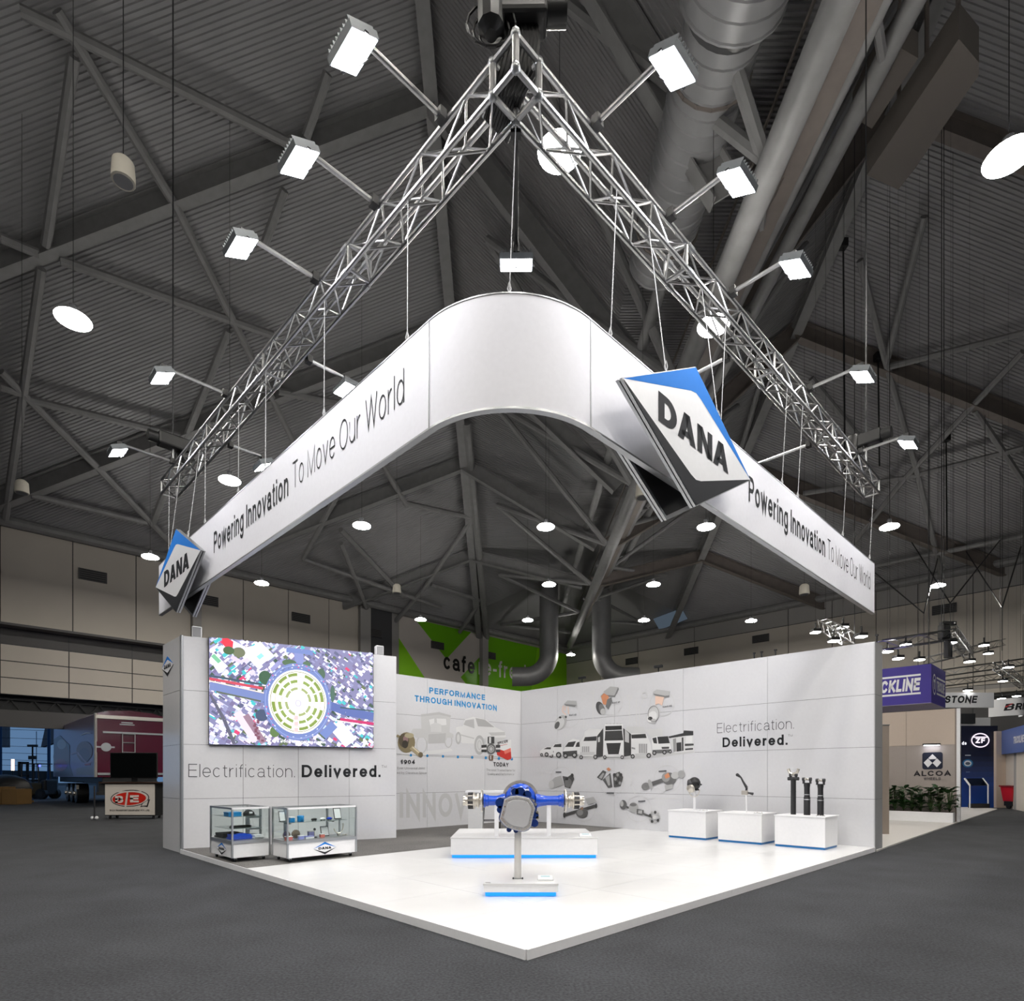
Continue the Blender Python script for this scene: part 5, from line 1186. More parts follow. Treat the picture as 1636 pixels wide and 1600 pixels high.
# ---- three white plinths along the right wall
def wall_plinth(label, t0, t1):
    s0, s1 = 8.27, 8.95; h_ = 0.6
    o = S((s0 + s1) / 2, (t0 + t1) / 2, P0); t = thing('display_plinth', o, label, 'plinth', 'white plinths along the product wall')
    MB().box(o + Z * 0.02, (s1 - s0 - 0.02, t1 - t0 - 0.02, 0.04), (U, Vv, Z)).build('blue_base', M_BLUEB, t)
    MB().box(o + Z * (0.04 + (h_ - 0.06) / 2), (s1 - s0, t1 - t0, h_ - 0.06), (U, Vv, Z)).build('body', M_WHITE, t)
    MB().box(o + Z * (h_ - 0.01) + U * 0.03, (s1 - s0 + 0.08, t1 - t0 + 0.02, 0.02), (U, Vv, Z)).build('top_board', M_WHITE, t)
    return o + Z * h_
o3 = wall_plinth('white plinth nearest the platform edge, carrying three dark tubes', 0.5, 1.4)
o2 = wall_plinth('middle white plinth of the row, carrying a jointed steering shaft', 1.65, 2.55)
o1 = wall_plinth('white plinth farthest along the product wall, carrying a round motor', 2.82, 3.7)
# three driveshaft tubes with yokes
def shaft(dt, L, r, label, kind):
    p = o3 + Vv * dt
    t = thing('driveshaft', p, label, 'driveshaft', 'dark driveshaft tubes on the front plinth')
    if kind == 0: MB().cyl(p, p + Z * L, r, 18).build('tube', M_IRON, t, True)
    else: MB().lathe([(0, r), (L * 0.58, r), (L * 0.62, r * 0.86), (L * 0.9, r * 0.86), (L, r * 1.0)], p, Z, 18).build('tube', M_IRON, t, True)
    for k in (0.5, 0.66): MB().lathe([(0, r * 1.02), (0.006, r * 1.06), (0.012, r * 1.02)], p + Z * (L * k), Z, 18).build('weld_band', M_ALU2 if kind else M_IRON, t, True)
    q = p + Z * L
    yk = MB().cyl(q, q + Z * 0.035, r * 0.95, 16)
    for k in (-1, 1):
        yk.box(q + Vv * (k * r * 1.05) + Z * 0.06, (r * 1.1, 0.022, 0.09), (U, Vv, Z)); yk.cyl(q + Vv * (k * (r * 1.05 - 0.02)) + Z * 0.1, q + Vv * (k * (r * 1.05 + 0.02)) + Z * 0.1, 0.036, 12)
    yk.build('yoke', M_IRON, t, True)
    cx_ = MB().cyl(q + Vv * (-r * 1.25) + Z * 0.1, q + Vv * (r * 1.25) + Z * 0.1, 0.02, 10); cx_.cyl(q - U * 0.06 + Z * 0.1, q + U * 0.06 + Z * 0.1, 0.02, 10); cx_.build('cross_joint', M_CHROME, t, True)
    if kind == 0:
        f = MB().cyl(q + Vv * (-r * 2.1) + Z * 0.03, q + Vv * (r * 2.1) + Z * 0.03, 0.034, 12)
        f.build('side_trunnion', M_IRON, t, True)
        g_ = MB()
        for k in (-1, 1): g_.sweep([q + Z * 0.12 + Vv * (k * 0.015), q + Z * 0.15 + Vv * (k * 0.07), q + Z * 0.22 + Vv * (k * 0.095)], [0.03, 0.028, 0.03], 8)
        g_.build('upper_yoke', M_CHROME, t, True)
shaft(0.23, 0.66, 0.048, 'tallest dark driveshaft, with a forked silver top', 0)
shaft(-0.02, 0.58, 0.058, 'middle dark driveshaft of the three', 1)
shaft(-0.26, 0.56, 0.056, 'shortest dark driveshaft, nearest the platform edge', 1)
# steering shaft
t = thing('steering_shaft', o2, 'thin black jointed steering shaft on a slim white post', 'shaft')
def o2p(x, y): return on_plane(x, y, o2, U)
MB().cyl(o2, o2p(1192, 1271), 0.012, 10).build('post', M_WHITE, t, True)
MB().sweep([o2p(1179, 1239), o2p(1184, 1243), o2p(1187, 1249), o2p(1193, 1259)], [0.03, 0.017, 0.02, 0.028], 10).build('upper_shaft', M_IRON, t, True)
MB().sphere(o2p(1178, 1238.5), 0.034, 10, 8).build('end_yoke', M_IRON, t, True)
MB().box(o2p(1190, 1267), (0.06, 0.13, 0.09), (U, Vv, Z)).build('angle_box', mat('pale_cast', (186, 180, 172), 0.4, 0.6), t, bevel=0.012)
MB().sweep([o2p(1191, 1267), o2p(1197, 1267.5), o2p(1203, 1269)], [0.014, 0.018, 0.03], 10).build('lower_shaft', M_IRON, t, True)
MB().cyl(o2p(1193, 1259), o2p(1192, 1266), 0.022, 10).build('joint', M_IRON, t, True)
# round motor
t = thing('electric_motor', o1, 'round black motor with a silver face on a white post', 'motor')
def o1p(x, y): return on_plane(x, y, o1, U)
c = o1p(1105.5, 1254)
MB().cyl(o1 + Vv * 0, Vector((o1.x, o1.y, c.z - 0.1)), 0.028, 12).build('post', M_WHITE, t, True)
c = Vector((o1.x, o1.y, c.z))
MB().sphere(c + Z * 0.02, 0.145, 16, 10, (0.9, 0.9, 1.0)).build('housing', M_BLACK, t, True)
nf = (-U * 0.8 + Vv * 0.2 - Z * 0.25).normalized()
MB().lathe([(0.06, 0.12), (0.13, 0.115), (0.15, 0.08), (0.155, 0.0)], c, (-U * 0.5 + Vv * 0.85).normalized(), 18).build('end_bell', M_IRON, t, True)
MB().lathe([(0.1, 0.095), (0.15, 0.09), (0.16, 0.07), (0.17, 0.0)], c - Z * 0.05, nf, 18).build('face_plate', M_CHROME, t, True)
MB().tube([c - U * 0.02 + Vv * (0.13 * math.cos(a)) + Z * (-0.1 + 0.17 * math.sin(a)) for a in [PI + PI * k / 14 for k in range(15)]], 0.009, 6).build('cradle_ring', M_CHROME, t)
for k in range(6):
    a = k * PI / 3; MB().cyl(c + Vv * (0.13 * math.cos(a)) + Z * (0.13 * math.sin(a)) - U * 0.06, c + Vv * (0.13 * math.cos(a)) + Z * (0.13 * math.sin(a)) + U * 0.06, 0.018, 8).build('lug', M_BLACK, t, True)
for o_, n_ in ((o1, 'motor'), (o2, 'steering shaft'), (o3, 'driveshaft')):
    p = o_ - U * 0.22 - Vv * 0.33
    tg = thing('info_plate', p, 'small clear info plate on the %s plinth' % n_, 'info plate')
    MB().box(p + Z * 0.006, (0.16, 0.12, 0.012), (U, Vv, Z)).build('plate', M_PLQ, tg)
    for a in (-1, 1):
        for b in (-1, 1): MB().cyl(p + U * (0.065 * a) + Vv * (0.045 * b) + Z * 0.012, p + U * (0.065 * a) + Vv * (0.045 * b) + Z * 0.024, 0.009, 8).build('standoff', M_CHROME, tg)

# ---- two glass showcases on castors
def showcase(label, s0, s1, t0, t1, logo):
    z0 = PT + 0.002; zb, zp, zg, zt = z0 + 0.07, z0 + 0.29, z0 + 0.335, z0 + 0.85
    c = S((s0 + s1) / 2, (t0 + t1) / 2, z0); t = thing('glass_showcase', c, label, 'showcase', 'glass showcases before the screen tower')
    w, d = s1 - s0, t1 - t0
    MB().box(c + Z * ((zb + zp) / 2 - z0), (w - 0.03, d - 0.03, zp - zb), (U, Vv, Z)).build('base_panel', M_WHITE, t)
    MB().box(c + Z * ((zp + zg) / 2 - z0), (w, d, zg - zp), (U, Vv, Z)).build('sill_frame', M_ALU2, t)
    for a in (-1, 1):
        for b in (-1, 1):
            MB().box(c + U * (a * (w / 2 - 0.012)) + Vv * (b * (d / 2 - 0.012)) + Z * ((zb + zt) / 2 - z0), (0.026, 0.026, zt - zb), (U, Vv, Z)).build('corner_post', M_ALU2, t)
            q = c + U * (a * (w / 2 - 0.08)) + Vv * (b * (d / 2 - 0.08))
            k = MB().box(q + Z * 0.055, (0.04, 0.04, 0.03), (U, Vv, Z)).build('castor', M_ALU2, t); MB().cyl(q + Z * 0.03 - U * 0.012, q + Z * 0.03 + U * 0.012, 0.03, 12).build('wheel', M_BLACK, k, True)
    for a in (-1, 1):
        MB().box(c + Vv * (a * (d / 2 - 0.012)) + Z * (zt - z0 - 0.012), (w, 0.026, 0.028), (U, Vv, Z)).build('top_rail', M_WHITE if a < 0 else M_ALU2, t)
        MB().box(c + U * (a * (w / 2 - 0.012)) + Z * (zt - z0 - 0.012), (0.026, d - 0.05, 0.028), (U, Vv, Z)).build('top_rail', M_ALU2, t)
        MB().box(c + Vv * (a * (d / 2 - 0.012)) + Z * ((zg + zt) / 2 - z0), (w - 0.055, 0.005, zt - zg - 0.03), (U, Vv, Z)).build('glass_pane', M_GLASS, t)
        MB().box(c + U * (a * (w / 2 - 0.012)) + Z * ((zg + zt) / 2 - z0), (0.005, d - 0.055, zt - zg - 0.03), (U, Vv, Z)).build('glass_pane', M_GLASS, t)
    MB().box(c + Z * (zt - z0 - 0.004), (w - 0.05, d - 0.05, 0.006), (U, Vv, Z)).build('glass_top', M_GLASS, t)
    if logo == 'end': diamond_logo(t, S(s0 + 0.014, (t0 + t1) / 2 - 0.02, (zb + zp) / 2), -Vv, Z, -U, 0.22, 0.1)
    else: diamond_logo(t, S((s0 + s1) / 2 + 0.03, t0 + 0.014, (zb + zp) / 2), U, Z, -Vv, 0.2, 0.1)
    return t, c, zg, zt
def shelf(t, c, w, d, z, nbr):
    MB().box(Vector((c.x, c.y, z)), (w, d, 0.006), (U, Vv, Z)).build('glass_shelf', mat('shelf_glass_edge', (96, 108, 106), 0.1), t)
sc1, c1, zg1, zt1 = showcase('smaller glass showcase with clothing and a cap, logo on its end', 0.02, 0.62, 6.36, 7.36, 'end')
sc2, c2, zg2, zt2 = showcase('longer glass showcase with models and tablets, logo on its front', 0.62, 1.82, 5.74, 6.32, 'front')
for z in (zg1 + 0.17, zg1 + 0.36):
    MB().box(Vector((c1.x, c1.y, z)) + Vv * 0.08, (0.5, 0.72, 0.006), (U, Vv, Z)).build('glass_shelf', mat('shelf_glass', (120, 132, 130), 0.1), sc1)
    for k in (-0.2, 0.3): MB().box(Vector((c1.x, c1.y, z - 0.02)) + Vv * k + U * 0.14, (0.22, 0.02, 0.03), (U, Vv, Z)).build('shelf_bracket', M_ALU2, sc1)
for k in (-0.2, 0.3): MB().box(Vector((c1.x, c1.y, (zg1 + zt1) / 2)) + Vv * k + U * 0.255, (0.03, 0.03, zt1 - zg1), (U, Vv, Z)).build('shelf_upright', M_ALU2, sc1)
MB().box(Vector((c2.x, c2.y, zg2 + 0.27)) + Vv * 0.06, (1.02, 0.36, 0.006), (U, Vv, Z)).build('glass_shelf', mat('shelf_glass'), sc2)
for k in (-0.4, 0.34):
    MB().box(Vector((c2.x, c2.y, (zg2 + zt2) / 2)) + U * k + Vv * 0.25, (0.03, 0.03, zt2 - zg2), (U, Vv, Z)).build('shelf_upright', M_ALU2, sc2); MB().box(Vector((c2.x, c2.y, zg2 + 0.25)) + U * k + Vv * 0.13, (0.02, 0.22, 0.03), (U, Vv, Z)).build('shelf_bracket', M_ALU2, sc2)
# goods in the showcases
def A1(ds, dt, z): return Vector((c1.x, c1.y, z)) + U * ds + Vv * dt
def A2(ds, dt, z): return Vector((c2.x, c2.y, z)) + U * ds + Vv * dt
def goods(name, p, label, cat, parts):
    t = thing(name, p, label, cat)
    for nm, mb, m_, sm in parts: mb.build(nm, m_, t, sm)
def folded(p, w, d, h_, n=3):
    mb = MB()
    for k in range(n): mb.box(p + Z * (h_ * (k + 0.5) / n) + U * (0.01 * (k % 2)), (w - 0.012 * k, d - 0.01 * k, h_ / n * 0.9), (U, Vv, Z))
    return mb
M_NV = mat('dark_cloth', (34, 34, 36), 0.9); M_BC = mat('blue_cloth', (24, 66, 188), 0.85); M_WP = mat('white_paper', (228, 228, 230), 0.7); M_CY = mat('bright_cyan_plastic', (30, 132, 196), 0.4)
z1 = zg1 + 0.003
goods('folded_jacket', A1(-0.08, 0.24, z1), 'folded dark jacket on the floor of the smaller showcase', 'jacket', [('body', folded(A1(-0.08, 0.24, z1), 0.34, 0.4, 0.07), M_NV, False), ('collar', MB().box(A1(-0.08, 0.1, z1 + 0.075), (0.16, 0.08, 0.02), (U, Vv, Z)), M_NV, False)])
goods('folded_shirt', A1(-0.08, -0.2, z1), 'folded royal blue shirt in the smaller showcase', 'shirt', [('body', folded(A1(-0.08, -0.2, z1), 0.3, 0.28, 0.075), M_BC, False), ('collar', MB().box(A1(-0.08, -0.28, z1 + 0.08), (0.14, 0.07, 0.02), (U, Vv, Z)), M_BC, False)])
goods('folded_towel', A1(0.14, -0.22, z1), 'folded white towel beside the blue shirt', 'towel', [('body', folded(A1(0.155, -0.22, z1), 0.15, 0.36, 0.06), M_WP, False), ('hem', MB().box(A1(0.155, -0.41, z1 + 0.02), (0.14, 0.01, 0.01), (U, Vv, Z)), M_ALU2, False)])
zs = zg1 + 0.174; goods('folded_belt', A1(0.0, 0.0, zs), 'dark flat folded strap on the middle shelf of the smaller showcase', 'strap', [('band', folded(A1(0, 0, zs), 0.3, 0.1, 0.025, 2), M_NV, False), ('buckle', MB().box(A1(0.16, 0, zs + 0.012), (0.03, 0.06, 0.022), (U, Vv, Z)), M_IRON, False)])
zs = zg1 + 0.364; capm = MB().lathe([(0, 0.085), (0.03, 0.088), (0.06, 0.075), (0.085, 0.045), (0.095, 0.0)], A1(0.1, -0.12, zs), Z, 16)
goods('baseball_cap', A1(0.1, -0.12, zs), 'black baseball cap on the top shelf of the smaller showcase', 'cap', [('crown', capm, M_NV, True), ('brim', MB().prism([A1(0.1 + 0.085 * math.cos(a), -0.12 - 0.06 - 0.11 * math.sin(a), zs + 0.004) for a in [PI * k / 8 for k in range(9)]], Z * 0.008), M_NV, False), ('badge', MB().box(A1(0.1, -0.208, zs + 0.05), (0.05, 0.006, 0.03), (U, Vv, Z)), M_WP, False)])
goods('gift_box', A1(-0.12, -0.02, zs), 'flat bright blue box on the top shelf of the smaller showcase', 'box', [('carton', MB().box(A1(-0.12, -0.02, zs + 0.025), (0.2, 0.22, 0.05), (U, Vv, Z)), M_CY, False), ('lid', MB().box(A1(-0.12, -0.02, zs + 0.056), (0.205, 0.225, 0.012), (U, Vv, Z)), M_CY, False)])
z2 = zg2 + 0.003; zs2 = zg2 + 0.274
for i, (ds, wv, lab) in enumerate(((-0.40, 0.07, 'small cyan box at the left of the long shelf'), (-0.25, 0.12, 'larger cyan drum on the long shelf'))):
    p = A2(ds, 0.0, zs2)
    if i == 0: goods('gift_box', p, lab, 'box', [('carton', MB().box(p + Z * 0.035, (wv, 0.09, 0.07), (U, Vv, Z)), M_CY, False), ('lid', MB().box(p + Z * 0.075, (wv + 0.004, 0.094, 0.012), (U, Vv, Z)), M_WP, False)])
    else: goods('cyan_mug', p, lab, 'mug', [('body', MB().lathe([(0, 0.05), (0.09, 0.055), (0.095, 0.045)], p, Z, 16), M_CY, True), ('handle', MB().tube([p + Vv * -0.05 + Z * 0.02, p + Vv * -0.085 + Z * 0.03, p + Vv * -0.085 + Z * 0.07, p + Vv * -0.05 + Z * 0.08], 0.008, 6), M_CY, False)])
for ds, m_, lab, nm in ((-0.02, M_BLACK, 'black computer mouse on the long shelf', 'computer_mouse'), (0.13, M_WP, 'white toy car on the long shelf', 'toy_car'), (0.25, M_BC, 'blue toy car on the long shelf', 'toy_car')):
    p = A2(ds, 0.0, zs2); goods(nm, p, lab, 'mouse' if 'mouse' in nm else 'toy', [('body', MB().lathe([(0, 0.012), (0.02, 0.02), (0.06, 0.022), (0.09, 0.012)], p - U * 0.045 + Z * 0.024, U, 12), m_, True)] + [('wheel', MB().cyl(p + U * a - Vv * 0.022 + Z * 0.008, p + U * a + Vv * 0.022 + Z * 0.009, 0.008, 8), M_BLACK, True) for a in (-0.025, 0.025)])
def tablet(p, w, h_, lab, frame=M_BLACK):
    n = (-Vv * 0.95 + Z * 0.3).normalized(); up = U.cross(n); up = -up if up.z < 0 else up
    c = p + up * (h_ / 2 + 0.006); t = thing('picture_stand', p, lab, 'frame')
    MB().box(c, (w, h_, 0.01), (U, up, n)).build('frame', frame, t); MB().box(c + n * 0.006, (w * 0.86, h_ * 0.86, 0.003), (U, up, n)).build('sheet', M_WP if frame == M_BLACK and h_ > 0.15 else mat('grey_card', (176, 180, 180), 0.5), t)
    MB().beam(c - n * 0.005, p + Vv * 0.07 + Z * 0.008, 0.02, 0.006).build('prop', M_BLACK, t)
tablet(A2(-0.5, 0.1, zs2), 0.1, 0.17, 'slanted framed sheet at the left end of the long shelf')
tablet(A2(0.42, 0.02, zs2), 0.13, 0.19, 'framed white sheet at the right end of the long shelf')
tablet(A2(0.17, -0.02, z2), 0.14, 0.17, 'framed grey sheet on the floor of the longer showcase')
M_RED = mat('pink_red_card', (206, 110, 96), 0.6); M_LIL = mat('lilac_card', (150, 150, 206), 0.6)
for i, (ds, dt, r, lab) in enumerate(((-0.46, 0.05, 0.055, 'spoked metal gear at the left of the longer showcase'), (-0.33, 0.0, 0.065, 'larger bronze gear beside it in the longer showcase'))):
    p = A2(ds, dt, z2); g_ = MB().lathe([(-0.012, r * 0.75), (-0.012, r), (0.012, r), (0.012, r * 0.75)], p + Z * (r + 0.008), Vv, 20); sp_ = MB()
    for k in range(5): sp_.cyl(p + Z * (r + 0.008), p + Z * (r + 0.008 + r * 0.8 * math.sin(k * 1.2566)) + U * (r * 0.8 * math.cos(k * 1.2566)), 0.007, 6)
    tt = MB()
    for k in range(14): a = 2 * PI * k / 14; tt.box(p + Z * (r + 0.008 + r * 1.03 * math.sin(a)) + U * (r * 1.03 * math.cos(a)), (0.012, 0.02, 0.012), (U, Vv, Z))
    goods('display_gear', p, lab, 'gear', [('rim', g_, mat('bronze', (140, 124, 104), 0.35, 0.8), True), ('spoke', sp_, mat('bronze'), True), ('tooth', tt, mat('bronze'), False)])
for ds, dt, w, h_, m_, nm, lab in ((-0.5, -0.12, 0.1, 0.05, M_RED, 'paper_box', 'red paper box on the floor of the longer showcase'), (-0.3, -0.12, 0.08, 0.05, M_LIL, 'paper_box', 'lilac paper box beside the red one'), (-0.16, -0.1, 0.14, 0.03, M_WP, 'paper_box', 'flat white box with lilac top in the longer showcase'), (-0.04, 0.06, 0.1, 0.09, M_LIL, 'paper_box', 'tall lilac box behind the flat white one'), (0.07, -0.1, 0.07, 0.05, M_RED, 'paper_box', 'small pink box beside the framed grey sheet')):
    p = A2(ds, dt, z2); goods(nm, p, lab, 'box', [('carton', MB().box(p + Z * h_ / 2, (w, w * 0.7, h_), (U, Vv, Z)), m_, False), ('lid', MB().box(p + Z * (h_ + 0.004), (w + 0.006, w * 0.7 + 0.006, 0.01), (U, Vv, Z)), M_WP if m_ != M_WP else M_LIL, False)])
p = A2(-0.04, -0.06, z2); goods('desk_model', p, 'small black and chrome model between the boxes', 'model', [('base', MB().box(p + Z * 0.006, (0.07, 0.05, 0.012), (U, Vv, Z)), M_BLACK, False), ('column', MB().cyl(p + Z * 0.012, p + Z * 0.12, 0.008, 8), M_CHROME, True), ('head', MB().sphere(p + Z * 0.135, 0.022, 10, 8), M_BLACK, True)])
p = A2(0.42, 0.0, z2); goods('chrome_ring', p, 'bent chrome hook at the right of the longer showcase', 'hook', [('stem', MB().cyl(p, p + Z * 0.04, 0.03, 12), M_CHROME, True), ('bow', MB().tube([p + Z * (0.12 + 0.08 * math.sin(a)) + U * (0.08 * math.cos(a)) for a in [PI + PI * k / 10 for k in range(11)]] + [p + Z * 0.2 + U * 0.085], 0.01, 6), M_CHROME, True)])
for ds in (0.5, 0.55):
    p = A2(ds, -0.02, z2); goods('metal_coin', p, 'small flat silver disc at the right of the longer showcase, %s the glass end' % ('nearer' if ds > 0.52 else 'farther from'), 'disc', [('disc', MB().cyl(p, p + Z * 0.012, 0.022, 14), M_CHROME, True), ('boss', MB().cyl(p + Z * 0.012, p + Z * 0.02, 0.009, 10), M_CHROME, True)])

# ---- bar table and stool behind the axle
bt_ = thing('bar_table', at_y(762, 1300, 13.4) * 1.0, 'white bar-height table behind the axle plinth', 'table')
bt_.location = (-0.45, 13.4, PT + 0.004); OFF[bt_.name] = Vector(bt_.location)
tz = 1.075
MB().box((-0.45, 13.4, tz), (1.15, 0.6, 0.04), (X, Y, Z)).build('table_top', M_WHITE, bt_)
for x in (-0.81,): MB().box((x, 13.4, (PT + tz - 0.02) / 2 + 0.003), (0.32, 0.5, tz - 0.02 - PT), (X, Y, Z)).build('panel_leg', mat('pale_grey_panel', (206, 206, 206), 0.4), bt_)
MB().box((0.08, 13.4, (PT + tz - 0.02) / 2 + 0.003), (0.04, 0.5, tz - 0.02 - PT), (X, Y, Z)).build('panel_leg', M_WHITE, bt_)
def stool(p, lab):
    t = thing('bar_stool', p, lab, 'stool', 'dark bar stools at the white bar table')
    for a in (-1, 1):
        for b in (-1, 1): MB().cyl(p + X * (0.17 * a) + Y * (0.17 * b), p + X * (0.13 * a) + Y * (0.13 * b) + Z * 0.74, 0.011, 8).build('leg', M_IRON, t, True)
    fr = MB()
    for a in (-1, 1): fr.cyl(p + X * (-0.155) + Y * (0.155 * a) + Z * 0.3, p + X * 0.155 + Y * (0.155 * a) + Z * 0.3, 0.009, 6); fr.cyl(p + Y * (-0.155) + X * (0.155 * a) + Z * 0.3, p + Y * 0.155 + X * (0.155 * a) + Z * 0.3, 0.009, 6)
    fr.build('foot_ring', M_IRON, t, True)
    MB().box(p + Z * 0.76, (0.32, 0.32, 0.04), (X, Y, Z)).build('seat', M_WHITE, t, bevel=0.01)
stool(Vector((-0.52, 13.95, PT + 0.002)), 'left dark-legged stool under the white bar table')
stool(Vector((-0.12, 13.95, PT + 0.002)), 'right dark-legged stool under the white bar table')
# ================================================================== BACKGROUND, LEFT: dock door, trailer, counter
apron = struct(MB().prism([W0 - U * 40 + Vv * 0.1, W0 + U * 24 + Vv * 0.1, W0 + U * 24 + Vv * 60, W0 - U * 40 + Vv * 60], Z * 0.01).build('ground_outside', mat('concrete_apron', (96, 96, 98), 0.8, noise=0.1, scale=2)))
def T6(pts, y): return [at_y(a / 6.292, 1080 + b / 6.292, y) for a, b in pts]
M_FAC = mat('grey_facade', (104, 104, 110), 0.7)
fc = thing('neighbour_building', at_y(60, 1256, 72.0), 'grey canopy building beyond the open dock door', 'building')
for pts in ([(60, 180), (610, 200), (560, 400), (480, 410), (60, 384)], [(830, 240), (1150, 260), (1150, 470), (700, 520), (700, 408), (830, 405)], [(476, 410), (700, 408), (700, 620), (410, 720)], [(0, 360), (60, 360), (60, 720), (0, 720)]):
    MB().prism(T6(pts, 72.0), Y * 0.6).build('wall_panel', M_FAC, fc)
MB().prism(T6([(-60, 950), (560, 962), (560, 1040), (-60, 1030)], 71.0), Y * 0.4).build('lower_wall', mat('dark_teal_wall', (44, 56, 66), 0.7), fc)
MB().prism(T6([(-60, 1040), (560, 1040), (560, 1230), (-60, 1230)], 71.2), Y * 0.4).build('lower_wall', mat('pale_dock_wall', (108, 116, 124), 0.7), fc)
wf = thing('wire_fence', at_y(40, 1262, 60.0), 'thin wire fence on blue posts outside the dock door', 'fence')
for yy in (470, 545, 630, 712, 780, 850, 905): MB().cyl(*T6([(0, yy - 6), (480, yy + 8)], 60.0), 0.02, 5).build('wire', M_BLACK, wf)
for xx, y0 in ((492, 508), (4, 360), (366, 560)): MB().cyl(at_y(xx / 6.292, 1080 + y0 / 6.292, 60.0), Vector((at_y(xx / 6.292, 1200, 60.0).x, 60.0, 0)), 0.14 if xx != 366 else 0.03, 8).build('post', mat('blue_post', (32, 72, 110), 0.5), wf)
lp_ = thing('lamp_post', Vector((at_y(52, 1200, 58.0).x, 58.0, 0)), 'dark lamp post with two floodlights outside the dock door', 'lamp post')
q = at_y(52, 1192, 58.0); MB().cyl((q.x, 58, 0), q, 0.07, 8).build('pole', M_BLACK, lp_); MB().box(q, (0.9, 0.2, 0.22), (X, Y, Z)).build('lamp_head', M_BLACK, lp_); MB().box(at_y(52, 1211, 58.0), (0.7, 0.2, 0.35), (X, Y, Z)).build('control_box', M_BLACK, lp_)
q = at_y(20.5, 1222, 50.0); sl = thing('strip_light', Vector((q.x, 50, 0)), 'upright glowing strip light outside the dock door', 'light')
MB().cyl((q.x, 50, 0), (q.x, 50, q.z - 0.5), 0.05, 8).build('stem', M_BLACK, sl); MB().cyl((q.x, 50, q.z - 0.5), (q.x, 50, q.z + 0.45), 0.11, 10).build('tube', emission('warm_tube', (255, 214, 196), 3.0), sl)
# blue framed sign board
q = at_y(20, 1251, 40.0); sg = thing('dock_sign', Vector((q.x, 40, 0)), 'low blue framed sign board beyond the forklift', 'sign')
MB().box((q.x - 0.6, 40, q.z), (3.0, 0.08, 0.8), (X, Y, Z)).build('frame', mat('blue_post'), sg); MB().box((q.x - 0.6, 39.95, q.z), (2.7, 0.04, 0.55), (X, Y, Z)).build('board', mat('pale_board', (150, 172, 186), 0.5), sg)
letters(MB_ := MB(), 'BY', Vector((q.x + 0.15, 39.92, q.z - 0.14)), X, Z, 0.36, 0.28, 0.2); MB_.build('lettering', M_DARK, sg)
for k in (-1.8, 0.7): MB().cyl((q.x + k, 40, 0), (q.x + k, 40, q.z), 0.05, 8).build('post', mat('blue_post'), sg)

# ---- trailer
TP = at_z(151.5, 1290, 0); tr = thing('trailer', TP, 'magenta and silver tanker trailer backed in through the dock door', 'trailer')
TL, TW = 12.4, 2.8; z0, z1 = 1.35, 4.25
M_MAG = mat('magenta_paint', (84, 4, 38), 0.25, coat=0.5); M_SIDE = mat('lilac_polished_side', (150, 140, 170), 0.3, 0.4)
def T(u, v, z): return TP + U * u + Vv * v + Z * z
sec = [(0, z0), (0.02, z1 - 0.05), (0.06, z1), (0.5, z1 + 0.13), (TW / 2, z1 + 0.2), (TW - 0.5, z1 + 0.13), (TW - 0.06, z1), (TW - 0.02, z1 - 0.05), (TW, z0)]
MB().prism([T(a, 0.05, b) for a, b in sec], Vv * (TL - 0.05)).build('tank_body', M_SIDE, tr)
MB().prism([T(a, 0, b) for a, b in sec], Vv * 0.06).build('rear_wall', M_MAG, tr)
MB().cyl(T(0.03, 0.02, z0), T(0.03, 0.02, z1), 0.07, 10).build('corner_post', M_CHROME, tr, True)
MB().beam(T(0.02, -0.03, z1 - 0.15), T(TW, -0.03, z1 - 0.15), 0.06, 0.16).build('rear_beam', M_CHROME, tr)
MB().beam(T(0.3, -0.03, 3.4), T(TW, -0.03, 3.4), 0.05, 0.08).build('rear_rail', M_ALU2, tr)
MB().beam(T(0.1, -0.03, 1.5), T(TW, -0.03, 1.5), 0.05, 0.1).build('rear_rail', M_ALU2, tr)
for a, b in ((1.05, 2.3), (1.55, 2.3)): MB().cyl(T(a, -0.08, 2.45), T(a, -0.08, 3.4), 0.025, 6).build('ladder_rail', M_ALU2, tr)
for z in (2.5, 2.95, 3.35): MB().cyl(T(1.05, -0.08, z), T(1.55, -0.08, z), 0.022, 6).build('ladder_rung', M_ALU2, tr)
MB().lathe([(0, 0.17), (0, 0.2), (0.03, 0.2), (0.03, 0.17)], T(0.42, -0.03, 2.72), -Vv, 18).build('round_badge', M_ALU2, tr)
MB().beam(T(0.05, -0.04, 2.72), T(0.75, -0.04, 2.72), 0.03, 0.07).build('badge_bar', M_ALU2, tr); MB().box(T(0.38, -0.02, 2.72), (0.75, 0.04, 0.5), (U, Vv, Z)).build('hatch', M_MAG, tr)
MB().box(T(1.25, -0.004, 3.88), (0.46, 0.008, 0.05), (U, Vv, Z)).build('maker_plate', M_ALU2, tr); MB().box(T(1.25, -0.004, 3.79), (0.6, 0.008, 0.05), (U, Vv, Z)).build('maker_plate', M_ALU2, tr)
cv = Canvas((TP, U), -U, 0.003, 0.001)
def c6(pts): return [(a / 6.292, 1080 + b / 6.292) for a, b in pts]
cv.poly(c6([(540, 640), (600, 600), (640, 640), (700, 700), (700, 900), (740, 1010), (540, 1010)]), (92, 84, 104)); cv.ell(c6([(618, 820)])[0], 13, 22, (120, 74, 76)); cv.ell(c6([(610, 900)])[0], 10, 10, (150, 50, 60)); cv.ell(c6([(620, 690)])[0], 7, 8, (170, 168, 176))
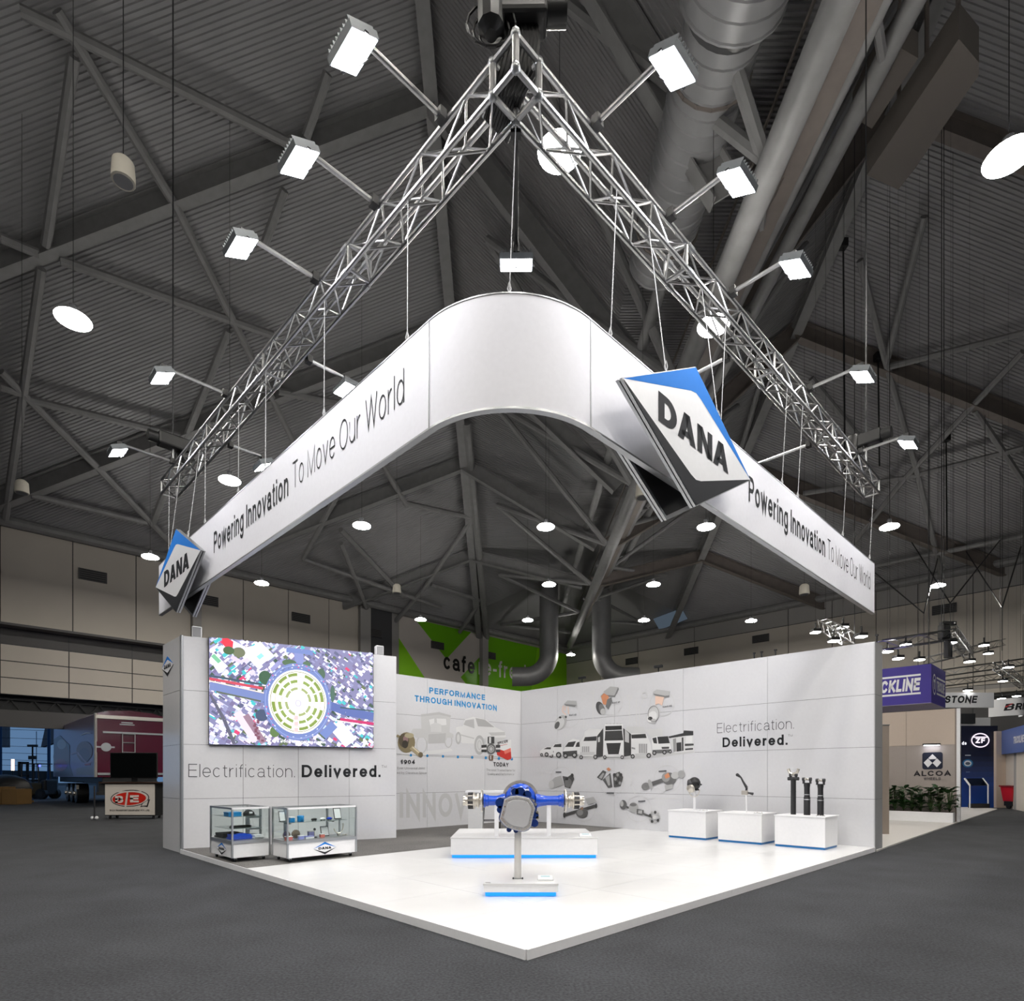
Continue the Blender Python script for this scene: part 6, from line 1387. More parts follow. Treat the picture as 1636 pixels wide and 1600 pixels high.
cv.ell(c6([(850, 760)])[0], 13, 16, (120, 72, 50)); cv.ell(c6([(850, 800)])[0], 9, 12, (96, 44, 40)); cv.line(c6([(710, 790), (780, 770), (870, 880), (940, 860)]), 2.5, (170, 150, 190)); cv.line(c6([(810, 600), (870, 575), (915, 580)]), 1.4, (220, 220, 230)); cv.poly(c6([(770, 930), (950, 905), (950, 1000), (770, 1000)]), (140, 138, 150)); cv.poly(c6([(850, 890), (910, 880), (910, 900), (860, 905)]), (170, 60, 50))
cv.build('side_graphic', tr, printed('trailer_print', 0.3))
MB().box(T(TW / 2, TL / 2, z0 - 0.15), (TW - 0.6, TL - 0.2, 0.3), (U, Vv, Z)).build('chassis', M_BLACK, tr)
MB().beam(T(0.1, 0.3, 0.6), T(TW - 0.1, 0.3, 0.6), 0.08, 0.15).build('bumper', M_BLACK, tr); MB().box(T(TW / 2, 0.6, 0.85), (TW - 0.4, 0.5, 0.6), (U, Vv, Z)).build('undercarriage', M_BLACK, tr)
for v in (5.2, 6.5, 7.8):
    for u in (0.3, TW - 0.3):
        w = MB().cyl(T(u - 0.25, v, 0.51), T(u + 0.25, v, 0.51), 0.5, 20).build('wheel', M_BLACK, tr, True)
        MB().lathe([(0, 0.3), (0.02, 0.28), (0.03, 0.12), (0.12, 0.1), (0.13, 0.0)], T(u - 0.25, v, 0.51) if u < 1 else T(u + 0.25, v, 0.51), -U if u < 1 else U, 16).build('rim', M_CHROME, w, True)
    MB().box(T(0.25, v, 1.08), (0.5, 1.2, 0.04), (U, Vv, Z)).build('mudguard', M_BLACK, tr)
q = on_plane(125, 1258, TP, U); MB().box(q - U * 0.05, (0.1, 0.35, 0.2), (U, Vv, Z)).build('marker_lamp', M_CHROME, tr)

# ---- forklift and cartons
FY = 36.0; q = at_y(52, 1284, FY); fx0 = q.x
fk = thing('forklift', Vector((fx0, FY, 0.01)), 'dark forklift parked left of the trailer', 'forklift')
MB().box((fx0 + 0.3, FY, 0.62), (1.5, 1.0, 0.75), (X, Y, Z)).build('body', mat('dark_yellow_paint', (70, 58, 26), 0.5), fk, bevel=0.08)
MB().box((fx0 + 1.0, FY, 0.7), (0.35, 1.0, 0.95), (X, Y, Z)).build('counterweight', M_IRON, fk, bevel=0.1)
for a in (-0.3, 0.75):
    for b in (-0.45, 0.45): MB().cyl((fx0 + a, FY + b, 1.0), (fx0 + a * 0.9, FY + b, 2.1), 0.04, 6).build('guard_post', M_BLACK, fk)
MB().box((fx0 + 0.2, FY, 2.12), (1.25, 1.0, 0.05), (X, Y, Z)).build('overhead_guard', M_BLACK, fk)
for b in (-0.3, 0.3): MB().beam((fx0 - 0.55, FY + b, 0.1), (fx0 - 0.55, FY + b, 2.25), 0.1, 0.12, Y).build('mast_rail', M_BLACK, fk)
for z in (0.6, 1.4, 2.2): MB().box((fx0 - 0.55, FY, z), (0.1, 0.7, 0.1), (X, Y, Z)).build('mast_bar', M_BLACK, fk)
MB().box((fx0 + 0.35, FY, 1.12), (0.45, 0.5, 0.14), (X, Y, Z)).build('seat', M_BLACK, fk); MB().box((fx0 + 0.58, FY, 1.4), (0.1, 0.5, 0.5), (X, Y, Z)).build('backrest', M_BLACK, fk)
for a, r in ((-0.15, 0.42), (0.95, 0.32)):
    for b in (-0.5, 0.5):
        w = MB().cyl((fx0 + a, FY + b - 0.12, r), (fx0 + a, FY + b + 0.12, r), r - 0.005, 18).build('wheel', M_BLACK, fk, True); MB().cyl((fx0 + a, FY + b - 0.13, r), (fx0 + a, FY + b + 0.13, r), r * 0.5, 14).build('rim', M_IRON, w, True)
MB().sphere((fx0 + 0.75, FY - 0.4, 2.0), 0.06, 8, 6).build('warning_lamp', emission('blue_beacon', (70, 80, 255), 6.0), fk)
for x, y, w, h_, lab in ((0, 1286, 0.8, 0.85, 'brown carton at the extreme left beyond the dock'), (27, 1285, 0.75, 0.75, 'smaller brown carton right of the extreme left one')):
    yy = 29.5; p = Vector((at_y(x, y, yy).x, yy, 0.01)); t = thing('carton', p, lab, 'carton')
    MB().box(p + Z * h_ / 2, (w, 0.9, h_), (X, Y, Z)).build('box', mat('kraft_card', (120, 92, 52), 0.8), t); MB().box(p + Z * (h_ + 0.004), (0.08, 0.9, 0.008), (X, Y, Z)).build('tape', mat('tape', (150, 126, 84), 0.5), t)
p = Vector((at_y(8, 1270, 31.0).x, 31.0, 0.01)); t = thing('wrapped_bundle', p, 'black plastic-wrapped heap behind the cartons', 'bundle')
MB().sphere(p + Z * 0.74, 0.85, 12, 8, (1.6, 0.8, 0.86)).build('wrapped_load', M_BLACK, t, True); MB().box(p + Z * 0.05, (2.2, 1.0, 0.1), (X, Y, Z)).build('pallet', mat('kraft_card'), t)

# ---- white counter with a monitor on it
CYY = 19.6
ct = thing('exhibitor_counter', Vector((at_y(207, 1306, CYY).x, CYY + 0.25, 0.0)), 'dark counter with a white front carrying a red oval emblem', 'counter')
xa, xb = at_y(160, 1250, CYY).x, at_y(262, 1250, CYY).x
ztop = at_y(200, 1250, CYY).z
MB().box(((xa + xb) / 2, CYY + 0.25, ztop - 0.02), (xb - xa, 0.65, 0.04), (X, Y, Z)).build('counter_top', mat('dark_wood_top', (58, 40, 30), 0.4), ct)
x0_, x1_ = at_y(168, 1280, CYY).x, at_y(247, 1280, CYY).x; zb_ = at_y(200, 1304, CYY).z
MB().box(((x0_ + x1_) / 2, CYY + 0.28, (ztop + zb_) / 2 - 0.02), (x1_ - x0_ + 0.06, 0.5, ztop - zb_ - 0.04), (X, Y, Z)).build('cabinet', M_BLACK, ct)
MB().box(((x0_ + x1_) / 2, CYY + 0.01, (ztop - 0.06 + zb_ + 0.02) / 2), (x1_ - x0_, 0.03, ztop - zb_ - 0.10), (X, Y, Z)).build('front_board', mat('cream_board', (214, 206, 196), 0.5), ct)
for x in (x0_ + 0.1, x1_ - 0.1):
    for d in (0.1, 0.45): k_ = MB().cyl((x - 0.02, CYY + d, 0.05), (x + 0.02, CYY + d, 0.05), 0.05, 12).build('castor', M_IRON, ct, True); MB().cyl((x, CYY + d, 0.05), (x, CYY + d, zb_ + 0.02), 0.015, 6).build('castor_stem', M_IRON, ct)
cv = Canvas((Vector((0, CYY - 0.006, 0)), Y), -Y, 0.001, 0.0006)
c = (207.5, 1276); RD = (206, 40, 26)
cv.ell(c, 31, 13.5, (50, 44, 46), 32, -0.05); cv.ell(c, 29.5, 12.2, (220, 212, 204), 32, -0.05); cv.ell((c[0] - 1, c[1] + 0.6), 27, 10.4, RD, 32, -0.05)
cv.poly([(224, 1290), (228, 1283), (240, 1277), (236, 1290), (229, 1289)], (50, 44, 46)); cv.poly([(226, 1288), (229, 1283.5), (237, 1279), (234.5, 1287.5)], (214, 206, 198))
cv.line([(188, 1265.5), (226, 1265)], 2.0, (214, 206, 198)); cv.line([(204, 1265), (200.5, 1290)], 3.0, (214, 206, 198))
cv.text('B', (184, 1283.5), (197, 1283.5), 11.5, (226, 220, 212), bold=0.24); cv.text('E', (208, 1282.5), (222, 1282.5), 11.5, (226, 220, 212), bold=0.24)
cv.text('BULK TRANSPORT EQUIPMENT PTY. LTD', (175.5, 1296.6), (239, 1296.6), 2.6, (60, 54, 54), bold=0.22)
cv.build('emblem_print', ct)
tv = thing('monitor', Vector((at_y(212, 1247, CYY).x, CYY + 0.3, ztop)), 'large black monitor standing on the counter', 'monitor')
a, b = at_y(175.5, 1203, CYY + 0.2), at_y(250.5, 1244, CYY + 0.2)
MB().box(((a.x + b.x) / 2, CYY + 0.24, (a.z + b.z) / 2), (b.x - a.x, 0.05, a.z - b.z), (X, Y, Z)).build('screen_body', M_BLACK, tv, bevel=0.01); MB().box(((a.x + b.x) / 2, CYY + 0.213, (a.z + b.z) / 2), (b.x - a.x - 0.05, 0.006, a.z - b.z - 0.05), (X, Y, Z)).build('dark_glass', mat('dark_glass', (6, 8, 8), 0.15), tv)
MB().box(((a.x + b.x) / 2, CYY + 0.28, (b.z + ztop) / 2), (0.2, 0.04, max(b.z - ztop, 0.02)), (X, Y, Z)).build('neck', M_BLACK, tv); MB().box(((a.x + b.x) / 2, CYY + 0.3, ztop + 0.008), (0.5, 0.22, 0.014), (X, Y, Z)).build('foot', M_BLACK, tv)
sx = at_y(159.5, 1300, CYY - 0.1).x; st_ = thing('barrier_post', Vector((sx, CYY - 0.35, 0)), 'thin grey post with white feet left of the counter', 'post')
MB().cyl((sx, CYY - 0.35, 0.04), (sx, CYY - 0.35, ztop - 0.12), 0.025, 8).build('pole', M_IRON, st_)
for k in (-0.07, 0.07): MB().sphere((sx + k, CYY - 0.35, 0.06), 0.055, 10, 8).build('white_foot', M_WHITE, st_, True)

# ================================================================== BACKGROUND, RIGHT: neighbouring booths
def R1(pts): return [(1390 + a / 5.163, 1020 + b / 5.163) for a, b in pts]
nf_ = MB().prism([at_z(x, y, 0.0) for x, y in ((1400, 1362), (1419, 1354.5), (1593, 1294), (1545, 1289), (1400, 1296))], Z * 0.03)
tag(nf_.build('neighbour_floor', mat('pale_booth_floor', (206, 202, 198), 0.4), None, origin=at_z(1450, 1320, 0)), 'pale raised floor of the neighbouring booth beside the dark aisle', 'platform')
bp0 = at_z(1412, 1333, 0.03); t = thing('booth_fin', bp0, 'narrow taupe fin wall just past the end of the product wall', 'partition')
MB().box(bp0 + Z * 1.3, (0.22, 0.06, 2.6), (X, Y, Z)).build('fin_panel', mat('taupe_panel', (150, 138, 128), 0.5), t); MB().box(bp0 + Z * 2.61, (0.24, 0.08, 0.02), (X, Y, Z)).build('cap', M_ALU2, t)
# wheel-maker's wall
AP = at_z(1536, 1313.5, 0.03); AW = (AP, U)
aw = thing('booth_wall', AP + Vv * 2, 'taupe two-tone booth wall with a dark square emblem above the planter', 'wall panel')
zs_ = 1.44 + (1239 - 1191) / F * AP.y
M_TU, M_TL_ = mat('beige_upper', (196, 180, 166), 0.6), mat('taupe_lower', (160, 150, 144), 0.55)
MB().box(AP + Vv * 2.6 + U * 0.1 + Z * 1.72, (5.1, 0.16, 3.44), (Vv, U, Z)).build('core', M_TL_, aw)
for k in range(4):
    MB().box(AP + Vv * (0.15 + 1.27 * (k + 0.5)) + Z * ((zs_ + 3.44) / 2), (1.26, 0.04, 3.44 - zs_), (Vv, U, Z)).build('upper_panel', M_TU, aw); MB().box(AP + Vv * (0.15 + 1.27 * (k + 0.5)) + Z * (zs_ / 2) + U * 0.005, (1.265, 0.04, zs_ - 0.01), (Vv, U, Z)).build('lower_panel', M_TL_, aw)
MB().box(AP + Vv * 0.07 + Z * 1.72 + U * 0.02, (0.09, 0.1, 3.44), (Vv, U, Z)).build('end_post', M_WHITE, aw)
cv = Canvas((AP - U * 0.02, U), -U, 0.004, 0.001)
NV = (36, 40, 58)
rr = 18; pts = []
for cx_, cy_, a0 in ((431 + rr, 945 + rr, 180), (600 - rr, 940 + rr, 270), (600 - rr, 1080 - rr, 0), (431 + rr, 1083 - rr, 90)):
    pts += [(cx_ + rr * math.cos(math.radians(a0 + 30 * k)), cy_ + rr * math.sin(math.radians(a0 + 30 * k))) for k in range(4)]
cv.poly(R1(pts), NV)
LGT = (226, 224, 226)
cv.poly(R1([(515, 957), (588, 1026), (552, 1066), (515, 1030), (478, 1068), (442, 1028)]), LGT); cv.poly(R1([(486, 1000), (545, 998), (515, 1028)]), NV); cv.line(R1([(480, 992), (515, 1028)]), 0.8, NV); cv.line(R1([(552, 990), (515, 1028)]), 0.8, NV)
cv.text('ALCOA', R1([(362, 1138)])[0], R1([(668, 1136)])[0], 8.0, (52, 48, 52), bold=0.2); cv.text('WHEELS', R1([(443, 1171)])[0], R1([(583, 1170)])[0], 4.2, (84, 78, 80), bold=0.18)
cv.build('emblem_print', aw)
lp = on_plane(1490, 1190, *AW) - U * 0.14
MB().box(lp, (0.45, 0.12, 0.05), (Vv, U, Z)).build('picture_lamp', M_BLACK, aw); MB().box(lp - Z * 0.03, (0.4, 0.08, 0.012), (Vv, U, Z)).build('lamp_tube', emission('cool_strip', (240, 244, 255), 18.0), aw); MB().cyl(lp, lp + U * 0.14, 0.015, 6).build('lamp_arm', M_BLACK, aw)
# planter with its plants
p1 = AP - U * 0.8 + Vv * 0.08; p0 = p1 + Vv * 2.1
dv = (p0 - p1).normalized(); L = (p0 - p1).length; dn = dv.cross(Z); dn = -dn if dn.dot(CAMP - p0) < 0 else dn
pt_ = thing('planter_box', (p0 + p1) / 2 - dn * 0.2, 'long low white planter box in front of the taupe wall', 'planter')
MB().box((p0 + p1) / 2 - dn * 0.17 + Z * 0.15, (L, 0.3, 0.3), (dv, dn, Z)).build('trough', M_WHITE, pt_); MB().box((p0 + p1) / 2 - dn * 0.17 + Z * 0.30, (L - 0.05, 0.25, 0.02), (dv, dn, Z)).build('soil', mat('soil', (44, 34, 26), 0.9), pt_)
M_LEAF = mat('dark_green_leaf', (30, 62, 26), 0.4, noise=0.25, scale=9); M_STEM = mat('leaf_stem', (52, 74, 34), 0.6)
def leaf(mb, b, tip, w):
    d = tip - b; a = d.cross(Z); a = a.normalized() if a.length > 1e-4 else X; m1, m2 = b + d * 0.35 + Z * w * 0.3, b + d * 0.7 + Z * w * 0.35
    mb.add([b, m1 + a * w, m1 - Z * w * 0.25, m1 - a * w, m2 + a * w * 0.8, m2 - Z * w * 0.2, m2 - a * w * 0.8, tip], [(0, 1, 2), (0, 2, 3), (1, 4, 5, 2), (2, 5, 6, 3), (4, 7, 5), (5, 7, 6)])
rl = random.Random(5)
words_ = ['first', 'second', 'third', 'fourth', 'fifth', 'sixth', 'seventh', 'eighth', 'ninth']
for i in range(9):
    b = p1 + dv * (L * (i + 0.5) / 9) - dn * 0.17 + Z * 0.31
    t = thing('leafy_plant', b, 'leafy dark green plant in the planter, %s from the aisle end' % words_[i], 'plant', 'plants in the white planter'); fo = MB(); stm = MB()
    for k in range(34):
        a = rl.uniform(0, 2 * PI); h_ = rl.uniform(0.08, 0.72); r = rl.uniform(0.02, 0.14); q = b + Vector((math.cos(a) * r, math.sin(a) * r, h_)); stm.tube([b, q], 0.006, 4)
        leaf(fo, q, q + Vector((math.cos(a) * 0.2, math.sin(a) * 0.2, rl.uniform(-0.06, 0.14))), rl.uniform(0.06, 0.1))
    fo.build('foliage', M_LEAF, t); stm.build('stem', M_STEM, t)
# wheel-rim sculpture on a white cabinet, wooden round and pot plant
q = AP - U * 0.35 + Vv * 2.62; t = thing('white_cabinet', q, 'low white lit cabinet at the hidden end of the planter', 'cabinet')
MB().box(q + Z * 0.45, (0.7, 0.45, 0.9), (dv, dn, Z)).build('body', M_WHITE, t); MB().box(q + Z * 0.905, (0.74, 0.49, 0.02), (dv, dn, Z)).build('top_board', mat('taupe_panel'), t)
for k in range(3): MB().box(q + Z * (0.3 + 0.16 * k) + dn * 0.23 - dv * 0.18, (0.09, 0.012, 0.11), (dv, dn, Z)).build('picture_card', M_IRON, t)
s0 = q + Z * 0.915; t = thing('rim_sculpture', s0, 'egg-shaped sculpture of small bright metal pieces on the white cabinet', 'sculpture')
MB().cyl(s0, s0 + Z * 0.06, 0.12, 14).build('foot', M_BLACK, t, True); MB().sphere(s0 + Z * 0.42, 0.3, 14, 10, (0.7, 0.7, 1.15)).build('core', M_IRON, t, True)
pc = MB()
for k in range(150):
    a = rl.uniform(0, 2 * PI); c_ = rl.uniform(-1, 1); s_ = math.sqrt(1 - c_ * c_); n_ = Vector((s_ * math.cos(a), s_ * math.sin(a), c_)); pc.lathe([(0, 0.03), (0.02, 0.028), (0.022, 0.01)], s0 + Z * 0.42 + Vector((n_.x * 0.215, n_.y * 0.215, n_.z * 0.35)), n_, 6)
tag(pc.build('metal_piece', M_CHROME, t), kind='stuff')
q = AP - U * 1.25 + Vv * 2.0; t = thing('wooden_round', q, 'flat pale wooden disc with a small plant at the hidden end of the planter', 'pot stand')
MB().cyl(q, q + Z * 0.07, 0.26, 20).build('disc', mat('pale_wood', (176, 150, 116), 0.5), t, True); MB().cyl(q + Z * 0.07, q + Z * 0.2, 0.09, 12, 0.11).build('pot', M_BLACK, t, True)
fo = MB()
for k in range(9): a = k * 0.7; leaf(fo, q + Z * 0.2, q + Vector((math.cos(a) * 0.25, math.sin(a) * 0.25, 0.2 + 0.12 * (k % 4))), 0.045)
fo.build('foliage', M_LEAF, t)
# hanging purple cube sign
QC = at_y(1488, 1122, 20.0); qh = (1122.7 - 1060.7) / F * 20.0; qb = 1.44 + (1239 - 1122.7) / F * 20.0
QC = Vector((QC.x, 20.0, qb)); M_PUR = mat('violet_fabric', (64, 50, 148), 0.6)
t = thing('cube_sign', QC, 'big violet hanging cube sign with white slanted capitals', 'sign'); QL = 2.45
MB().prism([QC, QC + Vv * QL, QC + Vv * QL + U * 2.3, QC + U * 2.3], Z * qh).build('fabric_cube', M_PUR, t); MB().prism([QC - Z * 0.02, QC + Vv * QL - Z * 0.02, QC + Vv * QL + U * 2.3 - Z * 0.02, QC + U * 2.3 - Z * 0.02], Z * 0.018).build('underside', mat('pale_underside', (168, 160, 184), 0.6), t)
m = MB(); ca = qh * 0.30
def sq(a, z): return QC + Vv * (QL - a) + Z * z - U * 0.004
letters(m, 'TRUCKLINE', sq(0.28, qh * 0.34), -Vv, Z, QL - 0.62, ca * 1.1, 0.24, 0.16, 0.6)
for z in (0.24, 0.72): m.add([sq(0.24, qh * z), sq(QL - 0.3, qh * z), sq(QL - 0.3, qh * (z + 0.05)), sq(0.24, qh * (z + 0.05))], [(0, 1, 2, 3)])
m.build('lettering', M_WHITE, t)
m = MB(); n_ = QC - Vv * 0.004
letters(m, 'TRUCKLINE', n_ + U * 0.85 + Z * (qh * 0.36), U, Z, 1.25, ca * 0.9, 0.24, 0.1, 0.6)
for z in (0.26, 0.68): m.add([n_ + U * 0.8 + Z * (qh * z), n_ + U * 2.2 + Z * (qh * z), n_ + U * 2.2 + Z * (qh * (z + 0.05)), n_ + U * 0.8 + Z * (qh * (z + 0.05))], [(0, 1, 2, 3)])
P_ = []; 
for k in range(21):
    a = 2 * PI * k / 20; P_ += [n_ + U * (0.45 + 0.26 * math.cos(a)) + Z * (qh * 0.5 + 0.36 * math.sin(a)), n_ + U * (0.45 + 0.2 * math.cos(a)) + Z * (qh * 0.5 + 0.3 * math.sin(a))]
m.add(P_, [(2 * k, 2 * k + 2, 2 * k + 3, 2 * k + 1) for k in range(20)])
letters(m, 'T', n_ + U * 0.34 + Z * (qh * 0.5 - 0.17), U, Z, 0.22, 0.34, 0.26)
m.build('lettering', M_WHITE, t)
for a, b in ((0.1, 0.1), (QL - 0.1, 0.1), (0.1, 2.2)):
    p = QC + Vv * a + U * b + Z * qh; MB().cyl(p, Vector((p.x, p.y, roof_z(p) + 0.02)), 0.012, 5).build('wire', M_IRON, t)
# flat and curved white hanging signs
def hang_sign(px0, px1, y0, y1, Yd, label, bulge, body, bl, br, cap_, red=False):
    a, b = at_y(px0, y1, Yd), at_y(px1, y1, Yd); h_ = (y1 - y0) / F * Yd
    t = thing('hanging_sign', (a + b) / 2, label, 'sign'); n = 16; P = []; 
    for k in range(n + 1):
        f = k / n; P.append(a.lerp(b, f) - Y * (bulge * math.sin(PI * f)))
    P2 = [p + Y * 0.12 for p in P]; m = MB(); vs_ = []
    for p, q in zip(P, P2): vs_ += [p, p + Z * h_, q + Z * h_, q]
    fs = [(4 * i + k, 4 * i + (k + 1) % 4, 4 * i + 4 + (k + 1) % 4, 4 * i + 4 + k) for i in range(n) for k in range(4)] + [(0, 1, 2, 3), (4 * n + 3, 4 * n + 2, 4 * n + 1, 4 * n)]
    m.add(vs_, fs).build('sign_body', M_WHITE, t, True)
    v, f, w = text_geo(body, 0.22, 0.18, 0.7); m = MB(); kk = (br - bl)
    def mp(x, y):
        fx = (bl + x / w * kk - px0) / (px1 - px0); p = a.lerp(b, fx) - Y * (bulge * math.sin(PI * fx) + 0.01); p.z = a.z + h_ * 0.3 + y * cap_ / F * Yd; return p
    m.add([mp(*q) for q in v], f).build('lettering', M_DARK, t)
    if red:
        m = MB(); m.add([mp(0.05, 0.55), mp(0.55, 1.0), mp(0.75, 1.0), mp(0.2, 0.5)], [(0, 1, 2, 3)]); m.v = [p - Y * 0.01 for p in m.v]; m.build('red_flash', mat('signal_red', (206, 24, 40), 0.4), t)
    for k in (2, n - 2): MB().cyl(P[k] + Z * h_, Vector((P[k].x, P[k].y, roof_z(P[k]) + 0.02)), 0.012, 5).build('wire', M_IRON, t)
hang_sign(1470, 1588, 1107, 1131, 30.0, 'flat white hanging sign with black slanted capitals, beside the violet cube', 0.05, 'BRIDGESTONE', 1450, 1559, 11.5)
hang_sign(1582, 1630, 1119, 1146, 33.0, 'curved white hanging sign with a red-flashed B', 1.1, 'BRIDGESTONE', 1590, 1664, 11.5, True) if False else None
hang_sign(1582, 1630, 1119, 1146, 33.0, 'curved white hanging sign with a red-flashed B', 1.1, 'BRIDG', 1590, 1625, 10.5, True)
# pale block behind
p = at_z(1560, 1284, 0); a = Vector((p.x, 30.5, 0)); t = thing('booth_tower', a, 'pale grey booth block behind the dark blue wall', 'booth'); w_ = (1590 - 1537) / F * 30.5
MB().box((at_y(1561, 1200, 30.5).x, 31.2, 2.2), (w_, 1.0, 4.4), (X, Y, Z)).build('block', mat('pale_grey_panel'), t); MB().box((at_y(1549, 1200, 30.5).x, 30.65, 4.35), (w_ * 0.45, 0.1, 0.5), (X, Y, Z)).build('dark_fascia', M_DARK, t)
# dark blue wall with a glowing oval emblem
BY = 26.4; x0b, x1b = at_y(1536, 1200, BY).x, at_y(1594, 1200, BY).x; ztb = at_y(1560, 1160, BY).z
t = thing('blue_booth_wall', Vector(((x0b + x1b) / 2, BY, 0)), 'tall booth wall fading from black to blue with a glowing oval emblem', 'wall panel')
MB().box(((x0b + x1b) / 2, BY + 0.1, ztb / 2), (x1b - x0b, 0.18, ztb), (X, Y, Z)).build('core', M_BLACK, t)
m = MB(); n = 16
for k in range(n):
    f = k / (n - 1); g_ = max(0.0, min(1.0, (f - 0.3) / 0.45)); c_ = lin((int(22 - 10 * g_), int(24 + 42 * g_), int(42 + 110 * g_))); za, zb2 = ztb * (1 - k / n), ztb * (1 - (k + 1) / n); m.add([(x0b, BY, zb2), (x1b, BY, zb2), (x1b, BY, za), (x0b, BY, za)], [(0, 1, 2, 3)], c_)
m.build('printed_face', printed('booth_print', 0.4), t)
cv = Canvas((Vector((0, BY - 0.03, 0)), Y), -Y, 0.0, 0.002); cc = R1([(910, 843)])[0]
cv.ring(cc, 14.6, 11.6, 1.7, (255, 236, 255), 32); cv.line([(cc[0] - 12, cc[1] - 5.0), (cc[0] + 12, cc[1] - 5.0)], 1.6, (255, 236, 255)); cv.text('ZF', (cc[0] - 7.5, cc[1] + 4.4), (cc[0] + 7.5, cc[1] + 4.4), 8.0, (255, 240, 255), bold=0.22); cv.text('ds', (1536.5, 1190.5), (1544, 1190.5), 5.5, (230, 230, 240), bold=0.2)
cv.build('glowing_emblem', t, printed('neon_print', 0.5, 1.3))
cv = Canvas((Vector((0, BY - 0.01, 0)), Y), -Y, 0.0, 0.002); c2_ = R1([(806, 1033)])[0]; cv.ell(c2_, 8.5, 6.5, (40, 120, 170)); cv.ell(c2_, 6, 4.6, (220, 228, 236)); cv.ell((c2_[0], c2_[1] + 0.3), 4, 2.4, (80, 90, 110)); cv.line(R1([(783, 967), (830, 967)]), 1.2, (220, 226, 234)); cv.line(R1([(790, 1105), (822, 1105)]), 0.8, (130, 160, 200))
cv.build('printed_badges', t, printed('booth_print'))
ka, kb = at_y(1549.5, 1291, BY - 0.8).x, at_y(1578.5, 1291, BY - 0.8).x; t = thing('demo_kiosk', Vector(((ka + kb) / 2, BY - 0.8, 0.0)), 'white-legged kiosk with a dark screen before the blue wall', 'kiosk')
for x in (ka, kb): MB().cyl((x, BY - 0.8, 0), (x, BY - 0.8, 1.0), 0.025, 8).build('leg', M_WHITE, t); MB().beam((x, BY - 0.8, 1.0), (x, BY - 0.5, 1.3), 0.05, 0.05).build('side_rail', M_WHITE, t)
MB().beam(((ka + kb) / 2, BY - 0.79, 1.0), ((ka + kb) / 2, BY - 0.5, 1.29), kb - ka - 0.05, 0.03, Z).build('screen', mat('dark_glass'), t); MB().beam((ka, BY - 0.8, 0.12), (kb, BY - 0.8, 0.12), 0.2, 0.2).build('foot_box', M_BLACK, t)
# far shop stand at the right edge
fy = 27.5; t = thing('shop_stand', at_y(1618, 1290, fy) * 1.0, 'cream stand with a slanted blue header at the right edge', 'booth')
a, b = at_z(1597, 1291, 0), at_z(1650, 1302, 0); t.location = (a + b) / 2; OFF[t.name] = (a + b) / 2
d_ = (b - a).normalized(); L_ = (b - a).length; hd0 = at_y(1600, 1169, a.y).z; hd1 = at_y(1600, 1206, a.y).z
nn = d_.cross(Z); nn = -nn if nn.dot(CAMP - a) < 0 else nn
MB().box((a + b) / 2 - nn * 0.15 + Z * ((hd0 + hd1) / 2), (L_, 0.2, hd0 - hd1), (d_, nn, Z)).build('header', mat('slate_blue', (78, 100, 160), 0.5), t)
MB().box(a + Z * (hd0 / 2), (0.5, 0.25, hd0), (X, Y, Z)).build('side_fin', mat('cream_fin', (200, 184, 170), 0.5), t)
for k in range(3): MB().box(a + d_ * (L_ * (k + 0.5) / 3) - nn * 0.25 + Z * (hd1 / 2), (L_ / 3 - 0.05, 0.06, hd1), (d_, nn, Z)).build('wall_bay', mat('cream_board'), t)
for k in range(4): MB().box(a + d_ * (L_ * k / 3) - nn * 0.2 + Z * (hd1 / 2), (0.05, 0.1, hd1), (d_, nn, Z)).build('mullion', M_ALU2, t)
letters(MB_ := MB(), 'TRUCKLINE', a + d_ * (L_ * 0.42) - nn * 0.045 + Z * (hd1 + (hd0 - hd1) * 0.36), d_, Z, L_ * 0.3, (hd0 - hd1) * 0.28, 0.22, 0.1, 0.7); MB_.build('lettering', M_WHITE, t)
# red bin
q = at_z(1620, 1293, 0); t = thing('wheelie_bin', q, 'red wheeled bin with a black base at the right edge', 'bin'); bw_ = 26 / F * q.y
bm_ = MB(); lo, hi = 0.38, 0.46
bm_.add([q + X * (sx_ * bw_ * k) + Y * (sy_ * bw_ * k * 0.9) + Z * z for z, k in ((0.32, 0.40), (0.95, 0.5)) for sx_, sy_ in ((-1, -1), (1, -1), (1, 1), (-1, 1))], [(0, 1, 2, 3), (4, 5, 6, 7), (0, 1, 5, 4), (1, 2, 6, 5), (2, 3, 7, 6), (3, 0, 4, 7)])
bm_.build('tub', mat('red_plastic', (186, 20, 36), 0.4), t, bevel=0.03); MB().box(q + Z * 0.97, (bw_ * 1.08, bw_ * 0.98, 0.06), (X, Y, Z)).build('lid', mat('dark_red_plastic', (120, 24, 30), 0.4), t); MB().box(q + Z * 0.23, (bw_ * 0.75, bw_ * 0.6, 0.2), (X, Y, Z)).build('base', M_BLACK, t)
for k in (-1, 1): MB().cyl(q + X * (k * bw_ * 0.32 - 0.03) + Z * 0.12, q + X * (k * bw_ * 0.32 + 0.03) + Z * 0.12, 0.118, 14).build('wheel', M_BLACK, t, True)

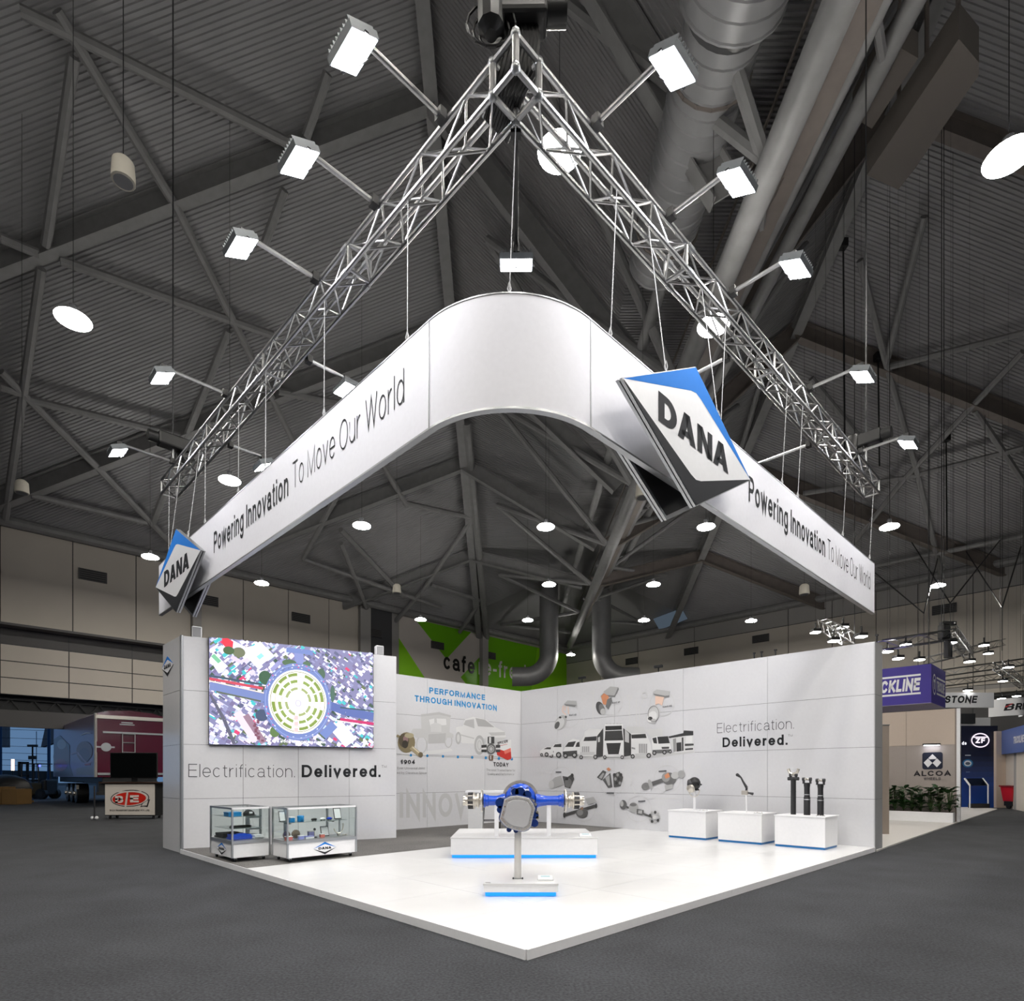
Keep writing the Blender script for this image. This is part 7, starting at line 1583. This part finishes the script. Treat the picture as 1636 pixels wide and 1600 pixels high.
# ---- far lighting trusses over the neighbours
def far_truss(label, A, B, w=0.35):
    A, B = Vector(A), Vector(B); d = B - A; L = d.length; d.normalize(); sd = d.cross(Z).normalized(); n = max(3, int(L / 0.6))
    t = thing('lighting_truss', (A + B) / 2, label, 'truss', 'far lighting trusses over the neighbours'); cs = [(-w / 2, 0), (w / 2, 0), (w / 2, w), (-w / 2, w)]
    for a, b in cs: MB().cyl(A + sd * a + Z * b, B + sd * a + Z * b, 0.028, 6).build('chord', M_ALU, t)
    lt = MB()
    for f in range(4):
        (a0, b0), (a1, b1) = cs[f], cs[(f + 1) % 4]
        for i in range(n):
            p, q = ((a0, b0), (a1, b1)) if i % 2 else ((a1, b1), (a0, b0)); lt.cyl(A + d * (L * i / n) + sd * p[0] + Z * p[1], A + d * (L * (i + 1) / n) + sd * q[0] + Z * q[1], 0.014, 4)
    tag(lt.build('lattice_bar', M_ALU, t), kind='stuff')
    for k in (0.15, 0.85):
        p = A.lerp(B, k) + Z * w; MB().cyl(p, Vector((p.x, p.y, roof_z(p))), 0.006, 5).build('chain', M_IRON, t)
far_truss('short far truss above the near end of the product wall', at_y(1314, 1004, 24), at_y(1356, 1030, 19))
far_truss('far truss running behind the top of the violet cube sign', at_y(1404, 1040, 22), at_y(1522, 1022, 22))
far_truss('far truss slanting down from the black hoist', at_y(1516, 1012, 22), at_y(1548, 1052, 30))
far_truss('long far truss over the white hanging signs', at_y(1500, 1082, 32), at_y(1660, 1060, 32))
far_truss('lower long far truss over the white hanging signs', at_y(1500, 1098, 36), at_y(1660, 1078, 36))
far_truss('far truss before the wall ledge at right', at_y(1480, 1062, 30), at_y(1600, 1032, 34))
far_truss('short dark far truss slanting at the right edge', at_y(1594, 1070, 28), at_y(1636, 1100, 34))
M_FLS = emission('far_flood_glow', (252, 250, 246), 45.0)
def far_lamp(x, y, yd, lab, w=0.28):
    p = at_y(x, y, yd); t = thing('far_lamp', p, lab, 'lamp', 'small far lamps over the neighbours')
    MB().box(p + Z * 0.07, (w, 0.3, 0.1), (X, Y, Z)).build('housing', M_BLACK, t); MB().box(p, (w * 0.94, 0.26, 0.03), (X, Y, Z)).build('lens', M_FLS, t)
    MB().cyl(p + Z * 0.12, p + Z * 0.35, 0.03, 6).build('bracket', M_BLACK, t); MB().cyl(p + Z * 0.35, Vector((p.x, p.y, roof_z(p) + 0.02)), 0.004, 4).build('cord', M_BLACK, t)
for x, y, yd, lab in ((1347, 1003, 22, 'small far lamp highest above the short truss'), (1303, 1011, 22, 'small far lamp left of the short truss'), (1332, 1025, 20, 'small far lamp lowest under the short truss'), (1376, 1018, 20, 'small far lamp right of the short truss'), (1447, 1031, 22, 'small far lamp above the violet cube sign, uppermost'),
        (1418, 1042, 22, 'small far lamp just past the product wall end'), (1435, 1053, 22, 'second small far lamp past the product wall end'), (1469, 1055, 24, 'small far lamp over the violet cube'), (1519, 1028, 22, 'small far lamp under the black hoist'), (1572, 1032, 26, 'small far lamp before the wall ledge'),
        (1579, 1045, 28, 'small far lamp below the one before the ledge'), (1549, 1058, 24, 'small far lamp right of the violet cube'), (1611, 1067, 26, 'round-looking far lamp near the right edge'), (1602, 1089, 30, 'small far lamp above the curved sign'), (1546, 1104, 30, 'small far lamp on the flat white sign'), (1600, 1117, 33, 'small far lamp on the curved sign'), (1624, 1113, 33, 'small far lamp right of the curved sign')):
    far_lamp(x, y, yd, lab)
p = at_y(1508, 1010, 22); t = thing('chain_hoist', p, 'black chain hoist far off over the violet cube sign', 'chain hoist')
MB().box(p, (0.3, 0.3, 0.55), (X, Y, Z)).build('motor_body', M_BLACK, t, bevel=0.05); MB().box(p + Z * 0.3 + X * 0.15, (0.5, 0.2, 0.14), (X, Y, Z)).build('motor_cap', M_BLACK, t); MB().cyl(p - Z * 0.95 + X * 0.15, p - Z * 0.3 + X * 0.15, 0.14, 10).build('chain_bag', M_BLACK, t); MB().cyl(p + Z * 0.3, Vector((p.x, p.y, roof_z(p) + 0.02)), 0.012, 5).build('chain', M_IRON, t)
# black Y-shaped slings under the right roof slope
def sling(label, apex, ends, drop, yd=30.0):
    A = at_y(*apex, yd); t = thing('rigging_sling', A, label, 'sling', 'black rigging slings under the right roof slope')
    for e in ends:
        q = rpt(*e, 0.6); MB().cyl(A, q, 0.035, 6).build('leg', M_BLACK, t)
    MB().cyl(A, at_y(*drop, yd), 0.015, 5).build('wire', M_BLACK, t)
sling('left black Y-shaped sling before the wall vent', (1518, 964), ((1458, 855), (1600, 850)), (1518, 1005))
sling('right black Y-shaped sling near the right edge', (1601, 971), ((1545, 870), (1632, 862)), (1601, 1040))
sling('pale slack sling left of the wall vent', (1476, 980), ((1400, 905), (1500, 880)), (1476, 1060))
for x, y0, y1, lab in ((1350, 380, 760, 'thick black vertical cable behind the right flood lights'), (1405, 560, 745, 'thinner black vertical cable right of the thick one'), (1513, 690, 880, 'black vertical cable before the right roof slope')):
    a = rpt(x, y0, 0.5); b = at_y(x, y1, a.y); t = thing('drop_cable', b, lab, 'cable', 'black vertical cables under the right roof slope')
    MB().cyl(a, b, 0.035, 6).build('cable', M_BLACK, t); MB().box(a, (0.3, 0.3, 0.35), (X, Y, Z)).build('anchor', M_BLACK, t)
